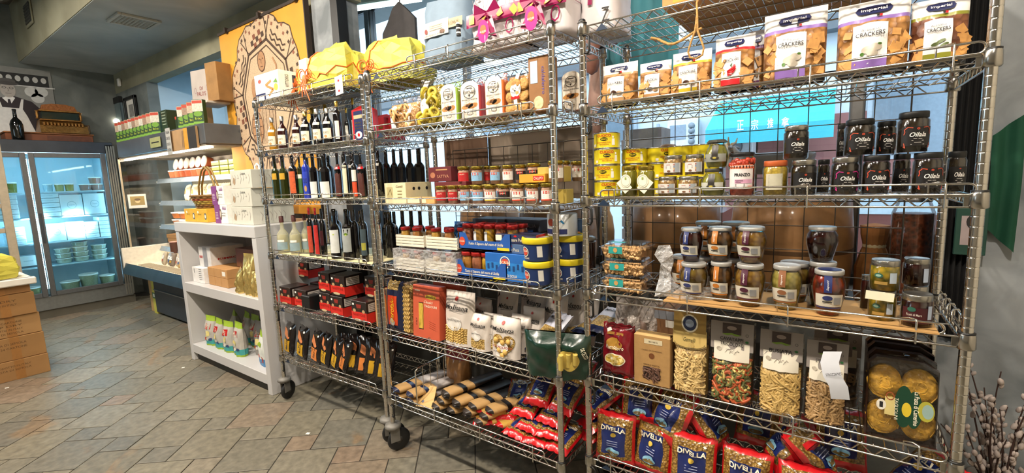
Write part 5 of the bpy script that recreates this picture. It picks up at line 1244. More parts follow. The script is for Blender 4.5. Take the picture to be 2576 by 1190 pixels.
def parcel(name, lab, x, y, z, w, h, d, seed, knot=None, ribbons=True):
    """a paper-wrapped cake: a lumpy domed loaf with sharp folds, tied with orange ribbon"""
    t = thing(name, lab, 'parcel', (x, y, z), 0, 'yellow wrapped parcels'); b = MB(); q = random.Random(seed)
    nu, nv = 22, 12; vs = []
    def pt(i, j, l=0.0):
        a = 2 * PI * i / nu; v = j / (nv - 1)
        prof = (.93 + .25 * v if v < .3 else 1 - .10 * (v - .3) / .4 if v < .7 else .9 * math.cos((v - .7) / .3 * PI / 2) ** .45 if v < 1 else 0.0)
        cr = 1 + (.075 * (((i * 7 + seed) % 5) - 2) / 2) * (0.4 + .6 * math.sin(v * PI)) + .02 * math.sin(j * 2.3 + i * 1.7)
        e = (abs(math.cos(a)) ** 4 + abs(math.sin(a)) ** 4) ** -.25
        return ((w / 2 * e * prof * cr + l) * math.cos(a), (d / 2 * e * prof * cr + l) * math.sin(a), h * v + (.014 * math.sin(i * 3.1 + j * 2.2 + seed) + .02 * math.cos(a * 1.5 + seed)) * (v > .25))
    for j in range(nv):
        for i in range(nu): vs.append(pt(i, j))
    fs = []
    for j in range(nv - 1):
        for i in range(nu):
            k = (i + 1) % nu
            if (i + j) % 2: fs += [(j * nu + i, j * nu + k, (j + 1) * nu + k), (j * nu + i, (j + 1) * nu + k, (j + 1) * nu + i)]
            else: fs += [(j * nu + i, j * nu + k, (j + 1) * nu + i), (j * nu + k, (j + 1) * nu + k, (j + 1) * nu + i)]
    b.add(vs, fs, M('d3cb52', .5, 0, .04, 8, .15), False); b.build('paper', t)
    if ribbons:
        OR = M('d9601a', .5)
        j = 4; MB().tube([tuple(Vector(pt(i, j, .004)) + Vector((0, 0, .01 * math.sin(i)))) for i in range(nu)], .0032, OR, 5, closed=True).build('ribbon', t)
        i0 = int(nu * .72)
        MB().tube([pt(i0, jj, .004) for jj in range(nv - 1)] + [pt((i0 + nu // 2) % nu, jj, .004) for jj in range(nv - 2, -1, -1)], .0032, OR, 5).build('ribbon', t)
        kx, ky, kz = pt(i0, 4, .008)
        b = MB()
        for s_, rr in ((-1, .028), (1, .03), (-1, .04), (1, .022)):
            b.tube([(kx + s_ * rr * (1 - math.cos(a)), ky - .006, kz + rr * math.sin(a) * .9 + .006) for a in [k * 2 * PI / 12 for k in range(13)]], .003, OR, 4)
        for dx, dz in ((-.03, -.10), (.0, -.12), (.03, -.11), (.07, -.15)):
            b.tube([(kx, ky - .004, kz), (kx + dx * .4, ky - .03, kz + dz * .5), (kx + dx, ky - .035, kz + dz)], .0034, OR, 4)
        b.build('bow', t)
    return t
parcel('yellow_bundle', 'yellow paper parcel lying on the cloth at the left edge', -5.44, .50, .812, .30, .20, .40, 12, ribbons=False)
t1 = parcel('cake_parcel', 'large crumpled yellow parcel tied with orange ribbon on the top shelf', -2.38, 1.70, 1.985, .40, .25, .28, 3)
parcel('cake_parcel', 'smaller yellow parcel half hidden left of the large one', -2.70, 1.76, 1.985, .24, .20, .24, 5)
parcel('cake_parcel', 'yellow parcel on the right, partly behind the grey paper bag', -1.98, 1.80, 1.985, .40, .24, .26, 8)
x, y, z, w, h = -2.108,1.500,1.913,0.076,0.093
t = thing('gift_tag', 'white hang tag dangling from the large yellow parcel', 'tag', (x, y, z), -12); MB().box(-w * .6, -.0008, 0, w * .6, .0008, h, WHITE).build('card', t)
MB().oval(flat(-.0008), 0, h * .75, .02, .012, RED, 12).oval(flat(-.0008), 0, h * .2, .02, .012, RED, 12).build('print', t); MB().tube([(0, 0, h * .96), (.01, .06, h * 1.35)], .001, M('d9702a', .5), 4).build('cord', t)

# ---- fifth shelf: small red and black boxes
def panb(b, f, w, h):
    b.patch(f, 0, h * .32, w, h * .36, M('cf2a20', .4, 0, .1, 30), lift=.001); b.text(f, 'PANETTONE', 0, h * .36, w * .8, h * .12, M('7d100d', .5), lift=.0016)
    b.poly(f, [(-w * .18, h * .86), (w * .18, h * .86), (w * .1, h * .55), (-w * .1, h * .55)], M('8d2a1f', .5), .001); b.patch(f, 0, h * .62, w * .4, h * .12, BLACK, lift=.0014); b.text(f, 'MINI', 0, h * .63, w * .25, h * .06, GOLD, lift=.0018)
    for s_ in (-1, 1): b.oval(f, s_ * w * .30, h * .55, w * .2, h * .16, M('b8946a', .5), 12, .0012)
    b.oval(f, -w * .1, h * .12, w * .5, h * .12, M('c9b58d', .5, 0, .2, 50), 16, .0012)
    b.patch(f, -w * .36, h * .84, w * .12, h * .09, WHITE, lift=.0016)
def pans(b, f, w, h):
    b.patch(f, w * .5, h * .24, w, h * .48, M('cf2a20', .4, 0, .1, 30), lift=.001); b.patch(f, w * .45, h * .72, w * .7, h * .38, M('c9bfb5', .5), lift=.001)
    for q in range(4): b.patch(f, w * .45, h * (.60 + .08 * q), w * .6, h * .02, INK, lift=.0016)
BX = M('221816', .35, 0, .1, 20, 0, .3)
nm = [((-2.970,1.556,0.667,0.171,0.137), 'bottom row, leftmost'), ((-2.795,1.559,0.667,0.156,0.149), 'bottom row, second'), ((-2.565,1.583,0.667,0.113,0.105), 'bottom row, third'), ((-2.417,1.565,0.667,0.118,0.114), 'bottom row, fourth'), ((-2.196,1.559,0.667,0.169,0.148), 'bottom row, nearest the post'),
      ((-2.571,1.593,0.772,0.113,0.128), 'upper row, left'), ((-2.406,1.576,0.783,0.149,0.138), 'upper row, middle'), ((-2.177,1.640,0.810,0.117,0.133), 'upper row, right'), ((-3.129,1.783,0.771,0.158,0.134), 'back row, raised')]
bz = .668; hh = .124
for k, ((x, y, z, w, h), s_) in enumerate(nm):
    up = k >= 5
    carton('cake_carton', 'small red and black cake carton, %s, fifth shelf' % s_, 'carton', x + .02, y, bz + (hh + .002 if up and k != 8 else (.126 if k == 8 else 0)), min(.135, max(.10, w)), hh, .13, BX, 0, 'red and black cake cartons', panb, pans)
for k, xx in enumerate((-2.86, -2.70, -2.52, -2.38)):
    carton('cake_carton', 'red and black cake carton in the back row, %s from left' % ORD[k], 'carton', xx, 1.72, bz, .125, hh, .13, BX, 0, 'red and black cake cartons', panb, pans)
x, y, z, w, h = -2.690,1.581,0.667,0.060,0.101
t = thing('cake_tin', 'black tin with pale floral print between the red cartons', 'tin', (x, y, z)); MB().box(-.045, -.04, 0, .045, .04, .10, BLACK, .004).build('body', t); MB().oval(flat(.04), 0, .05, .06, .08, M('b5b0aa', .6, 0, .3, 60), 14, .001).oval(flat(.04), 0, .05, .03, .05, M('6d6864', .6), 10, .0015).build('print', t)
t = thing('wooden_board', 'thin tan board standing upright beside the post on the fifth shelf', 'board', (-2.02, 1.56, .668)); MB().box(-.012, 0, 0, .012, .3, .20, M('b98f62', .7, 0, .1, 12), .002).build('board', t)
# ---- bottom shelf: dark packets
DKB = M('191312', .12, 0, .2, 20, .15, .5)
def dpack(lab, x, y, z, w, h, rz, ry, k):
    t = thing('snack_pack', lab, 'packet', (x, y, z), rz, 'dark packets on the bottom shelf', -10, ry)
    f = bag(t, 'pouch', w, h, .045, DKB, 'pillow', 90 + k, nx=8, nz=10); b = MB()
    b.poly(f, [(-w * .3, h * .85), (-w * .1, h * .8), (w * .25, h * .55), (w * .15, h * .48), (-w * .3, h * .62)], M('c97a4a', .5), .003)
    b.patch(f, 0, h * .28, w * .6, h * .36, M('c99a1e' if k % 3 != 2 else 'd9813c', .5), 3, 3, .002); b.text(f, 'TAPAS', w * .12, h * .35, h * .36, w * .14, INK, lift=.006, rot=PI / 2); b.oval(f, w * .3, h * .86, w * .1, w * .1, WHITE, 10, .004)
    b.build('label', t); return t
for k, (a, ry) in enumerate((((-3.015,1.575,0.313,0.151,0.212), 0), ((-2.862,1.578,0.313,0.152,0.224), 2), ((-2.701,1.580,0.313,0.134,0.222), 3), ((-2.606,1.582,0.313,0.112,0.232), 6), ((-2.504,1.584,0.313,0.099,0.228), 14), ((-2.444,1.595,0.313,0.093,0.229), 18))):
    dpack('glossy dark packet with orange and yellow print, %s from left on the bottom shelf' % ORD[k], a[0], a[1], a[2], max(.095, a[3]), .215, -10, ry, k)
for k in range(9):
    dpack('glossy dark packet leaning in the shadow, %s from left, bottom shelf' % ORD[k], -2.46 + k * .045, 1.63 + .02 * (k % 2), .314, .11, .21, 40, 10, k + 10)

# ================================================================ MIDDLE RACK
# ---- top shelf: paper bag and ribboned gift bags
def softbag(name, lab, x, y, z, w, h, d, mat, seed, group=None, rz=0):
    t = thing(name, lab, 'bag', (x, y, z), rz, group)
    b = MB(); q = random.Random(seed); nu, nv = 20, 14; vs = []
    for j in range(nv + 1):
        v = j / nv; pin = 1 if v < .6 else 1 - .10 * (v - .6) / .4
        for i in range(nu):
            a = 2 * PI * (i + .5) / nu; e = (abs(math.cos(a)) ** 5 + abs(math.sin(a)) ** 5) ** -.2
            c = 1 + .03 * math.sin(i * 2.7 + j * 1.3 + seed)
            vs.append((w / 2 * e * c * pin * math.cos(a), d / 2 * e * c * (1 - .5 * max(0, v - .55)) * math.sin(a), h * v + .006 * math.sin(i * 1.9 + seed) * (v > .9)))
    fs = [(j * nu + i, j * nu + (i + 1) % nu, (j + 1) * nu + (i + 1) % nu, (j + 1) * nu + i) for j in range(nv) for i in range(nu)] + [tuple(reversed(range(nu)))]
    b.add(vs, fs, mat, True); b.build('bag_body', t)
    return t, (lambda px, pz, l: (px, -d / 2 * (1 - .5 * max(0, pz / h - .55)) * (1 - .06 * abs(2 * px / w) ** 4) * 1.035 - l, pz))
x, y, z, w, h = -1.456,1.564,1.981,0.271,0.269
t, f = softbag('paper_bag', 'blue-grey paper bag with cream labels on the middle rack top', x + .01, y + .09, z, w * .96, h, .17, M('778b9d', .7, 0, .08, 18, .2), 4)
b = MB(); b.patch(f, -w * .12, h * .52, w * .62, h * .24, CREAM, 3, 2, .004); b.build('label', t)
b = MB(); b.oval(f, -w * .30, h * .50, .018, .022, M('8a3a34', .6), 14, .006)
for q in range(3): b.patch(f, -w * .08, h * (.57 - .035 * q), w * .3, h * .008, M('8a8374', .6), lift=.006)
b.text(f, 'GRANO 500 g', -w * .12, h * .425, w * .46, h * .03, INK, lift=.006); b.patch(f, w * .30, h * .54, w * .34, h * .14, M('b9a98c', .7), 2, 1, .003).text(f, 'USMATE', w * .31, h * .54, w * .2, h * .05, M('7d6d52', .6), lift=.006); b.oval(f, w * .06, h * .45, .03, .018, M('6b4a33', .5), 12, .006)
b.build('printing', t)
MAG = M('8f124c', .35, 0, .08, 10, 0, .3); MAGD = M('6b123f', .4)
for k, (x0, x1, lab) in enumerate(((1172, 1306, 'white gift bag with magenta ribbon and gold squares, left of the two'), (1300, 1438, 'white gift bag with magenta ribbon and gold squares, right of the two'))):
    x, y, z, w, h = ((-1.143,1.548,1.981,0.269,0.212), (-0.919,1.543,1.981,0.215,0.203))[k]
    t, f = softbag('gift_bag', lab, x, y + .09, z, w, h + .03, .17, M('d2cccd', .45, 0, .04, 14, .15), 6 + k, 'white bags with magenta ribbons')
    b = MB(); GR = M('7d7478', .6)
    for q, (s_, px, pz, ww, hh_, m) in enumerate((('P', .12, .86, .05, .09, INK), ('R', .34, .84, .04, .07, MAG), ('C', -.1, .30, .04, .06, INK), ('O', .3, .3, .04, .06, MAG), ('S', -.3, .82, .03, .06, GR))):
        b.text(f, s_, w * px, h * pz, ww, hh_, m, 0, .1 * (q % 2), .004)
    for q in range(4): b.line(f, [(w * (-.4 + .2 * q), h * .95), (w * (-.35 + .2 * q), h * (.75 - .1 * (q % 2))), (w * (-.28 + .2 * q), h * .9)], .0025, GR, .004)
    b.build('printing', t)
    rb = MB(); rb.tube([(w * .52 * math.cos(a) * (abs(math.cos(a)) ** 5 + abs(math.sin(a)) ** 5) ** -.2, .09 * math.sin(a) * (abs(math.cos(a)) ** 5 + abs(math.sin(a)) ** 5) ** -.2, h * .56) for a in [q * 2 * PI / 24 for q in range(24)]], .001, MAG, 4, closed=True)
    rb.patch(f, 0, h * .56, w * 1.02, h * .24, MAG, 8, 2, .007); rb.build('ribbon', t)
    g = MB()
    for q in (-.38, -.12, .14, .4): g.patch(f, w * q, h * (.56 + .02 * math.sin(q * 9)), .028, .034, GOLD, 1, 1, .011, .3 + q)
    g.build('gold_square', t)
    bw = MB()
    for sg in (-1, 1):
        bw.add([(w * .02, -.115, h * .56), (sg * .05 + w * .02, -.150, h * .56 + .035), (sg * .065 + w * .02, -.135, h * .56), (sg * .045 + w * .02, -.145, h * .56 - .03), (w * .02, -.14, h * .56 - .005)], [(0, 1, 2), (0, 2, 3), (4, 2, 1), (4, 3, 2)], MAG)
        bw.add([(w * .02 - .012, -.12, h * .54), (w * .02 + .012, -.12, h * .54), (sg * .04 + .015, -.14, h * .54 - .10), (sg * .04 - .015, -.145, h * .54 - .09)], [(0, 1, 2, 3)], MAG)
    bw.build('bow', t)
    tg = MB().oval(lambda a, c, l: (a, -.155 - l, c), 0, h * .20, .055, .085, M('d32a86', .3, 0, 0, 10, 0, .4), 22, 0).oval(lambda a, c, l: (a, -.156 - l, c), 0, h * .23, .03, .035, M('d9612a', .4), 16, 0); tg.text(lambda a, c, l: (a, -.157 - l, c), 'AUGURI', 0, h * .19, .03, .008, WHITE, lift=0.001)
    tg.build('round_tag', t)
x, y, z, w, h = -0.774,1.591,1.981,0.120,0.072
t, f = softbag('gift_bag', 'third white bag with magenta letters at the right end, behind the posts', x + .03, y + .16, z, .15, .24, .2, M('d2cccd', .45, 0, .04, 14, .15), 9, 'white bags with magenta ribbons')
b = MB(); b.text(f, 'P', 0, .14, .06, .09, MAG, .02, 0, .004).text(f, 'Z', .04, .05, .03, .05, INK, lift=.004); b.build('printing', t)
t = thing('pasta_spool', 'striped black and white spool beside the grey paper bag', 'spool', (-1.310,1.531,1.981,0.021,0.166)[:3])
t.location.z = 2.05
for k in range(6): MB().lathe([(.010, k * .009), (.010, k * .009 + .006)], (INK, WHITE)[k % 2], 12).build('band', t)

# ---- second shelf: biscuit packs in clear film
BIS = M('c79a5f', .6, 0, .25, 45, .5, 0, '8d5a2c'); BISL = M('d6b37a', .6, 0, .2, 45, .5, 0, 'a8763e'); LEM = M('c9b23c', .5, 0, .2, 50, .5, 0, '8d7a22')
def clearpack(lab, a, content, seed, th=.06, grp=None, rz=0, zone=None, rx=0):
    x, y, z, w, h = a
    t = thing('biscuit_pack', lab, 'biscuit pack', (x, y + th / 2, z), rz, grp, rx)
    fi = bag(t, 'biscuits', w * .93, h * .84, th * .86, content, 'sack', seed, wr=.12, nx=10, nz=12)
    fo = bag(t, 'clear_film', w, h, th, FILM, 'stand', seed + 1, wr=.10, nx=10, nz=14)
    return t, fo
def ring_cookies(t, f, w, h, n, m, seed, rr=.019):
    q = random.Random(seed)
    for k in range(n):
        px, pz = q.uniform(-w * .34, w * .34), q.uniform(h * .08, h * .72); p = Vector(f(px, pz, .002)); an = q.uniform(0, 3); tilt = q.uniform(-.6, .6)
        c = MB().tube([(rr * math.cos(i * PI / 6), 0, rr * math.sin(i * PI / 6)) for i in range(12)], rr * .36, m, 6, closed=True)
        c.xf(Matrix.Translation(p) @ Matrix.Rotation(an, 4, 'Z') @ Matrix.Rotation(tilt, 4, 'X')); c.build('biscuit', t)
def cian(b, f, x, z, w):
    b.oval(f, x, z, w, w * .8, INK, 22, .0025, .92); b.text(f, 'CIARCIULLO', x, z, w * .92, w * .18, INK, .01, lift=.003); b.patch(f, x, z + w * .22, w * .5, w * .06, INK, lift=.003); b.poly(f, [(x - w * .1, z - w * .15), (x + w * .1, z - w * .15), (x, z - w * .3)], INK, .003)
for k, (a, lab) in enumerate((((-1.771,1.560,1.702,0.114,0.154), 'small clear cookie bag at the left end of the second shelf'), ((-1.668,1.558,1.702,0.097,0.152), 'small clear cookie bag beside the lemon ring pack'))):
    t, f = clearpack(lab, a, BISL, 100 + k, .07, 'small clear cookie bags'); w, h = a[3], a[4]
    ring_cookies(t, f, w, h, 6, M('c9a06a', .6, 0, .1, 30), k, .016)
    b = MB(); b.oval(f, -w * .08, h * .62, w * .5, h * .34, PAPER, 18, .003); b.patch(f, -w * .1, h * .25, w * .3, h * .3, PAPER, 2, 2, .003); b.build('label', t); b = MB(); cian(b, f, -w * .08, h * .64, w * .42); b.build('lettering', t)
a = -1.538,1.556,1.702,0.152,0.222
t, f = clearpack('clear pack of lemon yellow ring biscuits, second shelf of the middle rack', a, LEM, 104, .08); w, h = a[3], a[4]
ring_cookies(t, f, w, h, 12, M('c9b440', .5, 0, .1, 30), 5, .021)
b = MB(); b.patch(f, -w * .18, h * .70, w * .22, h * .5, PAPER, 2, 4, .004); b.oval(f, -w * .14, h * .42, w * .42, h * .30, PAPER, 20, .0045); b.patch(f, -w * .14, h * .26, w * .3, h * .12, M('c9c23a', .5), 2, 1, .005); b.build('label', t); b = MB(); cian(b, f, -w * .14, h * .44, w * .38); b.build('lettering', t)
for k, (a, c, lab) in enumerate((((-1.406,1.553,1.702,0.100,0.180), '8db03a', 'almond biscuit pack with lime green edges, second shelf'), ((-1.283,1.551,1.702,0.111,0.170), '9a2a2a', 'almond biscuit pack with dark red edges, second shelf'), ((-1.153,1.548,1.702,0.095,0.174), 'cf6a28', 'almond biscuit pack with orange edges, left of the cookie bag'),
                                ((-0.853,1.652,1.702,0.087,0.163), 'cf6a28', 'almond biscuit pack with orange edges at the right end of the shelf'))):
    x, y, z, w, h = a
    t = thing('biscuit_pack', lab, 'biscuit pack', (x, y, z), 0, 'almond biscuit packs')
    MB().box(-w / 2, 0, .004, w / 2, .05, h * .84, M(c, .4), .004).build('carton', t)
    b = MB(); f = flat(0); CW_ = M('e9dfcf', .5)
    b.patch(f, 0, h * .42, w * .88, h * .78, CW_, lift=.001); b.oval(f, 0, h * .80, w * .88, w * .5, CW_, 22, .0012)
    for px, rr in ((-.12, .6), (.14, .5)): b.oval(f, w * px, h * .36, w * rr, h * .12, M('b9803f', .6, 0, .1, 60), 18, .0018, rot=.15)
    b.oval(f, -w * .12, h * .37, w * .2, h * .06, M('5d3415', .6), 12, .0022)
    b.build('front_print', t); b = MB(); cian(b, f, 0, h * .70, w * .6); b.text(f, 'Biscotti al Amarena', 0, h * .52, w * .78, h * .035, INK, 0, .3, .002); b.oval(f, 0, h * .18, w * .3, h * .09, INK, 14, .002, .85); b.build('lettering', t)
    bag(t, 'clear_film', w * 1.12, h, .062, FILM, 'sack', 110 + k, wr=.05, nx=8, nz=10).__call__(0, 0, 0)
    for o in t.children:
        if o.name.startswith('clear_film'): o.location = (0, .026, 0)
a = -1.041,1.546,1.702,0.115,0.182
t, f = clearpack('clear bag of crumbly cookies with round white label, second shelf', a, BIS, 120, .07); w, h = a[3], a[4]
q = random.Random(3)
for k in range(9): MB().lathe([(0, -.004), (.02, -.003), (.026, .003), (.02, .009), (0, .011)], M('b98a4a', .7, 0, .3, 90, .6), 12).xf(Matrix.Translation(Vector(f(w * (-.27 + .27 * (k % 3)), h * (.14 + .24 * (k // 3)), -.004))) @ Matrix.Rotation(PI / 2 + q.uniform(-.4, .4), 4, 'X')).build('biscuit', t)
b = MB(); b.patch(f, 0, h * .45, w * .16, h * .86, PAPER, 1, 6, .006); b.oval(f, 0, h * .52, w * .44, h * .32, PAPER, 22, .008); b.patch(f, 0, h * .35, w * .34, h * .06, RED, 2, 1, .009); b.build('label', t); b = MB(); cian(b, lambda a_, c_, l: f(a_, c_, l + .006), 0, h * .54, w * .38); b.build('lettering', t)
x, y, z, w, h = -0.935,1.544,1.702,0.089,0.204
carton('kraft_bag', 'tall kraft paper cracker bag with violet writing beside the post', 'bag', x, y, z, w, h, .07, M('8a5f35', .7, 0, .1, 20, .2), 0, None,
       lambda b, f, w, h: (b.patch(f, -w * .22, h * .72, w * .36, h * .4, M('a8bcd0', .5), lift=.001), b.text(f, 'caldaferro', w * .25, h * .55, h * .5, w * .16, M('4a3f8a', .5), 0, 0, rot=-PI / 2), b.oval(f, -w * .02, h * .16, w * .5, h * .24, M('cdb78d', .6, 0, .3, 60), 20, .001)))
t = thing('biscuit_pack', 'yellow biscuit packs lying flat behind the lime green pack', 'biscuit pack', (-1.40, 1.80, 1.7035)); bag(t, 'pouch', .3, .15, .1, LEM, 'pillow', 130)

# ---- third shelf: small jars in two tiers, cartons
GLID = M('a58f3c', .25, .9, .1, 40)
def sjar(lab, a, body, labm, text='CALLIPO', grp='small tuna jars', strip=None, lidm=GLID):
    x, y, z, D, h = a; r = D / 2
    t = thing('jar', lab, 'jar', (x, y, z), 26, grp)
    prof = [(r * .80, 0), (r * .93, h * .06), (r * .93, h * .68), (r * .84, h * .78), (r * .80, h * .82)]
    MB().lathe([(q * .95, zz) for q, zz in prof], body, 16).build('contents', t)
    MB().lathe(prof, GLASS, 18, caps=False).build('glass_body', t)
    MB().lathe([(r * .90, h * .82), (r * .99, h * .83), (r * .99, h * .97), (r * .93, h), (r * .9, h * .985), (0, h * .985)], lidm, 20).build('lid', t)
    if labm:
        f = cyl(r * .93); b = MB().patch(f, 0, h * .42, r * 2.0, h * .46, labm, 8, 1, .001); b.build('label', t)
        b = MB(); b.patch(f, -r * .1, h * .56, r * .95, h * .13, RED if labm is not RED else CREAM, 2, 1, .0016); b.text(f, text, -r * .1, h * .56, r * .8, h * .07, CREAM if labm is not RED else RED, lift=.002)
        for q in range(2): b.patch(f, 0, h * (.42 - .08 * q), r * .9, h * .02, INK if labm is not RED else CREAM, lift=.0016)
        if strip: b.patch(f, 0, h * .21, r * 2.0, h * .06, strip, 6, 1, .0016)
        b.build('lettering', t)
    return t
TUN = M('b08a72', .4, 0, .2, 35, .2); LRED = M('b3272a', .4); LBLU = M('86b4d4', .4); LWHT = M('e6e0d8', .45); LBLK = M('201d1b', .4)
colr = [(LRED, None), (LRED, None), (LBLU, None), (LBLU, None), (LWHT, M('d8b43a', .5)), (LBLK, M('8f9c3a', .5)), (LWHT, M('cf4428', .5)), (LWHT, M('cf4428', .5)), (LWHT, M('cf4428', .5))]
cn = {LRED: 'red', LBLU: 'light blue', LWHT: 'white', LBLK: 'black'}
low = [(-1.486,1.560,1.346,0.055,0.083), (-1.413,1.558,1.346,0.050,0.083), (-1.340,1.557,1.346,0.051,0.082), (-1.264,1.555,1.346,0.055,0.080), (-1.196,1.554,1.346,0.054,0.080), (-1.123,1.553,1.346,0.055,0.080), (-1.052,1.551,1.346,0.055,0.080), (-0.981,1.550,1.346,0.054,0.080), (-0.913,1.548,1.346,0.051,0.082)]
for k, a in enumerate(low):
    sjar('small tuna jar, %s label, %s from left in the lower front row' % (cn[colr[k][0]], ORD[k]), a, TUN, colr[k][0], strip=colr[k][1])
JH = low[0][4]; JZ = low[0][2]
for k in range(8):
    sjar('small gold-lidded jar in the lower back row, %s from left' % ORD[k], (-1.50 + k * .078, 1.64 - .002 * k, JZ, .068, JH), TUN, LWHT if k % 2 else LBLU, grp='back row of small jars')
upp = [((-1.408,1.633,1.431,0.059,0.084), LRED), ((-1.328,1.632,1.431,0.058,0.081), LBLU), ((-1.314,1.691,1.429,0.035,0.082), LRED), ((-1.222,1.629,1.430,0.051,0.078), LBLU), ((-1.153,1.628,1.430,0.052,0.078), LWHT), ((-1.085,1.627,1.430,0.052,0.077), LBLK), ((-1.019,1.625,1.430,0.059,0.080), LBLK), ((-0.884,1.573,1.430,0.065,0.083), LWHT), ((-0.912,1.693,1.432,0.051,0.085), LWHT), ((-0.843,1.692,1.430,0.070,0.080), LWHT)]
for k, (a, lm) in enumerate(upp):
    x, y, z, D, h = a
    sjar('gold-lidded jar, %s label, %s from left in the upper tier' % (cn[lm], ORD[k]), (x, y, JZ + JH + .001, D, h), TUN, lm, grp='upper tier of small jars')
YB = M('c9962a', .6, 0, .06, 20)
x, y, z, w, h = -0.992,1.595,1.427,0.123,0.034
carton('display_tray', 'orange-yellow jar tray with red logo on the upper tier', 'tray', x, y - .03, JZ + JH + .001, w, .035, .03, YB, 0, None, lambda b, f, w, h: (b.patch(f, w * .25, h * .5, w * .4, h * .5, RED, lift=.001), b.text(f, 'CALLIPO', w * .25, h * .5, w * .34, h * .3, CREAM, lift=.0015)))
carton('display_tray', 'pale yellow jar tray behind the post, upper tier', 'tray', -.92, 1.59, JZ + JH + .001, .12, .06, .06, M('b8a04a', .6), 0)
carton('display_tray', 'pale yellow jar tray behind the post, lower tier', 'tray', -.90, 1.58, JZ, .11, .055, .06, M('b8a04a', .6), 0)
x, y, z, w, h = -1.807,1.561,1.346,0.158,0.104
t = carton('cream_box', 'cream printed box with brown drawings at the left end, third shelf', 'box', x, y, z, w, h, .18, M('d8cfa6', .6, 0, .05), 0, None, lambda b, f, w, h: (b.patch(f, -w * .25, h * .55, w * .3, h * .5, M('b9ad7c', .6), lift=.001), b.line(f, [(-w * .35, h * .4), (-w * .2, h * .7), (-w * .15, h * .4)], .003, M('6d5a35', .6), .0015), b.text(f, 'Gentili', w * .22, h * .82, w * .32, h * .12, M('5d4a2a', .6), 0, .3), [b.patch(f, w * .22, h * (.6 - q * .15), w * .2, h * .05, M('8d7d55', .6), lift=.001) for q in range(3)]),
           lambda b, f, w, h: (b.oval(f, w * .3, h * .7, w * .1, w * .1, INK, 10), b.oval(f, w * .5, h * .7, w * .1, w * .1, INK, 10), b.oval(f, w * .8, h * .7, w * .1, w * .1, INK, 10)))
DR = M('5d1a1c', .5, 0, .1, 20)
drp = lambda b, f, w, h: (b.text(f, 'SATTVA', w * .15, h * .35, w * .5, h * .2, M('c28a6a', .5)), b.oval(f, -w * .3, h * .45, w * .22, h * .4, M('a5694a', .6, 0, .2, 40), 16), b.patch(f, w * .1, h * .8, w * .5, h * .08, M('b5885a', .5), lift=.001))
x, y, z, w, h = -1.556,1.626,1.434,0.160,0.070
carton('dark_red_box', 'dark red printed box with a fruit picture, on top of another', 'box', x, y, 1.448, w, h, .12, DR, -4, None, drp)
x, y, z, w, h = -1.616,1.607,1.346,0.116,0.084
carton('dark_red_box', 'dark red printed box underneath, partly behind the small jars', 'box', -1.475, y, 1.347, .20, .099, .12, DR, 0, None, drp)
carton('orange_box', 'flat cream and orange box lying on the shelf edge', 'box', -1.60, 1.535, 1.347, .18, .030, .07, M('d8a060', .5), 0, None, lambda b, f, w, h: b.patch(f, -w * .15, h * .5, w * .7, h * .8, M('dccfae', .5), lift=.001))

# ---- fourth shelf
RL = M('a8231f', .3, .3, .1, 30)
def gjar(lab, x, y, z, D, h, body, grp, wlab=False):
    t = sjar(lab, (x, y, z, D, h), body, None, grp=grp, lidm=RL)
    if wlab: MB().patch(cyl(D / 2 * .93), -D * .35, h * .4, D * .4, h * .6, M('d8dadb', .4), 4, 1, .001).build('label', t)
    return t
SZ4 = 1.0165
def tray(lab, x, y, z, w, h, d, m, kind='slat', rz=0):
    t = thing('display_tray', lab, 'tray', (x, y, z), rz)
    MB().box(-w / 2, 0, 0, w / 2, d, .004, m).build('tray_base', t)
    if kind == 'slat':
        for k in range(4): MB().box(-w / 2, -.003, h * (k / 4) + .001, w / 2, .002, h * (k + .9) / 4, m, .001).build('slat', t)
    else:
        MB().add([(-w / 2, 0, 0), (w / 2, 0, 0), (w / 2, 0, h), (w * .40, 0, h), (w * .30, 0, h * .55), (-w * .30, 0, h * .55), (-w * .36, 0, h), (-w / 2, 0, h)], [(0, 1, 2, 3, 4, 5, 6, 7)], m).build('front_panel', t)
    MB().box(w / 2 - .004, 0, 0, w / 2, d, h, m).build('side_panel', t); MB().box(-w / 2, 0, 0, -w / 2 + .004, d, h, m).build('side_panel', t); MB().box(-w / 2, d - .004, 0, w / 2, d, h, m).build('back_panel', t)
    return t
CT = M('ddd6c2', .6, 0, .05, 30)
for k, (x, w, z) in enumerate(((-1.715, .20, SZ4), (-1.50, .20, SZ4), (-1.715, .20, SZ4 + .115), (-1.50, .20, SZ4 + .115))):
    tray('cream slatted jar crate, %s one of the %s row' % (('left', 'right')[k % 2], ('lower', 'upper')[k // 2]), x, 1.545 if k < 2 else 1.555, z, w, .058, .14, CT)
    for j in range(4):
        gjar('small red-lidded jar, %s in the %s %s cream crate' % (ORD[j], ('lower', 'upper')[k // 2], ('left', 'right')[k % 2]), x - .065 + (j % 2) * .085 + .03 * (j // 2), 1.59 + .06 * (j // 2), z + .005, .05, .090, M('9a6a33', .3, 0, .3, 60) if j % 2 else M('b08a3a', .3, 0, .3, 60), 'red-lidded jars in cream crates', False)
t = thing('film_wrap', 'clear plastic wrap around the lower cream crates', 'wrap', (-1.61, 1.60, SZ4)); MB().box(-.215, -.065, .001, .215, .10, .104, film('ffffff', .75, .15, .8, 40, name='wrap')).build('film', t)
BLU = M('2354a0', .45, 0, .08, 20)
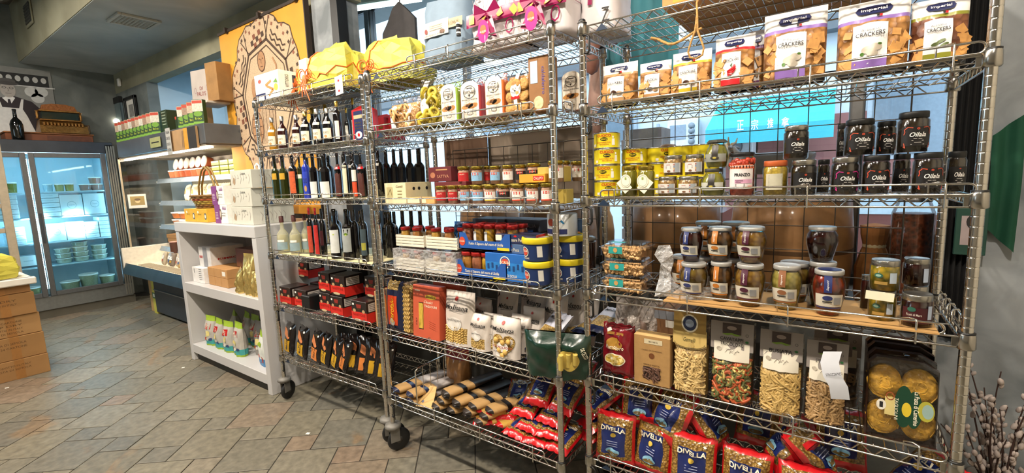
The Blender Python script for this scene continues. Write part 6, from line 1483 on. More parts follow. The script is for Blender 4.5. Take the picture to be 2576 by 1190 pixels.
def blutray(lab, x, y, z, w, d, rz=0):
    t = tray(lab, x, y, z, w, .075, d, BLU, 'front', rz); f = flat(0)
    b = MB(); b.text(f, 'Tutto il Sapore del mare di Sicilia', w * .03, .026, w * .66, .016, CREAM, .01, .3); b.oval(f, -w * .43, .035, .036, .04, M('c9452a', .5), 18, .001); b.text(f, 'SCALIA', -w * .43, .036, .03, .008, CREAM, .01, lift=.002); b.patch(f, w * .36, .010, w * .22, .012, M('d8c32a', .5), lift=.001); b.build('printing', t)
    s2 = side(w / 2, 0); b = MB(); b.oval(s2, d * .5, .038, .055, .05, M('c9452a', .5), 18, .001, .75); b.text(s2, 'SCALIA', d * .5, .038, .045, .012, CREAM, .01, lift=.002); b.build('side_print', t); return t
blutray('blue printed display tray of anchovy jars, lower one', -1.265, 1.545, SZ4, .29, .16); blutray('blue printed display tray of anchovy jars, upper one', -1.245, 1.555, SZ4 + .125, .29, .18)
for k in range(5):
    gjar('anchovy jar with red lid, %s from left in the lower blue tray' % ORD[k], -1.365 + k * .058, 1.582, SZ4 + .006, .056, .105, (M('b5803a', .3, 0, .3, 60), M('a86a4a', .3, 0, .3, 60), M('c9a02a', .3, 0, .3, 60))[k % 3], 'anchovy jars in blue trays', k == 4)
    gjar('anchovy jar with red lid, %s from left in the upper blue tray' % ORD[k], -1.365 + k * .062, 1.595, SZ4 + .131, .052, .105, (M('a86a4a', .3, 0, .3, 60), M('b58a3a', .3, 0, .3, 60), M('c9a02a', .3, 0, .3, 60))[k % 3], 'anchovy jars in blue trays', k < 3)
    gjar('anchovy jar in the second row of the upper blue tray, %s from left' % ORD[k], -1.345 + k * .058, 1.665, SZ4 + .131, .052, .105, M('9a5a3a', .3, 0, .3, 60), 'anchovy jars in blue trays', False)
for k in range(7):
    t = thing('fish_tin', 'flat round black tin, %s up in the stack between the blue boxes' % ORD[k], 'tin', (-1.088, 1.60, SZ4 + k * .0185), 0, 'stacked black tins'); MB().lathe([(.034, 0), (.036, .002), (.036, .014), (.037, .017), (.034, .018), (0, .016)], M('1a1c1c', .25, .5, .1), 20).build('body', t); MB().lathe([(.0365, .014), (.0372, .017), (.036, .0176)], M('8fae4a' if k % 2 else 'c9c5ba', .3, .4), 20, caps=False).build('rim', t)
x, y, z, w, h = -1.125,1.548,1.016,0.223,0.079
anc = lambda b, f, w, h: (b.patch(f, 0, h * .42, w * .98, h * .5, M('2a78bf', .4, 0, .25, 30), lift=.0006), [b.patch(f, w * (-.42 + .1 * q), h * (.5 + .05 * math.sin(q * 2)), w * .05, h * .2, M('1c3f72', .4), lift=.001) for q in range(9)], b.oval(f, -w * .02, h * .68, w * .24, h * .46, CREAM, 22, .001, .85), b.oval(f, -w * .02, h * .68, w * .18, h * .3, M('c9452a', .5), 18, .0012), b.text(f, 'SCALIA', -w * .02, h * .68, w * .2, h * .12, CREAM, .02, lift=.002), b.text(f, 'ACCIUGHE DI SICILIA', 0, h * .2, w * .5, h * .1, CREAM))
carton('anchovy_box', 'large bright blue anchovy box under two flat boxes', 'box', x, y, SZ4, w, .118, .17, M('2463b0', .4, 0, .08, 20), 0, None, anc, lambda b, f, w, h: b.text(f, "FILETTI D'ACCIUGHE", w * .5, h * .25, w * .85, h * .14, CREAM))
for k, (dx, zz, c) in enumerate(((.02, SZ4 + .119, '4a6288'), (.045, SZ4 + .161, '2c3050'))):
    carton('flat_fish_box', 'flat slate blue fish box, %s of the two on the bright blue box' % ('lower', 'upper')[k], 'box', x + dx, 1.56, zz, .20, .040, .09, M(c, .4), -3 + 5 * k, None, lambda b, f, w, h: (b.text(f, 'Armatore Pesca', 0, h * .42, w * .45, h * .34, CREAM), b.oval(f, 0, h * .8, w * .08, h * .2, RED, 12), b.patch(f, -w * .42, h * .6, w * .16, h * .6, CREAM, lift=.001)),
           lambda b, f, w, h: (b.patch(f, w * .5, h * .5, w, h, M('d9d4cc', .5), lift=.0008), b.patch(f, w * .5, h * .85, w, h * .25, RED, lift=.0012)))
TUB = M('1c2f5a', .4, 0, .1, 20); YL = M('d8c41c', .4, 0, .05)
for k, (xx, yy, zz, s_) in enumerate(((-.985, 1.585, 0, 'front lower'), (-.988, 1.585, .098, 'front upper'), (-.895, 1.69, 0, 'back lower'), (-.895, 1.69, .098, 'back upper'))):
    t = thing('fish_tub', 'navy tub with bright yellow lid, %s one at the right end' % s_, 'tub', (xx, yy, SZ4 + zz), 0, 'navy tubs with yellow lids'); rr = .062
    MB().lathe([(rr * .86, 0), (rr * .96, .074)], TUB, 26).build('tub_body', t); MB().lathe([(rr, .070), (rr * 1.04, .074), (rr * 1.04, .090), (rr, .096), (rr * .92, .096), (rr * .9, .091), (0, .091)], YL, 30).build('lid', t); MB().lathe([(rr * .9, .0915), (0, .0922)], M('b9b3a8', .4), 26, caps=False).build('lid_label', t)
    f = turned([(rr * .86, 0), (rr * .96, .074)]); b = MB(); b.oval(f, -.03, .038, .045, .042, CREAM, 18, .001, .86); b.oval(f, -.03, .038, .034, .03, M('c9452a', .5), 16, .0012); b.text(f, 'SCALIA', -.03, .042, .036, .010, CREAM, .01, lift=.002); b.text(f, 'ACCIUGHE', -.03, .012, .05, .007, CREAM, lift=.002); b.patch(f, .04, .040, .022, .045, M('d8d5cc', .5), 2, 1, .001); b.build('label', t)
t = thing('round_tin', 'white and blue round tin on the navy tubs behind the post', 'tin', (-.91, 1.66, SZ4 + .196)); MB().lathe([(.062, 0), (.062, .085), (.058, .088), (0, .086)], M('b3b5b4', .4, .2), 26).build('body', t)
f = cyl(.062); b = MB(); b.oval(f, -.02, .055, .04, .03, M('b5482c', .5), 14, .001); b.patch(f, 0, .018, .10, .02, NAVY, 6, 1, .001); b.poly(f, [(.0, .04), (.04, .05), (.03, .065), (0, .05)], M('2a78a8', .5), .0014); b.build('label', t)
for k, (xx, yy) in enumerate(((-1.125, 1.80), (-1.055, 1.72), (-.975, 1.79), (-1.03, 1.86), (-.90, 1.86))):
    t = thing('clip_jar', 'dark clip-top glass jar, %s in the group behind the flat boxes' % ORD[k], 'jar', (xx, yy, SZ4), 0, 'dark clip-top jars'); MB().lathe([(.036, 0), (.04, .01), (.04, .13), (.036, .145)], M('3b1d14', .1, 0, .2, 20, 0, .6), 20).build('glass_body', t); MB().lathe([(.040, .146), (.044, .150), (.042, .160), (.03, .166), (0, .167)], M('a8a39c', .2, .3, .05, 20), 20).build('lid', t)
    MB().tube([(-.012, -.041, .08), (-.016, -.045, .12), (-.012, -.046, .155), (.012, -.046, .155), (.016, -.045, .12), (.012, -.041, .08)], .0015, CHROME, 5).tube([(.043 * math.cos(a), .043 * math.sin(a), .14) for a in [q * PI / 8 for q in range(16)]], .0015, CHROME, 4, closed=True).build('wire_clip', t)
for k, (xx, w_) in enumerate(((-1.40, .17), (-1.20, .18))):
    carton('grey_tray', 'slate grey tray of jars raised high at the back, %s one' % ('left', 'right')[k], 'tray', xx, 1.79, 1.20, w_ * 1.2, .055, .12, M('4a4d58', .4, 0, .1, 20), -6 * k, None, lambda b, f, w, h: (b.oval(f, -w * .1, h * .5, w * .3, h * .7, M('8d4a35', .5), 16, .001, .8), b.text(f, 'SCALIA', w * .2, h * .5, w * .4, h * .3, M('a9a8ac', .5))))
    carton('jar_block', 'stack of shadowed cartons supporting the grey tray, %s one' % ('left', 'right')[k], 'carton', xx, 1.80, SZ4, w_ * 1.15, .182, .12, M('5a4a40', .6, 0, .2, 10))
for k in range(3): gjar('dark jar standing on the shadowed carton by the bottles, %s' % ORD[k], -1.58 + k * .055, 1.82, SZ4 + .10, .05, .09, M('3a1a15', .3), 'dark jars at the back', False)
carton('jar_block', 'low carton under the dark jars at the back of the fourth shelf', 'carton', -1.53, 1.78, SZ4, .18, .099, .10, M('8a7f72', .6))
t = thing('plastic_bag', 'crumpled bright blue plastic bag at the back of the crates', 'bag', (-1.50, 1.72, SZ4 + .12)); bag(t, 'film', .12, .11, .07, M('2a66a8', .3, 0, .3, 20, .8), 'stand', 140, wr=.35)
carton('jar_block', 'pale carton under the blue plastic bag', 'carton', -1.50, 1.69, SZ4, .14, .118, .08, M('c9c2b2', .6))
t = thing('blue_packet', 'dark blue upright packet hanging on the wire grid', 'packet', (-0.988,1.960,1.168,0.038,0.084)[:3]); MB().box(-.022, 0, 0, .022, .012, .078, M('26384e', .4), .003).build('body', t); MB().patch(flat(), 0, .012, .02, .012, M('c97a4a', .5)).build('print', t)

# ---- middle rack, fifth shelf: pasta packets
PST = M('c9a85e', .5, 0, .2, 60, .6, .3, '8f6f32'); WPK = M('cfc5bb', .4, 0, .06, 12, .15, .2)
def noodles(t, f, w, h, z0, z1, n, seed, m, L=.03, r=.0028, bend=.3, wav=0, kind='pasta', xw=.42, lift=-.001):
    """loose pasta pieces lying against the inside of the pack front"""
    q = random.Random(seed); b = MB()
    for k in range(n):
        px = q.uniform(-w * xw, w * xw); pz = q.uniform(h * z0, h * z1); a = q.uniform(0, PI); c = q.uniform(-bend, bend) / max(L, .01); lf = lift - q.uniform(0, .006)
        pts = []
        for i in range(5):
            s_ = (i / 4 - .5) * L; aa = a + c * s_
            X = px + s_ * math.cos(aa) + (wav * math.sin(i * 3.1)) * -math.sin(a); Z = pz + s_ * math.sin(aa) + (wav * math.sin(i * 3.1)) * math.cos(a)
            X = max(-w * .46, min(w * .46, X)); Z = max(h * .02, min(h * z1, Z)); p = f(X, Z, lf); pts.append((p[0], p[1] + .002 * math.sin(i + k), p[2]))
        b.tube(pts, r, m if not isinstance(m, (list, tuple)) else m[k % len(m)], 5)
    return b.build(kind, t, None, None, 'stuff')
x, y, z, w, h = -1.870,1.562,0.668,0.120,0.280
t = thing('pasta_pack', 'tall navy and red pasta packet at the left end, fifth shelf', 'pasta packet', (x, y, z), 0, None, -3)
NV = M('1d2340', .25, 0, .1, 20, .1, .5)
f = bag(t, 'pouch', w * 1.05, h * .97, .05, NV, 'pillow', 150, lambda u, v, s_: PST if (v > .84 and abs(u) < .55) else NV)
b = MB(); b.patch(f, 0, h * .42, w * .58, h * .56, M('c9421e', .35), 4, 6, .002); b.text(f, 'Garofalo', 0, h * .42, h * .46, w * .26, M('e0b02a', .4), .01, .3, .005, PI / 2); b.oval(f, 0, h * .2, w * .34, w * .34, M('b9b5ad', .4), 16, .0045); b.build('label', t)
t = thing('pasta_pack', 'clear packet of corkscrew pasta beside the navy packet', 'pasta packet', (x + .075, y + .03, z), 0, None, -3)
f = bag(t, 'clear_film', .075, h * .95, .06, FILM, 'pillow', 151); bag(t, 'filling', .068, h * .9, .05, PST, 'sack', 152)
b = MB()
for q in range(5): b.tube([(-.024 + q * .012 + .004 * math.sin(i * 1.6), -.031 - .003 * math.cos(i * 1.6), .01 + i * h * .84 / 40) for i in range(41)], .0045, M('c4a15a', .5, 0, .1, 30), 5)
b.build('corkscrew_pasta', t, None, None, 'stuff')
x, y, z, w, h = -1.646,1.558,0.668,0.185,0.266
TC = M('c4573a', .5, 0, .06, 15)
for k, dx in ((1, .055), (0, 0)):
    t = carton('tagliolini_box', ('terracotta tagliolini box with a pasta window, front one', 'second terracotta box, shadowed, behind the front one')[k], 'pasta box', x + dx, y + k * .09, z, w, h, .05, TC, 0, 'terracotta pasta boxes',
      lambda b, f, w, h: (b.patch(f, -w * .18, h * .42, w * .18, h * .52, M('3a1d12', .5), lift=.0006), b.oval(f, w * .18, h * .80, w * .42, h * .09, M('d9b23a', .4), 22), b.text(f, 'SPINOSI', w * .18, h * .80, w * .34, h * .045, INK, .01), b.text(f, 'Classici', w * .1, h * .70, w * .34, h * .05, CREAM, 0, .4), b.text(f, 'TAGLIOLINI', w * .18, h * .62, w * .46, h * .045, CREAM, .01),
                          b.patch(f, -w * .32, h * .9, w * .2, h * .02, CREAM, lift=.001), [b.line(f, [(w * .12, h * (.34 - q * .04)), (w * .38, h * (.30 - q * .04))], .0015, M('8d3a24', .5)) for q in range(4)], b.text(f, 'ITALY', -w * .36, h * .3, h * .14, w * .05, INK, rot=PI / 2)), None, None, None, -4)
    b = MB(); q_ = random.Random(4)
    for q in range(16): xx = -w * .25 + w * .14 * q / 15; b.tube([(xx + q_.uniform(-.003, .003), -.0012, h * (.18 + .12 * i)) for i in range(5)], .0013, M('d4b24a', .5, 0, .1, 30), 4)
    b.build('tagliolini', t, None, None, 'stuff')
def molis(lab, a, dx=0, dy=0, heart=False, seed=1, grp=None, rz=0, rx=-4, th=.06, win=.34, full=True):
    x, y, z, w, h = a
    t = thing('pasta_bag', lab, 'pasta bag', (x + dx, y + dy + th / 2, z), rz, grp, rx)
    f = bag(t, 'pouch', w, h, th, WPK, 'sack' if full else 'stand', seed, (lambda u, v, s_: PST if (s_ < 0 and .05 < v < win and -.85 < u < .6) else WPK), wr=.12)
    b = MB(); b.oval(f, -w * .02, h * .87, w * .10, w * .11, M('b32a22', .4), 14, .003); b.text(f, 'Molisana', -w * .02, h * .71, w * .78, h * .10, INK, .012, .3, .005); b.line(f, [(-w * .25, h * .635), (w * .3, h * .65)], .002, INK, .005)
    b.oval(f, -w * .08, h * (win + .06), w * .52, h * .26, M('dcd6ce', .4), 24, .0035); b.text(f, 'GRANO ITALIANO', -w * .08, h * (win + .13), w * .52, h * .035, INK, lift=.006); b.oval(f, -w * .08, h * (win + .06), w * .42, h * .2, M('8d8780', .5), 24, .006, .96)
    b.build('label', t)
    return t, f
a = -1.438,1.554,0.668,0.181,0.259
t, f = molis('large white pasta bag of corkscrews with black script, fifth shelf', a, seed=160); w, h = a[3], a[4]
b = MB()
for q in range(8): b.tube([(-w * .40 + q * w * .085 + .004 * math.sin(i * 1.7 + q), f(-w * .40 + q * w * .085, .02 + i * h * .3 / 22, -.001)[1] - .003 * math.cos(i * 1.7), h * .05 + i * h * .29 / 22) for i in range(23)], .0042, M('cda95c', .5, 0, .1, 30), 5)
b.build('corkscrew_pasta', t, None, None, 'stuff')
a = -1.308,1.551,0.668,0.111,0.168
for k in (1, 0):
    t, f = molis(('small white pasta bag left of the heart window bag', 'small white pasta bag tucked behind its neighbour')[k], a, dx=k * .045, dy=k * .03, seed=162 + k, grp='small white pasta bags'); noodles(t, f, a[3], a[4], .06, .3, 26, k, M('d4b870', .5, 0, .1, 30), .03, .0022)
a = -1.154,1.538,0.668,0.149,0.180
t, f = molis('white pasta bag with heart-shaped window and red name, fifth shelf', a, seed=165, win=.02); w, h = a[3], a[4]
hp = [(w * .40 * math.sin(q) ** 3, h * .33 + h * .021 * (13 * math.cos(q) - 5 * math.cos(2 * q) - 2 * math.cos(3 * q) - math.cos(4 * q))) for q in [k * 2 * PI / 28 for k in range(28)]]
b = MB(); b.add([f(px, pz, .003) for px, pz in hp] + [f(0, h * .33, .004)], [(i, (i + 1) % 28, 28) for i in range(28)], PST); b.build('heart_window', t)
for px, pz in ((-.22, .44), (.02, .40), (.22, .44), (-.1, .2), (.12, .17), (0, .08)): MB().lathe([(0, 0), (.010, .001), (.013, .006), (.008, .010), (0, .011)], M('cfa85a', .5, 0, .2, 60), 10).xf(Matrix.Translation(Vector(f(px * w, pz * h, .002))) @ Matrix.Rotation(PI / 2, 4, 'X')).build('heart_pasta', t)
b = MB(); b.oval(f, 0, h * .28, w * .44, h * .24, M('e0dad2', .4), 22, .007); b.text(f, 'RIGACUORE', 0, h * .28, w * .68, h * .055, M('9a2420', .5), .01, 0, .009); b.build('name_label', t)
bk = [(-1.40, 1.70, .20, .11), (-1.27, 1.72, .24, .11), (-1.16, 1.78, .26, .12), (-1.09, 1.68, .20, .11), (-1.02, 1.74, .25, .12), (-.96, 1.80, .27, .12), (-1.22, 1.86, .28, .12), (-1.07, 1.88, .28, .12), (-.93, 1.88, .28, .11), (-1.36, 1.86, .26, .12), (-1.14, 1.64, .17, .11)]
for k, (xx, yy, hh_, ww) in enumerate(bk):
    molis('white pasta bag behind the front row, %s' % ('%s counted from the corkscrew bag' % ORD[k]), (xx, yy - .03, .668, ww, hh_), seed=170 + k, grp='white pasta bags stacked behind', rz=(k * 37) % 24 - 12, rx=-8 - (k % 3) * 4, win=.02, full=k % 2 == 0)
for k, (xx, yy, zz, rz, rx) in enumerate(((-1.01, 1.56, .672, -22, -62), (-1.03, 1.60, .70, -14, -58), (-1.00, 1.58, .735, -24, -50), (-.90, 1.70, .74, 10, -80), (-.86, 1.72, .775, -8, -82), (-.79, 1.70, .80, -12, -72))):
    t = thing('flat_pasta_pack', 'navy-edged flat pasta pack, %s in the sliding pile near the post' % ORD[k], 'pasta packet', (xx, yy, zz), rz, 'navy-edged flat pasta packs', rx)
    f = bag(t, 'pouch', .125, .19, .03, WPK, 'pillow', 190 + k, lambda u, v, s_: NV if v < .16 else (PST if v < .55 and abs(u) < .7 else M('c3c4d2', .4)))
    b = MB(); b.text(f, 'Molisana', 0, .15, .085, .018, INK, .01, .3, .003); b.oval(f, .03, .05, .016, .016, M('4a7a4a', .5), 12, .003, .8); b.build('label', t)
t = thing('green_pasta_bag', 'dark green pasta bag lying across the posts with round window', 'pasta bag', (-.875, 1.54, .668), 14, None, 6)
GRN = M('0e2e22', .25, 0, .1, 15, .25, .5)
f = bag(t, 'pouch', .27, .175, .11, GRN, 'sack', 200, wr=.16)
b = MB(); b.oval(f, .055, .085, .085, .085, M('b9a04a', .35, 0, .1, 20, 0, .4), 26, .004); b.text(f, 'DE CECCO', .115, .11, .05, .014, CREAM, .01, 0, .006, -1.3); b.build('window', t)
for q in range(3): MB().tube([(.028 + q * .026, f(.03 + q * .025, .08, .004)[1], .05 + .01 * q), (.032 + q * .026, f(.03 + q * .025, .08, .008)[1], .115)], .010, M('cdb45c', .4, 0, .1, 30), 8).build('pasta_tube', t)

# ---- bottom shelf of the middle rack
SZ6 = .3075
SPG = M('c9a04a', .3, 0, .1, 40, .1, .4, None, 0, (200, 2, 200))
def longpack(lab, x, y, z, rz, L, m1, m2, k, ry=0, w=.085, th=.028, tip=BLACK, cat='pasta packet', grp='long dry pasta packets'):
    t = thing('long_pasta_pack', lab, cat, (x, y, z), rz, grp)
    b = MB(); n = 9
    vs = []
    prof = [(0, .35, .3), (.05, .9, .9), (.10, 1, 1), (.26, 1, 1), (.33, 1, 1), (.46, 1, 1), (.95, .9, .9), (1, .3, .3)]
    for u, sw, st in prof:
        for i in range(10): a = 2 * PI * i / 10; vs.append((w / 2 * sw * (abs(math.cos(a)) ** .5) * (1 if math.cos(a) > 0 else -1), u * L, th / 2 + th / 2 * st * math.sin(a)))
    for j in range(len(prof) - 1):
        mm = tip if j in (0, 3) else (m1 if j in (1, 2, 4) else m2)
        b.add([vs[j * 10 + i] for i in range(10)] + [vs[(j + 1) * 10 + i] for i in range(10)], [(i, (i + 1) % 10, 10 + (i + 1) % 10, 10 + i) for i in range(10)], mm, True)
    b.add(vs[:10], [tuple(reversed(range(10)))], tip).add(vs[-10:], [tuple(range(10))], tip); b.build('packet', t)
    t.rotation_euler[1] = R(ry); return t
WRP = M('c4bcb8', .4, 0, .06, 14); TAN = M('b08a55', .5, 0, .1, 18); BRD = M('2b241f', .35, 0, .1, 20)
for k in range(4):
    t = longpack('tan and white long pasta packet with navy end, %s by the wire divider' % ORD[k], -1.86 + (k % 2) * .105, 1.505, SZ6 + .002 + (k // 2) * .037, -14, .33, TAN, WRP, k, tip=NV)
t = thing('wire_divider', 'upright chrome wire divider standing on the bottom shelf', 'wire divider', (-1.70, 1.52, SZ6), 0)
MB().tube([(0, 0, 0), (0, 0, .19), (0, .02, .20), (0, .34, .20), (0, .36, .19), (0, .36, 0)], .004, CHROME, 7).build('hoop', t)
for k in range(6): MB().rod((0, .05 + k * .052, 0), (0, .05 + k * .052, .20), .0018, CHROME, 5).build('wire', t)
for k in range(13):
    col, row = k % 4, k // 4
    longpack('dark-ended long spaghetti packet, %s in the slanting pile' % ORD[k], -1.60 + col * .092 + row * .025, 1.53 + .012 * (k % 3), SZ6 + .003 + row * .030, -16 - (k % 3) * 3, .36, TAN, BRD, k, tip=BRD)
t = thing('wrapped_loaf', 'clear wrapped packet with red net top behind the divider', 'packet', (-1.66, 1.80, SZ6)); f = bag(t, 'pouch', .16, .24, .1, M('a5784a', .2, 0, .25, 20, .3, .6), 'stand', 220, lambda u, v, s_: M('8a2430', .3, 0, .2, 30) if v > .7 else M('a5784a', .2, 0, .25, 20, .3, .6))
t = thing('paper_card', 'tan card with a small navy emblem lying on the shelf edge', 'card', (-1.66, 1.525, SZ6 + .004), 12, None, -55); MB().add([(-.05, 0, 0), (.05, 0, 0), (.02, 0, .12), (-.02, 0, .12), (-.05, .002, 0), (.05, .002, 0), (.02, .002, .12), (-.02, .002, .12)], [(0, 1, 2, 3), (7, 6, 5, 4)], M('cfa968', .6)).build('card', t); MB().oval(flat(), -.02, .03, .014, .016, NAVY, 10).build('emblem', t)
REDP = M('c4181f', .22, 0, .1, 18, .3, .6); BLUP = M('1d2a63', .25, 0, .1, 20, .2, .5)
PSB = M('b08a3e', .25, 0, .3, 55, .5, .6, '6d4c1c')
def redbag(lab, x, y, z, rz, rx, w, h, th, seed, grp, name='DIVELLA', ry=0):
    t = thing('pasta_bag', lab, 'pasta bag', (x, y, z), rz, grp, rx, ry)
    def zn(u, v, s_):
        if v < .13 or v > .9: return REDP
        if abs(u) < .42 and s_ < 0 and .2 < v < .8: return BLUP
        if abs(u) > .82: return REDP
        return PSB
    f = bag(t, 'pouch', w, h, th, PSB, 'pillow', seed, zn, nx=12, nz=14, wr=.22)
    b = MB()
    b.text(f, name, 0, h * .73, w * .60, h * .085, CREAM, .03, 0, .006); b.oval(f, 0, h * .60, w * .12, w * .12, M('d8b84a', .4), 14, .005); b.oval(f, 0, h * .29, w * .34, h * .14, M('7fb0c9', .4), 20, .005); b.oval(f, 0, h * .27, w * .3, h * .07, M('6d5a30', .5), 16, .006)
    for q in range(3): b.patch(f, 0, h * (.50 - .045 * q), w * .26, h * .012, M('a9b0cf', .4), lift=.005)
    b.oval(f, w * .26, h * .86, .014, .010, WHITE, 4, .005); b.build('label', t)
    return t
q = random.Random(5)
pile = [(-1.28, 1.55, .315, 30, -78), (-1.20, 1.60, .33, 24, -75), (-1.12, 1.53, .315, -8, -80), (-1.01, 1.53, .312, 4, -82), (-.91, 1.535, .312, -4, -80), (-1.06, 1.55, .352, -6, -76), (-.95, 1.55, .352, 8, -78), (-1.10, 1.58, .395, 0, -70), (-.97, 1.58, .395, -6, -68), (-1.05, 1.62, .44, 6, -60), (-.93, 1.62, .44, -8, -58), (-1.20, 1.68, .36, 20, -70), (-.84, 1.66, .33, -30, -74), (-.83, 1.66, .38, -34, -70), (-.84, 1.68, .43, -30, -66), (-1.10, 1.78, .42, 10, -50), (-.96, 1.80, .44, -5, -50)]
for k, (x, y, z, rz, rx) in enumerate(pile):
    redbag('red-ended pasta bag, %s in the heap on the bottom shelf, middle rack' % ('%s laid' % (ORD + ['fifteenth', 'sixteenth', 'seventeenth'])[k]), x, y, z, rz, rx, .125, .19, .045, 230 + k, 'red-ended pasta bags on the middle rack', 'Cavatelli')
for k in range(5): longpack('yellow spaghetti packet with red end, %s beside the red bags' % ORD[k], -1.34 + (k % 3) * .06, 1.56, SZ6 + .004 + (k // 3) * .037, -26, .34, SPG, BLUP, k, tip=REDP, w=.06, grp='yellow spaghetti packets with red ends')

# ================================================================ RIGHT RACK
# ---- second shelf: cracker bags
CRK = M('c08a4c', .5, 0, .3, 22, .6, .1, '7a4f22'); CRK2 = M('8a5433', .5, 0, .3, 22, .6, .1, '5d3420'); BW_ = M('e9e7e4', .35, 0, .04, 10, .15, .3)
def cracker(lab, a, c, seed, fill=CRK, rx=0, rz=0, pic='mush', ry=0):
    x, y, z, w, h = a; th = min(.12, w * .55)
    t = thing('cracker_bag', lab, 'cracker bag', (x, y + th * .45, z), rz, 'cracker bags on the right rack', rx, ry)
    ST = M(c, .35, 0, .05, 10, .1, .3)
    def zn(u, v, s_):
        if v > .74: return BW_
        if v > .68: return ST
        if v < .05: return BLACK
        return fill
    f = bag(t, 'pouch', w, h, th, BW_, 'stand', seed, zn, nx=16, nz=20, wr=.14)
    b = MB(); b.patch(f, -w * .04, h * .37, w * .48, h * .56, BW_, 5, 6, .003, 0, 1, .08); b.build('label', t)
    b = MB(); b.patch(f, -w * .04, h * .12, w * .48, h * .10, ST, 5, 2, .0045)
    b.add([f(px * w, pz * h, .004) for px, pz in ((-.26, .86), (-.22, .91), (0, .925), (.22, .91), (.26, .86), (.22, .81), (0, .795), (-.22, .81))], [tuple(range(8))], NAVY)
    b.text(f, 'imperial', 0, h * .858, w * .36, h * .055, WHITE, .01, 0, .007); b.text(f, 'Artisanal', -w * .04, h * .575, w * .26, h * .035, M('6d6a6a', .5), 0, 0, .007); b.text(f, 'CRACKERS', -w * .04, h * .51, w * .40, h * .058, INK, .012, 0, .007)
    b.patch(f, w * .06, h * .765, .006, .006, INK, lift=.005).patch(f, w * .10, h * .765, .006, .006, RED, lift=.005)
    b.build('lettering', t); b = MB()
    if pic == 'chili':
        for q in (-.5, 0, .5): b.line(f, [(-w * .12, h * (.28 + q * .05)), (0, h * (.31 + q * .08)), (w * .08, h * (.38 + q * .06))], .008, RED, .007)
        b.poly(f, [(-w * .06, h * .42), (w * .0, h * .46), (-w * .02, h * .38)], M('2f5a26', .5), .006)
    elif pic == 'garlic':
        for dx, dz, rr in ((-.05, .30, .13), (.04, .33, .12), (.0, .25, .10)): b.oval(f, w * dx, h * dz, w * rr * 1.6, h * rr * .8, M('c9bfae', .5), 16, .006)
        b.oval(f, -w * .14, h * .25, w * .06, h * .05, M('4f7a2e', .5), 8, .0065); b.oval(f, w * .1, h * .37, w * .06, h * .03, M('4f7a2e', .5), 8, .0065)
    elif pic == 'olive':
        for dx, dz in ((-.08, .30), (.02, .34), (.08, .28)): b.oval(f, w * dx, h * dz, w * .16, h * .05, M('5d6a3a', .5), 12, .006, 0, .4)
    else:
        for dx, dz, m in ((-.08, .29, M('4a2f22', .5)), (.08, .27, M('a98a6a', .5))): b.oval(f, w * dx, h * dz, w * .18, h * .10, m, 14, .006)
    b.build('picture', t)
    q = random.Random(seed); b = MB()          # crackers pressing against the clear side
    for k in range(16):
        px = q.choice((-1, 1)) * q.uniform(.26, .42) * w; pz = q.uniform(.1, .55) * h; p = Vector(f(px, pz, .0)); s_ = q.uniform(.009, .015)
        c = MB().box(-s_, -.0015, -s_, s_, .0015, s_, M('c9924f', .6, 0, .2, 40)); c.xf(Matrix.Translation(p) @ Matrix.Rotation(q.uniform(-.25, .1), 4, 'X') @ Matrix.Rotation((px > 0) * .7 - .35, 4, 'Z') @ Matrix.Rotation(q.uniform(0, 3), 4, 'Y')); b.add(c.v, c.f, c.mats[0])
    b.build('crackers', t, None, None, 'stuff')
    return t
for a, c, lab, pic, fill, rx in (
    ((-0.651,1.617,1.699,0.132,0.150), 'c2986a', 'cream-striped mushroom cracker bag, leftmost on the second shelf', 'mush', CRK, 0),
    ((-0.520,1.617,1.699,0.108,0.133), 'b98a5a', 'tan-striped truffle cracker bag, second from the left', 'mush', CRK, 0),
    ((-0.400,1.617,1.699,0.123,0.147), 'd4b52e', 'yellow-striped cracker bag under the hanging rope loop', 'mush', CRK, 0),
    ((-0.271,1.607,1.699,0.113,0.171), 'c4242a', 'red-striped chilli cracker bag slumping to the right', 'chili', CRK, -6),
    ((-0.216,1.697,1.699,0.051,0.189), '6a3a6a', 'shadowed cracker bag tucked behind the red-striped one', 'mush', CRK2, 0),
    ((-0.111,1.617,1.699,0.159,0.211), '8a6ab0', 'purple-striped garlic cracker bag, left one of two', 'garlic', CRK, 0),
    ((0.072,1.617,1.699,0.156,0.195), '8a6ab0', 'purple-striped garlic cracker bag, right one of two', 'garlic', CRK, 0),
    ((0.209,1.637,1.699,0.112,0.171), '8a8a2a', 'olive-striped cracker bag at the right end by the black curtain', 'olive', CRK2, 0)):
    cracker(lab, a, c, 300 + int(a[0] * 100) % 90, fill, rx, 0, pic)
# rope loop and cardboard on the open top shelf
t = thing('rope_loop', 'beige rope loop hanging down from the top shelf', 'rope', (-0.360,1.530,1.896)); x, y, z = t.location
RP = M('b98f52', .8, 0, .2, 120, .5)
MB().tube([(0, 0, .02), (-.004, 0, -.02), (-.016, 0, -.05), (-.024, 0, -.078), (-.018, 0, -.096), (0, 0, -.102), (.018, 0, -.094), (.022, 0, -.074), (.012, 0, -.045), (.003, 0, -.02), (0, 0, .06), (.002, .02, .09)], .0032, RP, 7).build('rope', t)
MB().tube([(-.16 + .02 * k, .06 + .012 * math.sin(k * 1.1), -.015 + .018 * math.cos(k * .8)) for k in range(9)], .0045, RP, 6).build('rope_tail', t)
t = thing('cardboard_boxes', 'brown cardboard box lying on the open top shelf', 'carton', (-.16, 1.78, 1.979)); MB().box(-.32, -.20, 0, .40, .20, .16, CARD, .004).build('body', t); MB().patch(flat(-.20), -.26, .08, .05, .14, M('d8952a', .5)).build('orange_strip', t)

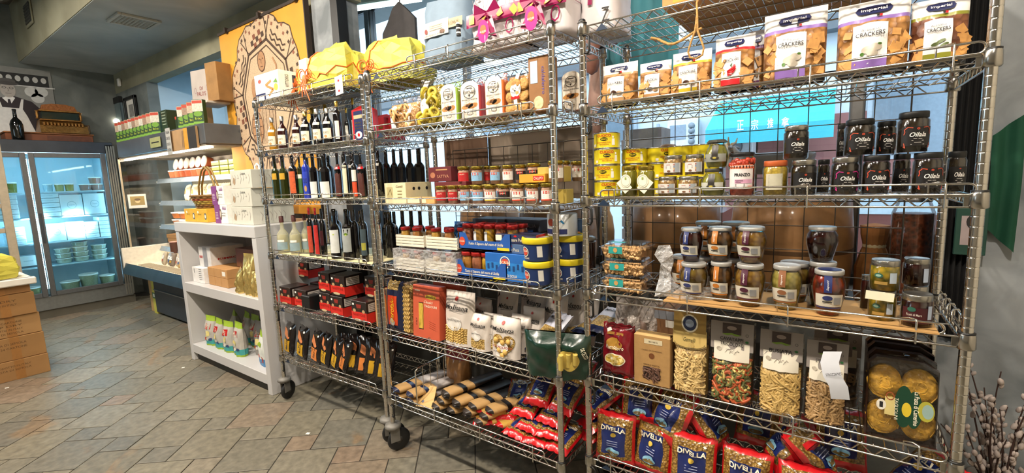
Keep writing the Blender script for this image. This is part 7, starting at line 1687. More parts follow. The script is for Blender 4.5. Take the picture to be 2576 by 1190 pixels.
# ---- third shelf
SZ3 = 1.3687
YC = M('dcc81e', .35, .0, .05, 20, 0, .3)
def can(lab, a, grp, rz=0):
    x, y, z, D, h = a; r = D / 2
    t = thing('tuna_can', lab, 'can', (x, y, z), rz, grp); MB().lathe([(r * .96, 0), (r, .002), (r * .985, .004), (r * .985, h - .004), (r, h - .002), (r * .96, h), (r * .9, h - .003), (0, h - .003)], YC, 28).build('tin', t)
    MB().lathe([(r * .985, h - .004), (r * 1.003, h - .002), (r * .97, h)], CHROME2, 28, caps=False).lathe([(r * .97, 0), (r * 1.003, .002), (r * .985, .004)], CHROME2, 28, caps=False).build('rim', t)
    f = cyl(r * .985); b = MB(); b.text(f, 'CUOCO', 0, h * .80, r * 1.05, h * .17, RED, .02); b.oval(f, 0, h * .58, r * .55, h * .22, BLACK, 18); b.text(f, 'BEAN', 0, h * .58, r * .4, h * .1, YC, .01, lift=.002); b.text(f, 'SEASONING FOR', -r * .05, h * .38, r * 1.1, h * .09, RED); b.text(f, 'MACARONI', 0, h * .26, r * .7, h * .09, RED)
    b.oval(f, r * .68, h * .70, r * .14, h * .14, WHITE, 12); b.poly(f, [(r * .58, h * .2), (r * .82, h * .2), (r * .8, h * .6), (r * .6, h * .6)], WHITE, .001); b.patch(f, -r * .8, h * .22, r * .22, h * .16, WHITE, lift=.001); b.build('label', t); return t
x, y, z, D, h = -0.698,1.632,1.369,0.098,0.236
ch = h / 4
for k in range(4): can('yellow seasoning can, %s from the bottom of the front stack' % ORD[k], (x, y, SZ3 + k * ch, D, ch - .0005), 'yellow cans in the front stack', (10, -14, 4, -8)[k] + 18)
for k in range(3):
    can('yellow can in the stack just behind the front one, %s up' % ORD[k], (x + .075, y + .085, SZ3 + k * ch, D * .95, ch - .0005), 'yellow cans behind the front stack', 12); 
for j in range(3):
    for k in range(3): can('yellow can in the back stacks behind the small jars, %s stack, %s up' % (ORD[j], ORD[k]), (x + .15 + j * .085, y + .13, SZ3 + k * ch, D * .95, ch - .0005), 'yellow cans in the back stacks', 60 + 90 * j)
OILG = M('7a7426', .15, 0, .25, 40, 0, .6)
def gj(lab, a, body, lidm, labm=None, prof='straight', grp=None, rz=0, lidh=.14, glass=GLASS, lt=None, name='jar', lw=2.0):
    """general glass jar: contents, glass, lid, label"""
    x, y, z, D, h = a; r = D / 2
    t = thing(name, lab, 'jar', (x, y, z), rz, grp)
    if prof == 'straight': pr = [(r * .88, 0), (r * .97, h * .03), (r * .98, h * .78), (r * .86, h * .84), (r * .84, h * (1 - lidh * .6))]
    elif prof == 'orcio': pr = [(r * .62, 0), (r * .68, h * .02), (r * .80, h * .22), (r * .96, h * .48), (r * 1.0, h * .62), (r * .95, h * .75), (r * .80, h * .86), (r * .78, h * .90)]
    else: pr = [(r * .72, 0), (r * .86, h * .08), (r * 1.0, h * .36), (r * .98, h * .52), (r * .80, h * .72), (r * .66, h * .82), (r * .66, h * .9)]
    MB().lathe([(q * .93, max(.003, zz)) for q, zz in pr[:-1]], body, 24).build('contents', t)
    MB().lathe(pr, glass, 28, caps=False).build('glass_body', t)
    lr = pr[-1][0] * (1.10 if prof != 'straight' else 1.08)
    MB().lathe([(lr * .97, h * (1 - lidh)), (lr, h * (1 - lidh) + .001), (lr, h - .003), (lr * .96, h), (lr * .92, h - .001), (0, h - .001)], lidm, 28).build('lid', t)
    f = turned(pr)
    if labm: MB().patch(f, 0, h * (.40 if prof == 'straight' else .36), r * lw, h * (.46 if prof == 'straight' else .28), labm, 10, 3, .001).build('label', t)
    if lt: b = MB(); lt(b, f, r, h); b.build('lettering', t)
    return t
for k, a in enumerate(((-0.606,1.617,1.369,0.057,0.110), (-0.539,1.602,1.369,0.059,0.108))):
    t = gj('green olive jar with round paper hang tag, %s of two' % ('left', 'right')[k], a, OILG, GLID, None, 'straight', 'tagged green jars')
    h = a[4]; r = a[3] / 2; f = lambda px, pz, l: (px, -r - .008 - l, pz)
    g = MB(); g.patch(f, -.006 if k == 0 else .008, h * .38, .034, .050, CREAM, lift=.0, rot=.7 if k == 0 else -.7); g.build('paper_tag', t); g = MB(); g.oval(f, 0, h * .52, .040, .046, M('dcd8c4', .6), 24, .002); g.oval(f, 0, h * .52, .033, .038, M('8d8a72', .6), 24, .0026, .95); g.patch(f, 0, h * .60, .006, .008, M('8a9a4a', .6), lift=.003).build('round_tag', t); MB().tube([(0, -r * .8, h * .84), (0, -r - .008, h * .68)], .0008, CREAM, 4).build('cord', t)
FLW = M('cfcac4', .5, 0, .05); ANT = M('b5935a', .3, 0, .3, 60, 0, .4, '6d4f26')
def fl(b, f, r, h):
    b.patch(f, r * .62, h * .40, r * .5, h * .44, M('9aa2a8', .5), 3, 1, .0016); [b.oval(f, r * .32, h * (.25 + .1 * q), r * .14, h * .08, M(('a5645c', 'c9a05a', '7a86a0')[q % 3], .5), 8, .002) for q in range(4)]; b.patch(f, -r * .25, h * .54, r * .4, h * .03, M('a5645c', .5), lift=.002); [b.patch(f, -r * .25, h * (.47 - .05 * q), r * .6, h * .012, M('6d6a66', .5), lift=.002) for q in range(3)]; b.oval(f, -r * .2, h * .24, r * .35, h * .1, M('6d4a2c', .5), 12, .002)
SL = M('a9a59c', .25, .9, .05, 40)
for k, (a, s_) in enumerate((((-0.469,1.617,1.369,0.067,0.068), 'lower left'), ((-0.399,1.617,1.369,0.068,0.067), 'lower right'))):
    gj('small antipasto jar with flowery label, %s of four' % s_, a, ANT, SL, FLW, 'straight', 'flowery label jars', 0, .2, lt=fl)
zt = (-0.469,1.617,1.369,0.067,0.068); zt = zt[2] + zt[4] + .001
for k, (a, s_) in enumerate((((-0.453,1.627,1.442,0.065,0.070), 'upper left'), ((-0.383,1.627,1.441,0.064,0.069), 'upper right'))):
    gj('small antipasto jar with flowery label, %s of four' % s_, (a[0], a[1], zt, a[3], a[4]), ANT, SL, FLW, 'straight', 'flowery label jars', 0, .2, lt=fl)
GRC = M('8f8a2e', .2, 0, .2, 26, 0, .5, '6a6a20')
def gr(b, f, r, h):
    b.patch(f, 0, h * .55, r * .5, h * .5, M('2a2622', .4), 3, 4, .0018); b.oval(f, 0, h * .36, r * .7, h * .12, M('3a352c', .5), 14, .003); b.oval(f, 0, h * .36, r * .3, h * .07, M('b9a94a', .5), 10, .0036); b.patch(f, -r * .9, h * .36, r * .2, h * .02, INK, lift=.003)
a = -0.321,1.617,1.369,0.076,0.089
gj('squat green sauce jar with pale band label, lower one', a, GRC, M('3a3a34', .4, 0, .1, 30), M('b5b5a8', .5), 'round', 'green sauce jars', 0, .13, lt=gr)
a2 = -0.312,1.617,1.459,0.072,0.090
t = gj('round green sauce jar with dark paper cap, upper one', (a2[0], a2[1], a[2] + a[4] + .001, a2[3], a2[4]), GRC, M('35352c', .5, 0, .2, 30), M('8d8f86', .5), 'round', 'green sauce jars', 0, .10, lt=gr)
MB().lathe([(a2[3] * .46, a2[4] * .90), (a2[3] * .36, a2[4] * .985), (0, a2[4] * 1.0)], M('35352c', .6, 0, .2, 30, .3), 9, smooth=False).build('paper_cap', t)
a = -0.236,1.612,1.369,0.076,0.135
def prz(b, f, r, h):
    OG = M('d9714a', .5)
    for q in range(9):
        px = -r * .9 + q * r * .225
        b.poly(f, [(px, h * .63), (px + r * .2, h * .63), (px + r * .1, h * .69)], OG, .002); b.poly(f, [(px, h * .70), (px + r * .2, h * .70), (px + r * .1, h * .645)], M('d8c9c4', .5), .0016)
    b.patch(f, 0, h * .71, r * 1.9, h * .02, OG, 8, 1, .002); b.text(f, 'PRANZO', r * .15, h * .49, r * 1.15, h * .075, INK, .03, 0, .002); b.patch(f, r * .25, h * .34, r * 1.3, h * .09, M('c995b0', .5), 6, 1, .002); b.text(f, 'kalamata', -r * .05, h * .362, r * .55, h * .03, INK, .01, 0, .003); b.text(f, 'olives', -r * .12, h * .325, r * .4, h * .03, INK, .01, 0, .003)
    for q in range(3): b.patch(f, 0, h * (.27 - .02 * q), r * .7, h * .008, INK, lift=.002); b.poly(f, [(r * (.55 + .12 * q), h * .19), (r * (.65 + .12 * q), h * .19), (r * (.6 + .12 * q), h * .27)], OG, .002)
t = gj('tall jar of red olives with white and orange label', a, M('6d2018', .2, 0, .3, 26, .3, .5, 'a84a30'), M('1a1a1c', .35, 0, .05), M('d8d0ce', .5), 'straight', None, 0, .09, lt=prz)
b = MB(); q = random.Random(2)
for k in range(16): an = -PI / 2 + q.uniform(-1.4, 1.4); b.lathe([(0, -.009), (.007, -.006), (.0085, 0), (.007, .006), (0, .009)], M('a3321e', .2, 0, .2, 30, 0, .5), 8, a[3] * .42 * math.cos(an), a[3] * .42 * math.sin(an)); n_ = 40; dz = a[4] * q.uniform(.72, .82); b.v[-n_:] = [(v[0], v[1], v[2] + dz) for v in b.v[-n_:]]
b.build('olives', t, None, None, 'stuff')
gj('mustard-coloured spread jar with orange lid and pale label', (-0.145,1.617,1.369,0.070,0.105), M('b9a03a', .3, 0, .25, 50, 0, .3, '8a7424'), M('b5582a', .4, 0, .08, 20), M('b5b09a', .5), 'straight', None, 0, .16, lw=1.3, lt=lambda b, f, r, h: [b.patch(f, r * .1, h * (.58 - .04 * q), r * 1.0, h * .012, M('7d7a6a', .5), lift=.0018) for q in range(10)])
DKG = M('15110f', .15, 0, .3, 40, 0, .6, '2c2418'); DKL = M('161414', .4, 0, .05)
def oil(c1, c2):
    def g(b, f, r, h):
        m = M(c1, .4); b.oval(f, 0, h * .58, r * .18, r * .16, M('b5452c', .4), 12, .002, .35); b.text(f, 'Oilala', 0, h * .44, r * .95, h * .11, WHITE, .012, .3, .002)
        for q, ww in enumerate((.5, .7, .4, .8)): b.patch(f, 0, h * (.34 - .045 * q), r * ww, h * .014, M('b5b0aa', .5), lift=.002)
        if c2:
            m = M(c2, .4)
            for sx in (-1, 1): b.line(f, [(sx * r * .3, h * .60), (sx * r * .6, h * .62), (sx * r * .8, h * .56), (sx * r * .75, h * .50), (sx * r * .82, h * .44)], .0022, m, .002); b.line(f, [(sx * r * .82, h * .16), (sx * r * .7, h * .12), (sx * r * .8, h * .24)], .0022, m, .002)
    return g
row = [((-0.072,1.617,1.369,0.068,0.104), SL, 'a9a9a9', None, 'dark jar with white script and silver lid, beside the mustard jar', 'straight'),
       ((-0.025,1.707,1.369,0.034,0.103), BLACK, 'a9a9a9', None, 'dark jar set back between the silver and the pink one', 'straight'),
       ((0.027,1.617,1.369,0.068,0.106), SL, 'b52a78', 'b52a78', 'dark jar with magenta scroll label and silver lid', 'straight'),
       ((0.096,1.617,1.369,0.064,0.107), BLACK, 'b5452c', 'b5452c', 'dark jar with orange scroll label and black lid, left one', 'straight'),
       ((0.158,1.707,1.369,0.041,0.109), BLACK, '8a2a5a', None, 'dark jar set back between the two orange scroll ones', 'straight'),
       ((0.202,1.617,1.369,0.064,0.108), BLACK, 'b5452c', 'b5452c', 'dark jar with orange scroll label and black lid, right one', 'straight'),
       ((0.270,1.697,1.369,0.041,0.109), BLACK, '8a2a5a', None, 'dark jar with white script farthest right, set back', 'straight')]
tops = []
for a, lm, c1, c2, lab, pf in row:
    gj(lab, a, DKG, lm, DKL, pf, 'dark scripted jars, lower row', 12 if a[0] > -.2 else 0, .15, lt=oil(c1, c2)); tops.append(a[2] + a[4])
for (px, lab, a, lm, c2, zz) in ((0, 'tall dark scripted jar with silver lid on the mustard one', (-0.095,1.627,1.476,0.067,0.098), SL, None, None), (1, 'dark jar with red scroll, left of the raised black-lidded ones', (0.056,1.637,1.474,0.072,0.101), BLACK, 'a5452c', 3), (2, 'dark jar with red scroll, middle of the raised ones', (0.118,1.687,1.482,0.046,0.094), BLACK, 'a5452c', 3), (3, 'dark jar with bright red scroll, tallest at the right', (0.169,1.627,1.479,0.069,0.107), BLACK, 'a5452c', 5),
                                  (4, 'dark jar half hidden at the left of the raised ones', (0.015,1.727,1.477,0.022,0.100), BLACK, None, 2)):
    z_ = max(tops[0], a[2]) if zz is None else tops[zz] + .0005
    gj(lab, (a[0], a[1], z_, a[3], a[4]), DKG, lm, DKL, 'straight', 'dark scripted jars, upper row', 12, .15, lt=oil('b5452c', c2))

# ---- fourth shelf
SZ4r = 1.013
t = thing('cardboard_sheet', 'flat tan cardboard sheet under the pickle jars', 'sheet', (-.06, 1.67, SZ4r)); MB().box(-.40, -.13, 0, .30, .14, .004, M('b98f56', .8, 0, .08, 8)).build('sheet', t)
SZ4c = SZ4r + .0045
x, y, z, w, h = -0.631,1.607,1.013,0.174,0.160
for k in range(3):
    hh_ = .062
    t = thing('almond_tray', 'clear clamshell of roasted almonds with teal seal, %s of three' % ('lowest', 'middle', 'topmost')[k], 'clamshell', (x, y + .05, SZ4r + k * hh_), (0, 3, -2)[k], 'almond clamshells')
    ww, dd = w * .92, .12
    vs = [(-ww * .42, -dd * .42, 0), (ww * .42, -dd * .42, 0), (ww * .42, dd * .42, 0), (-ww * .42, dd * .42, 0), (-ww / 2, -dd / 2, hh_ * .68), (ww / 2, -dd / 2, hh_ * .68), (ww / 2, dd / 2, hh_ * .68), (-ww / 2, dd / 2, hh_ * .68)]
    MB().add(vs, [(3, 2, 1, 0), (0, 1, 5, 4), (1, 2, 6, 5), (2, 3, 7, 6), (3, 0, 4, 7)], GLASS).build('tray', t)
    MB().box(-ww * .54, -dd * .54, hh_ * .68, ww * .54, dd * .54, hh_ * .74, GLASS, .002).box(-ww * .46, -dd * .46, hh_ * .74, ww * .46, dd * .46, hh_ * .97, GLASS, .006).build('lid', t)
    al = MB(); q = random.Random(k)
    one = MB().lathe([(0, -.009), (.0045, -.006), (.0062, 0), (.004, .006), (0, .009)], M('d0a772', .5, 0, .15, 60, .1), 7)
    al.box(-ww * .38, -dd * .36, .003, ww * .38, dd * .36, hh_ * .42, M('a87c4c', .7, 0, .2, 60))
    for i in range(210):
        fr_ = i < 130
        p = Vector((q.uniform(-ww * .43, ww * .43), -dd * .43 + q.uniform(0, .01) if fr_ else q.uniform(-dd * .4, dd * .4), q.uniform(.006, hh_ * .6) if fr_ else q.uniform(hh_ * .45, hh_ * .62)))
        mt = Matrix.Translation(p) @ Matrix.Rotation(q.uniform(0, 6), 4, 'Z') @ Matrix.Rotation(q.uniform(0, 3), 4, 'X'); al.add([mt @ Vector(v) for v in one.v], one.f, one.mats[0], True)
    al.build('almonds', t, None, None, 'stuff')
    b = MB(); f = lambda a_, c_, l: (a_, -dd * .55 - l, c_); b.patch(f, -ww * .12, hh_ * .55, ww * .34, hh_ * .42, M('2f9a94', .4), 1, 1, .0).oval(f, -ww * .12, hh_ * .56, .016, .018, M('c99a5a', .5), 12, .001); b.patch(topf(hh_ * .98), -ww * .12, -dd * .32, ww * .34, dd * .25, M('2f9a94', .4)); b.build('seal', t)
WL = M('b5b3ae', .3, .3, .05, 30)
def orc(c):
    def g(b, f, r, h):
        m = M(c, .35, 0, .05, 10, 0, .4); b.patch(f, -r * .1, h * .72, r * .42, h * .36, m, 2, 6, .003); b.text(f, 'Sapori', -r * .1, h * .70, h * .22, r * .14, WHITE, 0, .3, .005, PI / 2)
        b.oval(f, -r * .1, h * .42, r * .55, h * .11, m, 16, .003); b.patch(f, r * .45, h * .36, r * .4, h * .16, M('8d8f92', .5), 2, 1, .003); b.patch(f, 0, h * .20, r * 1.5, h * .03, m, 6, 1, .003); b.patch(f, -r * .1, h * .33, r * .5, h * .025, INK, lift=.004)
    return g
def orcio(lab, a, body, c, rz=0, up=None, grp='big antipasto jars'):
    x, y, z, D, h = a
    return gj(lab, (x, y, z if up is None else up, D, h), body, WL, M('c9c4b5', .5), 'orcio', grp, rz, .10, lt=orc(c), name='pickle_jar', lw=1.7)
O1 = M('6d4a22', .15, 0, .35, 22, 0, .6, '2c1a0c'); O2 = M('7a6428', .15, 0, .35, 18, 0, .6, '4a3414'); O3 = M('8a6a26', .15, 0, .35, 30, 0, .6, '5d3d14'); ON = M('a89a50', .2, 0, .2, 24, 0, .6, '6d6428'); O5 = M('8a2a12', .15, 0, .35, 20, 0, .6, '3a0f08'); O6 = M('3a1410', .12, 0, .3, 20, 0, .6, '1a0806')
lowj = [((-0.379,1.617,1.013,0.095,0.125), O2, '2a3468', 'navy-sealed grilled vegetable jar, lower row left'), ((-0.294,1.627,1.013,0.075,0.133), O1, 'b5702a', 'orange-sealed antipasto jar, lower row second'), ((-0.205,1.607,1.013,0.091,0.136), O3, '4a1a30', 'wine-sealed artichoke jar, lower row third')]
upj = [((-0.393,1.637,1.145,0.078,0.117), O6, '2a3468', 'navy-sealed dark jar, upper row left'), ((-0.301,1.637,1.145,0.082,0.114), O1, 'b5702a', 'orange-sealed antipasto jar, upper row second'), ((-0.207,1.627,1.144,0.090,0.116), O3, '4a1a30', 'wine-sealed artichoke jar, upper row third')]
hl = []
for (a, m, c, lab) in lowj: orcio(lab, (a[0], a[1], SZ4c, a[3], a[4]), m, c, -8); hl.append(SZ4c + a[4] + .0005)
for (a, m, c, lab), zz in zip(upj, hl): orcio(lab, a, m, c, -8, zz)
for k, (xx, zz) in enumerate(((-.44, 0), (-.36, 0), (-.27, 0), (-.36, 1), (-.27, 1))):
    orcio('dark antipasto jar in the back row, %s one %s' % (('left', 'middle', 'right', 'middle', 'right')[k], ('below', 'above')[zz]), (xx, 1.74, SZ4c + zz * .128, .10, .127), O1, 'b5702a', 0, None, 'back row antipasto jars')
a = -0.105,1.617,1.013,0.086,0.139; orcio('pearl onion jar with bronze seal in the middle of the shelf', (a[0], a[1], SZ4c, a[3], a[4]), ON, '8a5a3a', -6)
b = MB()
o = orcio('dark antipasto jar behind the pearl onions', (a[0] + .015, a[1] + .11, SZ4c, .10, .13), O2, '8a5a3a', 0)
a = 0.003,1.607,1.013,0.086,0.135; orcio('bright red pepper jar with navy seal and black lid print', (a[0], a[1], SZ4c, a[3], a[4]), O5, '2a3468', 4); MB().lathe([(a[3] * .34, .0), (0, .0006)], M('1f2a5a', .3), 24, caps=False).build('lid_print', [q_ for q_ in COL.objects if q_.name.startswith('pickle_jar')][-1], None, (0, 0, a[4] + .0002))
a1 = -0.014,1.697,1.013,0.084,0.142; orcio('dark red jar behind the bright red peppers, lower', (a1[0], a1[1], SZ4c, a1[3], a1[4]), O6, '3a1a24', 30)
a2 = -0.020,1.697,1.158,0.086,0.108; gj('dark maroon jar raised alone on another behind', (a2[0], a2[1], SZ4c + a1[4] + .001, a2[3], a2[4]), O6, WL, None, 'orcio', 'big antipasto jars', 0, .10, name='pickle_jar')
def grn(b, f, r, h): b.oval(f, -r * .45, h * .52, r * .55, h * .16, M('2a5a4a', .4), 18, .002); b.oval(f, -r * .45, h * .52, r * .35, h * .08, M('8fb0a0', .4), 14, .003); b.patch(f, r * .45, h * .45, r * .45, h * .34, M('a9b5c0', .4), 3, 1, .002); b.patch(f, -r * .3, h * .28, r * .8, h * .10, M('9a7a3a', .5), 3, 1, .002)
YO = M('a88a22', .15, 0, .35, 26, 0, .6, '5d5a1a')
a = 0.129,1.627,1.013,0.066,0.088; gj('yellow pickle jar with silver lid, lower one at the right', (a[0], a[1], SZ4r, a[3], a[4]), YO, SL, None, 'straight', 'silver-lidded pickle jars', 0, .2, lt=grn); zz = SZ4r + a[4] + .0005
b = MB().patch(lambda a_, c_, l: (a_, -.048 - l, c_), -.01, .035, .062, .024, CREAM, 1, 1, 0, -.06); t = thing('paper_tab', 'cream paper tab stuck across the yellow pickle jars', 'label', (a[0], a[1], zz - .045)); b.build('paper', t)
a2 = 0.131,1.627,1.106,0.071,0.086; gj('yellow pickle jar with silver lid, upper one at the right', (a2[0], a2[1], zz, a2[3], a2[4]), YO, SL, None, 'straight', 'silver-lidded pickle jars', 0, .2, lt=grn)
a = 0.200,1.602,1.013,0.070,0.091; gj('maroon preserve jar with silver lid, front right corner', (a[0], a[1], SZ4r, a[3], a[4]), O6, SL, M('3d1218', .4), 'straight', 'silver-lidded pickle jars', 0, .2, lt=lambda b, f, r, h: (b.oval(f, -r * .4, h * .58, r * .5, h * .14, M('2a5a4a', .4), 16, .002), b.text(f, 'Frutti di Mare', -r * .25, h * .42, r * .9, h * .07, M('c9bfb5', .4), .01), b.patch(f, r * .7, h * .5, r * .3, h * .4, M('a9b5c8', .4), 2, 1, .002)))
a = 0.208,1.707,1.013,0.061,0.092; gj('dark preserve jar with silver lid, behind the corner jar', (a[0], a[1], SZ4r, a[3], a[4]), O6, SL, None, 'straight', 'silver-lidded pickle jars', 0, .2); a2 = 0.206,1.707,1.107,0.063,0.078; gj('dark preserve jar with silver lid, raised behind the corner', (a2[0], a2[1], SZ4r + a[4] + .0005, a2[3], a2[4]), O6, SL, None, 'straight', 'silver-lidded pickle jars', 0, .2, lt=lambda b, f, r, h: b.patch(f, r * .6, h * .42, r * .4, h * .5, M('a9b5c8', .4), 2, 1, .002))
gj('little dark jar standing behind the yellow pickles', (0.095,1.727,1.013,0.023,0.108), O6, SL, None, 'straight', None, 0, .14)
t = thing('shrink_film', 'torn clear plastic film hanging around the lower antipasto jars', 'film', (-.40, 1.59, SZ4c))
q = random.Random(8); vs = []
for i in range(15):
    for j in range(6): vs.append((-.075 + .0 * i + (.022 * i if True else 0), (.02 - .03 * math.sin(i * .45)) + q.uniform(-.004, .004), j * .012 * (1 + .35 * math.sin(i * 1.7))))
MB().add(vs, [(i * 6 + j, i * 6 + 6 + j, i * 6 + 7 + j, i * 6 + 1 + j) for i in range(14) for j in range(5)], film('ffffff', .80, .15, .8, 60, name='wrap'), True).build('film', t)
vs = [(-.09 + q.uniform(-.012, .012), .0 + q.uniform(-.02, .02), z_ * .03) for z_ in range(7)] + [(-.055 + q.uniform(-.01, .01), .012 + q.uniform(-.02, .02), z_ * .03) for z_ in range(7)]
MB().add(vs, [(i, i + 1, i + 8, i + 7) for i in range(6)], film('ffffff', .68, .2, .8, 60, name='wrap')).build('torn_end', t)

# ---- fifth shelf: big pasta packs
x, y, z, w, h = -0.666,1.607,0.666,0.132,0.204
MR = M('7a1420', .2, 0, .12, 15, .3, .6)
t = thing('pasta_bag', 'dark red pasta bag with oval photo, leftmost on the fifth shelf', 'pasta bag', (x, y + .035, z), -3, None, -4)
f = bag(t, 'pouch', w, h, .07, MR, 'pillow', 400, wr=.2); b = MB(); b.oval(f, 0, h * .34, w * .62, h * .24, CREAM, 26, .003); b.oval(f, 0, h * .34, w * .56, h * .2, M('c9a84a', .4), 26, .004)
for k in range(14): b.oval(f, w * (.22 * math.cos(k * 1.1) * (1 - .5 * (k % 2))), h * (.34 + .075 * math.sin(k * 1.1) * (1 - .5 * (k % 2))), .013, .013, M('dcc883', .4), 12, .006, .35)
b.oval(f, -w * .02, h * .64, w * .5, h * .24, M('b98a3a', .4), 20, .003); b.text(f, 'Pomodoro', 0, h * .58, w * .56, h * .08, CREAM, .015, .3, .007); b.patch(f, 0, h * .84, w * .5, h * .05, M('a0702a', .5), 3, 1, .003); b.patch(f, -w * .2, h * .90, w * .14, h * .06, WHITE, 1, 1, .004, .5); b.build('label', t)
x, y, z, w, h = -0.524,1.617,0.666,0.134,0.194
KB = M('a8824f', .75, 0, .06, 60, .1)
t = carton('farro_box', 'kraft cardboard box of brown pasta with a square window', 'pasta box', x, y, z, w, h * .96, .06, KB, 0, None, lambda b, f, w, h: (b.text(f, 'CASINO DI CAPRAFICO', 0, h * .71, w * .56, h * .026, M('4d3117', .6)), b.oval(f, 0, h * .60, w * .16, h * .12, M('6d3f1c', .6), 12, .001, .5), b.oval(f, 0, h * .60, w * .07, h * .07, M('6d3f1c', .6), 6), b.text(f, 'FARRO PASTA', 0, h * .41, w * .44, h * .032, M('4d3117', .6)), b.patch(f, 0, h * .24, w * .46, h * .26, M('2f1d14', .6)), b.patch(f, w * .04, h * .895, w * .5, h * .10, M('cdbf9d', .6), lift=.001), b.text(f, 'BIO 500 G', w * .04, h * .895, w * .24, h * .03, INK, lift=.002)))
noodles(t, lambda a_, c_, l: (a_, -.0015 - l * .2, c_), w * .5, h, .13, .34, 26, 3, M('5d4032', .6, 0, .2, 40), .035, .0035, .1)
t2 = MB().add([(-w / 2, 0, h * .96), (w / 2, 0, h * .96), (w * .46, .02, h * 1.0), (-w * .46, .02, h * 1.0), (-w / 2, .06, h * .96), (w / 2, .06, h * .96)], [(0, 1, 2, 3), (3, 2, 5, 4)], M('c9a56c', .75)).build('top_flap', t)
def bigpack(lab, a, head, filler, seed, rx=-2, grp='clear pasta packs on the right rack'):
    x, y, z, w, h = a; th = .085
    t = thing('pasta_bag', lab, 'pasta bag', (x, y + th / 2, z), 0, grp, rx)
    f = bag(t, 'clear_film', w, h, th, FILM, 'stand', seed, nx=14, nz=18, wr=.10)
    fi = bag(t, 'filling', w * .94, h * .60, th * .80, filler[0], 'sack', seed + 1, wr=.08)
    noodles(t, lambda px, pz, l: (px, fi(px, min(pz, h * .55), 0)[1] - .003 + l, pz), w * .94, h, .03, .57, filler[1], seed, filler[2], filler[3], filler[4], filler[5], filler[6])
    b = MB(); head(b, f, w, h); b.build('header_label', t); return t
HG = M('8d857f', .6, 0, .05, 10); HW = M('dcd5c4', .6, 0, .04, 10); HB = M('40342f', .6)
def header(name1, name2, line='cav'):
    def g(b, f, w, h):
        ff = lambda px, pz, l: (px, min(f(px, min(pz, h * .80), 0)[1], f(0, h * .72, 0)[1]) - .004 - l * 1.0, pz)
        b.patch(ff, 0, h * .83, w * .96, h * .34, HG, 6, 3, .0); b.patch(ff, 0, h * .64, w * .80, h * .22, HW, 6, 3, .0005); b.patch(ff, 0, h * .92, w * .42, h * .13, HB, 2, 1, .0015)
        b.oval(ff, 0, h * .93, w * .22, h * .05, M('8d8078', .6), 14, .0022); b.poly(ff, [(-w * .22, h * .85), (0, h * .87), (w * .22, h * .85), (w * .1, h * .835), (0, h * .85), (-w * .1, h * .835)], M('6d8a2e', .5), .0024)
        b.text(ff, name1, 0, h * (.795 if name2 else .76), w * .52, h * .042, INK, .012, 0, .003)
        if name2: b.text(ff, name2, 0, h * .735, w * .52, h * .042, INK, .012, 0, .003)
        for q in range(9): b.line(ff, [(w * (-.14 + .035 * q), h * (.62 + .02 * (q % 3))), (w * (-.10 + .035 * q), h * (.65 + .02 * (q % 2)))], .0012, M('6d6459', .6), .003)
        b.oval(ff, w * .34, h * .86, w * .07, w * .07, INK, 12, .002, .8); b.oval(ff, w * .34, h * .78, w * .08, w * .06, M('2f6a3a', .5), 12, .002); b.oval(ff, -w * .28, h * .66, w * .12, h * .05, M('a59c8c', .6), 10, .002)
    return g
def gem(b, f, w, h):
    ff = lambda px, pz, l: (px, f(0, h * .66, 0)[1] - .003 - l, pz); YG = M('cdb06a', .55, 0, .04, 8)
    b.patch(ff, 0, h * .70, w * .94, h * .18, YG, 4, 2, .0); b.oval(ff, 0, h * .635, w * .92, h * .16, YG, 28, .0004); b.patch(ff, 0, h * .88, w * .90, h * .24, M('9a7c3e', .5, 0, .05, 8), 4, 2, .0008); b.oval(ff, 0, h * .87, w * .46, h * .22, CREAM, 28, .0016); b.oval(ff, 0, h * .87, w * .38, h * .18, M('26304f', .5), 28, .002); b.oval(ff, 0, h * .87, w * .24, h * .10, M('8d9ab0', .5), 18, .0026); b.text(ff, 'PASTIFICIO', 0, h * .952, w * .3, h * .02, INK, lift=.003); b.text(ff, 'Gemelli', 0, h * .67, w * .34, h * .05, M('4a4a2c', .6), 0, .3, .002); b.line(ff, [(w * .42 * math.cos(a_), h * .63 + h * .065 * math.sin(a_)) for a_ in [PI + k * PI / 12 for k in range(13)]], .0012, INK, .0015)
bigpack('clear bag of twisted gemelli with golden curved header', (-0.391,1.607,0.666,0.121,0.294), gem, (M('9a7c42', .6, 0, .2, 40), 330, M('cdb075', .5, 0, .08, 30), .03, .0034, .5, .0022), 410)
TRI = [M('b5562e', .5, 0, .1, 30), M('6a6a3a', .5, 0, .1, 30), M('c9b46a', .5, 0, .1, 30), M('a5502c', .5, 0, .1, 30), M('55582f', .5, 0, .1, 30)]
bigpack('clear bag of three-coloured curly pasta with grey header', (-0.256,1.607,0.666,0.136,0.279), header('CAVATAPPI', 'TRICOLORE'), (M('3a2c1c', .6, 0, .3, 40), 200, TRI, .036, .0048, 2.6, 0), 420)
bigpack('clear bag of long pale pasta twists with grey header', (-0.113,1.607,0.666,0.123,0.271), header('BUSIATA', ''), (M('6d5632', .6, 0, .2, 40), 220, M('c0a060', .5, 0, .1, 30), .055, .0040, .5, .0008), 430)
bigpack('clear bag of short brown pasta with bent white label', (0.008,1.607,0.666,0.108,0.258), header('STROZZAPRETI', ''), (M('5d442c', .6, 0, .2, 40), 260, M('a8875a', .5, 0, .12, 30), .032, .0036, .5, 0), 440)
a = 0.034,1.757,0.666,0.132,0.260
t = bigpack('second grey-headed pasta bag standing behind the bent label', a, header('STROZZAPRETI', ''), (M('4a3624', .6, 0, .2, 40), 60, M('8a6d48', .5, 0, .12, 30), .032, .0036, .5, 0), 450)
x, y, z = 0.032,1.560,0.831
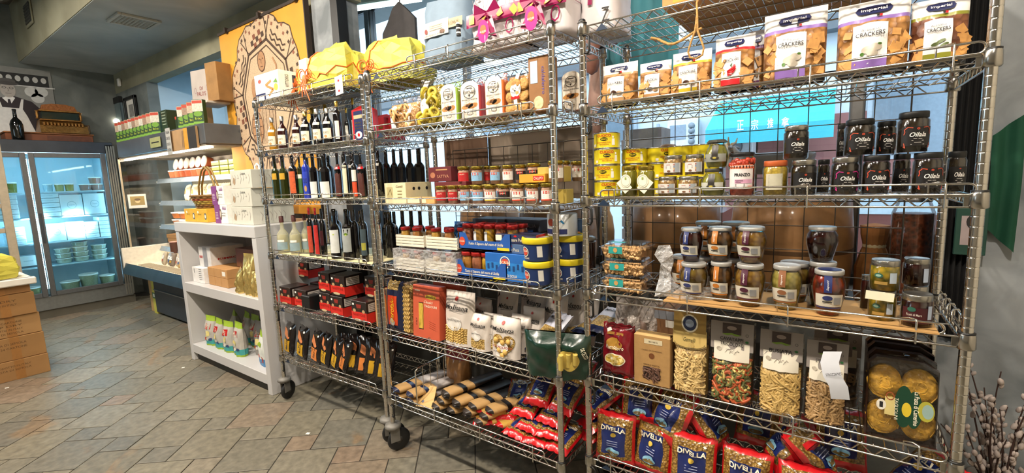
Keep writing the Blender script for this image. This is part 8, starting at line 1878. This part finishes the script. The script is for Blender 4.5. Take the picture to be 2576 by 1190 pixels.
t = thing('loose_label', 'white paper label curling forward off the brown pasta bag', 'label', (x, y, z)); ls = [(-.012, .0, .085), (-.018, -.012, .055), (-.010, -.022, .02), (.006, -.020, -.01), (.012, -.012, -.05)]
vs = []
for px, py, pz in ls: vs += [(px - .022, py, pz), (px + .022, py + .006, pz + .006)]
MB().add(vs, [(2 * i, 2 * i + 2, 2 * i + 3, 2 * i + 1) for i in range(4)], M('cfd2da', .5, 0, .05, 20), True).build('paper', t)
MB().text(lambda a_, c_, l: (a_, -.021 - l, c_), 'STROZZAPRETI', -.006, .03, .04, .008, INK, .01, 0, .003, .3).build('lettering', t)
a = 0.186,1.607,0.666,0.172,0.236
TR = M('3a2318', .3, 0, .1, 15, 0, .5)
for k in range(4):
    x, y, z, w, h = a; yo = y + k * .042; hh_ = h + .008 * k; ww = w * .92
    t = thing('tagliolini_tray', ('tray of golden pasta nests with dark green oval label, front one', 'second brown pasta tray behind the front one', 'third brown pasta tray in the row', 'rearmost brown pasta tray in the row')[k], 'pasta tray', (x, yo, z), 0, 'pasta nest trays', -7)
    c = .022
    pr = [(-ww / 2, 0), (ww / 2, 0), (ww / 2, hh_ - c), (ww / 2 - c * 1.6, hh_), (-ww / 2 + c * .8, hh_), (-ww / 2, hh_ - c)]
    b = MB(); n = len(pr); b.add([(px, .034, pz) for px, pz in pr] + [(px * .96, .0, .004 + pz * .985) for px, pz in pr], [tuple(range(n))] + [(i, (i + 1) % n, (i + 1) % n + n, i + n) for i in range(n)], TR); b.build('tray', t)
    if k < 2:
        for j, (px, pz) in enumerate(((-.245, .25), (.245, .25), (-.245, .69), (.245, .69))):
            nb_ = MB(); q = random.Random(j + 10 * k); NM = M('dcae42', .4, 0, .15, 30, 0, .4)
            nb_.lathe([(ww * .235, .0), (ww * .23, .012), (ww * .16, .020), (0, .021)], M('cf9e38', .5, 0, .3, 60, .5, .3), 20)
            for s_ in range(34):
                a0 = q.uniform(0, 6.28); rr = q.uniform(.25, 1.0) * ww * .22; nb_.tube([(rr * math.cos(a0 + i * .45) + .003 * math.sin(i + s_), rr * 1.05 * math.sin(a0 + i * .45), .021 - .010 * (rr / (ww * .22)) ** 2 + .002 * math.sin(i * 1.7 + s_)) for i in range(7)], .0013, NM, 4, smooth=False, caps=False)
            nb_.xf(Matrix.Translation((px * ww, .030, pz * hh_)) @ Matrix.Scale(1.02, 4) @ Matrix.Diagonal((1.06, 1, 1.30, 1)) @ Matrix.Rotation(PI / 2, 4, 'X')); nb_.build('pasta_nest', t)
        MB().add([(px * 1.0, .0, pz) for px, pz in pr] + [(px * .9, -.012, .01 + pz * .93) for px, pz in pr], [tuple(range(n, 2 * n))] + [(i, (i + 1) % n, (i + 1) % n + n, i + n) for i in range(n)], FILM).build('clear_cover', t)
    if k == 0:
        f = flat(-.0135); G1 = M('173d2a', .4, 0, .05, 10); b = MB()
        b.oval(f, ww * .02, hh_ * .46, ww * .26, hh_ * .50, G1, 30, 0); b.oval(f, ww * .16, hh_ * .44, ww * .22, hh_ * .44, G1, 30, .0003); b.oval(f, ww * .32, hh_ * .45, ww * .22, hh_ * .24, M('a8a23a', .5), 24, .0006); b.oval(f, ww * .34, hh_ * .45, ww * .15, hh_ * .17, M('8fa8a0', .5), 20, .001); b.oval(f, ww * .06, hh_ * .43, ww * .13, hh_ * .17, M('cdb22e', .5), 24, .001)
        b.patch(f, -ww * .17, hh_ * .44, ww * .14, hh_ * .22, M('cdbb7a', .5), 1, 1, .0004); b.oval(f, -ww * .29, hh_ * .44, ww * .14, hh_ * .13, M('d8d2c2', .5), 20, .0006); b.patch(f, -ww * .29, hh_ * .44, ww * .05, hh_ * .07, INK, lift=.001); b.oval(f, -ww * .17, hh_ * .56, ww * .12, hh_ * .10, M('9a4a2c', .5), 18, .001, .8)
        b.text(f, 'TAGLIOLINI', -ww * .08, hh_ * .42, hh_ * .26, ww * .05, CREAM, 0, 0, .001, -PI / 2); b.text(f, 'La Pasta di Camerino', ww * .19, hh_ * .46, hh_ * .40, ww * .07, CREAM, .012, 0, .0012, -PI / 2); b.build('label', t)
for k, (xx, yy, hh_, ww, c, lab) in enumerate(((-.66, 1.76, .20, .15, 'a59a90', 'crumpled clear plastic bag behind the dark red pasta bag'),)):
    t = thing('plastic_bag', lab, 'bag', (-.615, 1.74, .668)); bag(t, 'film', .19, .285, .12, film('cfc4bc', .45, .2, .9, 40, name='wrap'), 'sack', 460, wr=.35); bag(t, 'inner', .15, .27, .09, M('6d5a50', .5, 0, .3, 20, .5), 'sack', 461, wr=.35)
carton('brown_box', 'brown box with grey tape behind the kraft pasta box', 'box', -.47, 1.70, .668, .14, .275, .12, M('7a5534', .7, 0, .1, 10), 0, None, lambda b, f, w, h: (b.patch(f, 0, h * .90, w, h * .12, M('7d8088', .5), lift=.001), b.patch(f, 0, h * .78, w * .4, h * .10, PAPER)))

# ---- bottom shelf: heap of red, blue and yellow pasta bags
hp = [(-.665, 1.60, .33, 4, -8, .16), (-.52, 1.61, .315, -8, -14, .15), (-.37, 1.59, .31, 3, -10, .16), (-.20, 1.60, .31, -3, -8, .16), (-.02, 1.59, .31, 6, -12, .17), (.14, 1.60, .31, -4, -10, .15), (.26, 1.60, .31, 5, -12, .15),
      (-.60, 1.70, .43, 10, -30, .16), (-.49, 1.63, .45, -28, -34, .16), (-.30, 1.74, .42, 80, -38, .16), (-.14, 1.70, .44, -70, -40, .16), (.04, 1.70, .43, 82, -42, .16), (.20, 1.70, .43, -60, -44, .16),
      (-.66, 1.82, .40, 0, -20, .16), (-.48, 1.84, .40, 8, -24, .16), (-.20, 1.86, .40, -6, -22, .16), (.06, 1.86, .40, 5, -20, .16)]
for k, (x, y, z, rz, rx, w) in enumerate(hp):
    z = max(.335, z) - (.02 if k < 7 else .0)
    redbag('%s red and blue pasta bag, %s of the right rack heap' % (((ORD + ['', '', ''])[k if k < 7 else (k - 7 if k < 13 else k - 13)]), ('front row', 'middle layer', 'back row')[0 if k < 7 else (1 if k < 13 else 2)]), x, y, z, rz, rx, w, .20, .075, 500 + k, 'red and blue pasta bags in the heap')
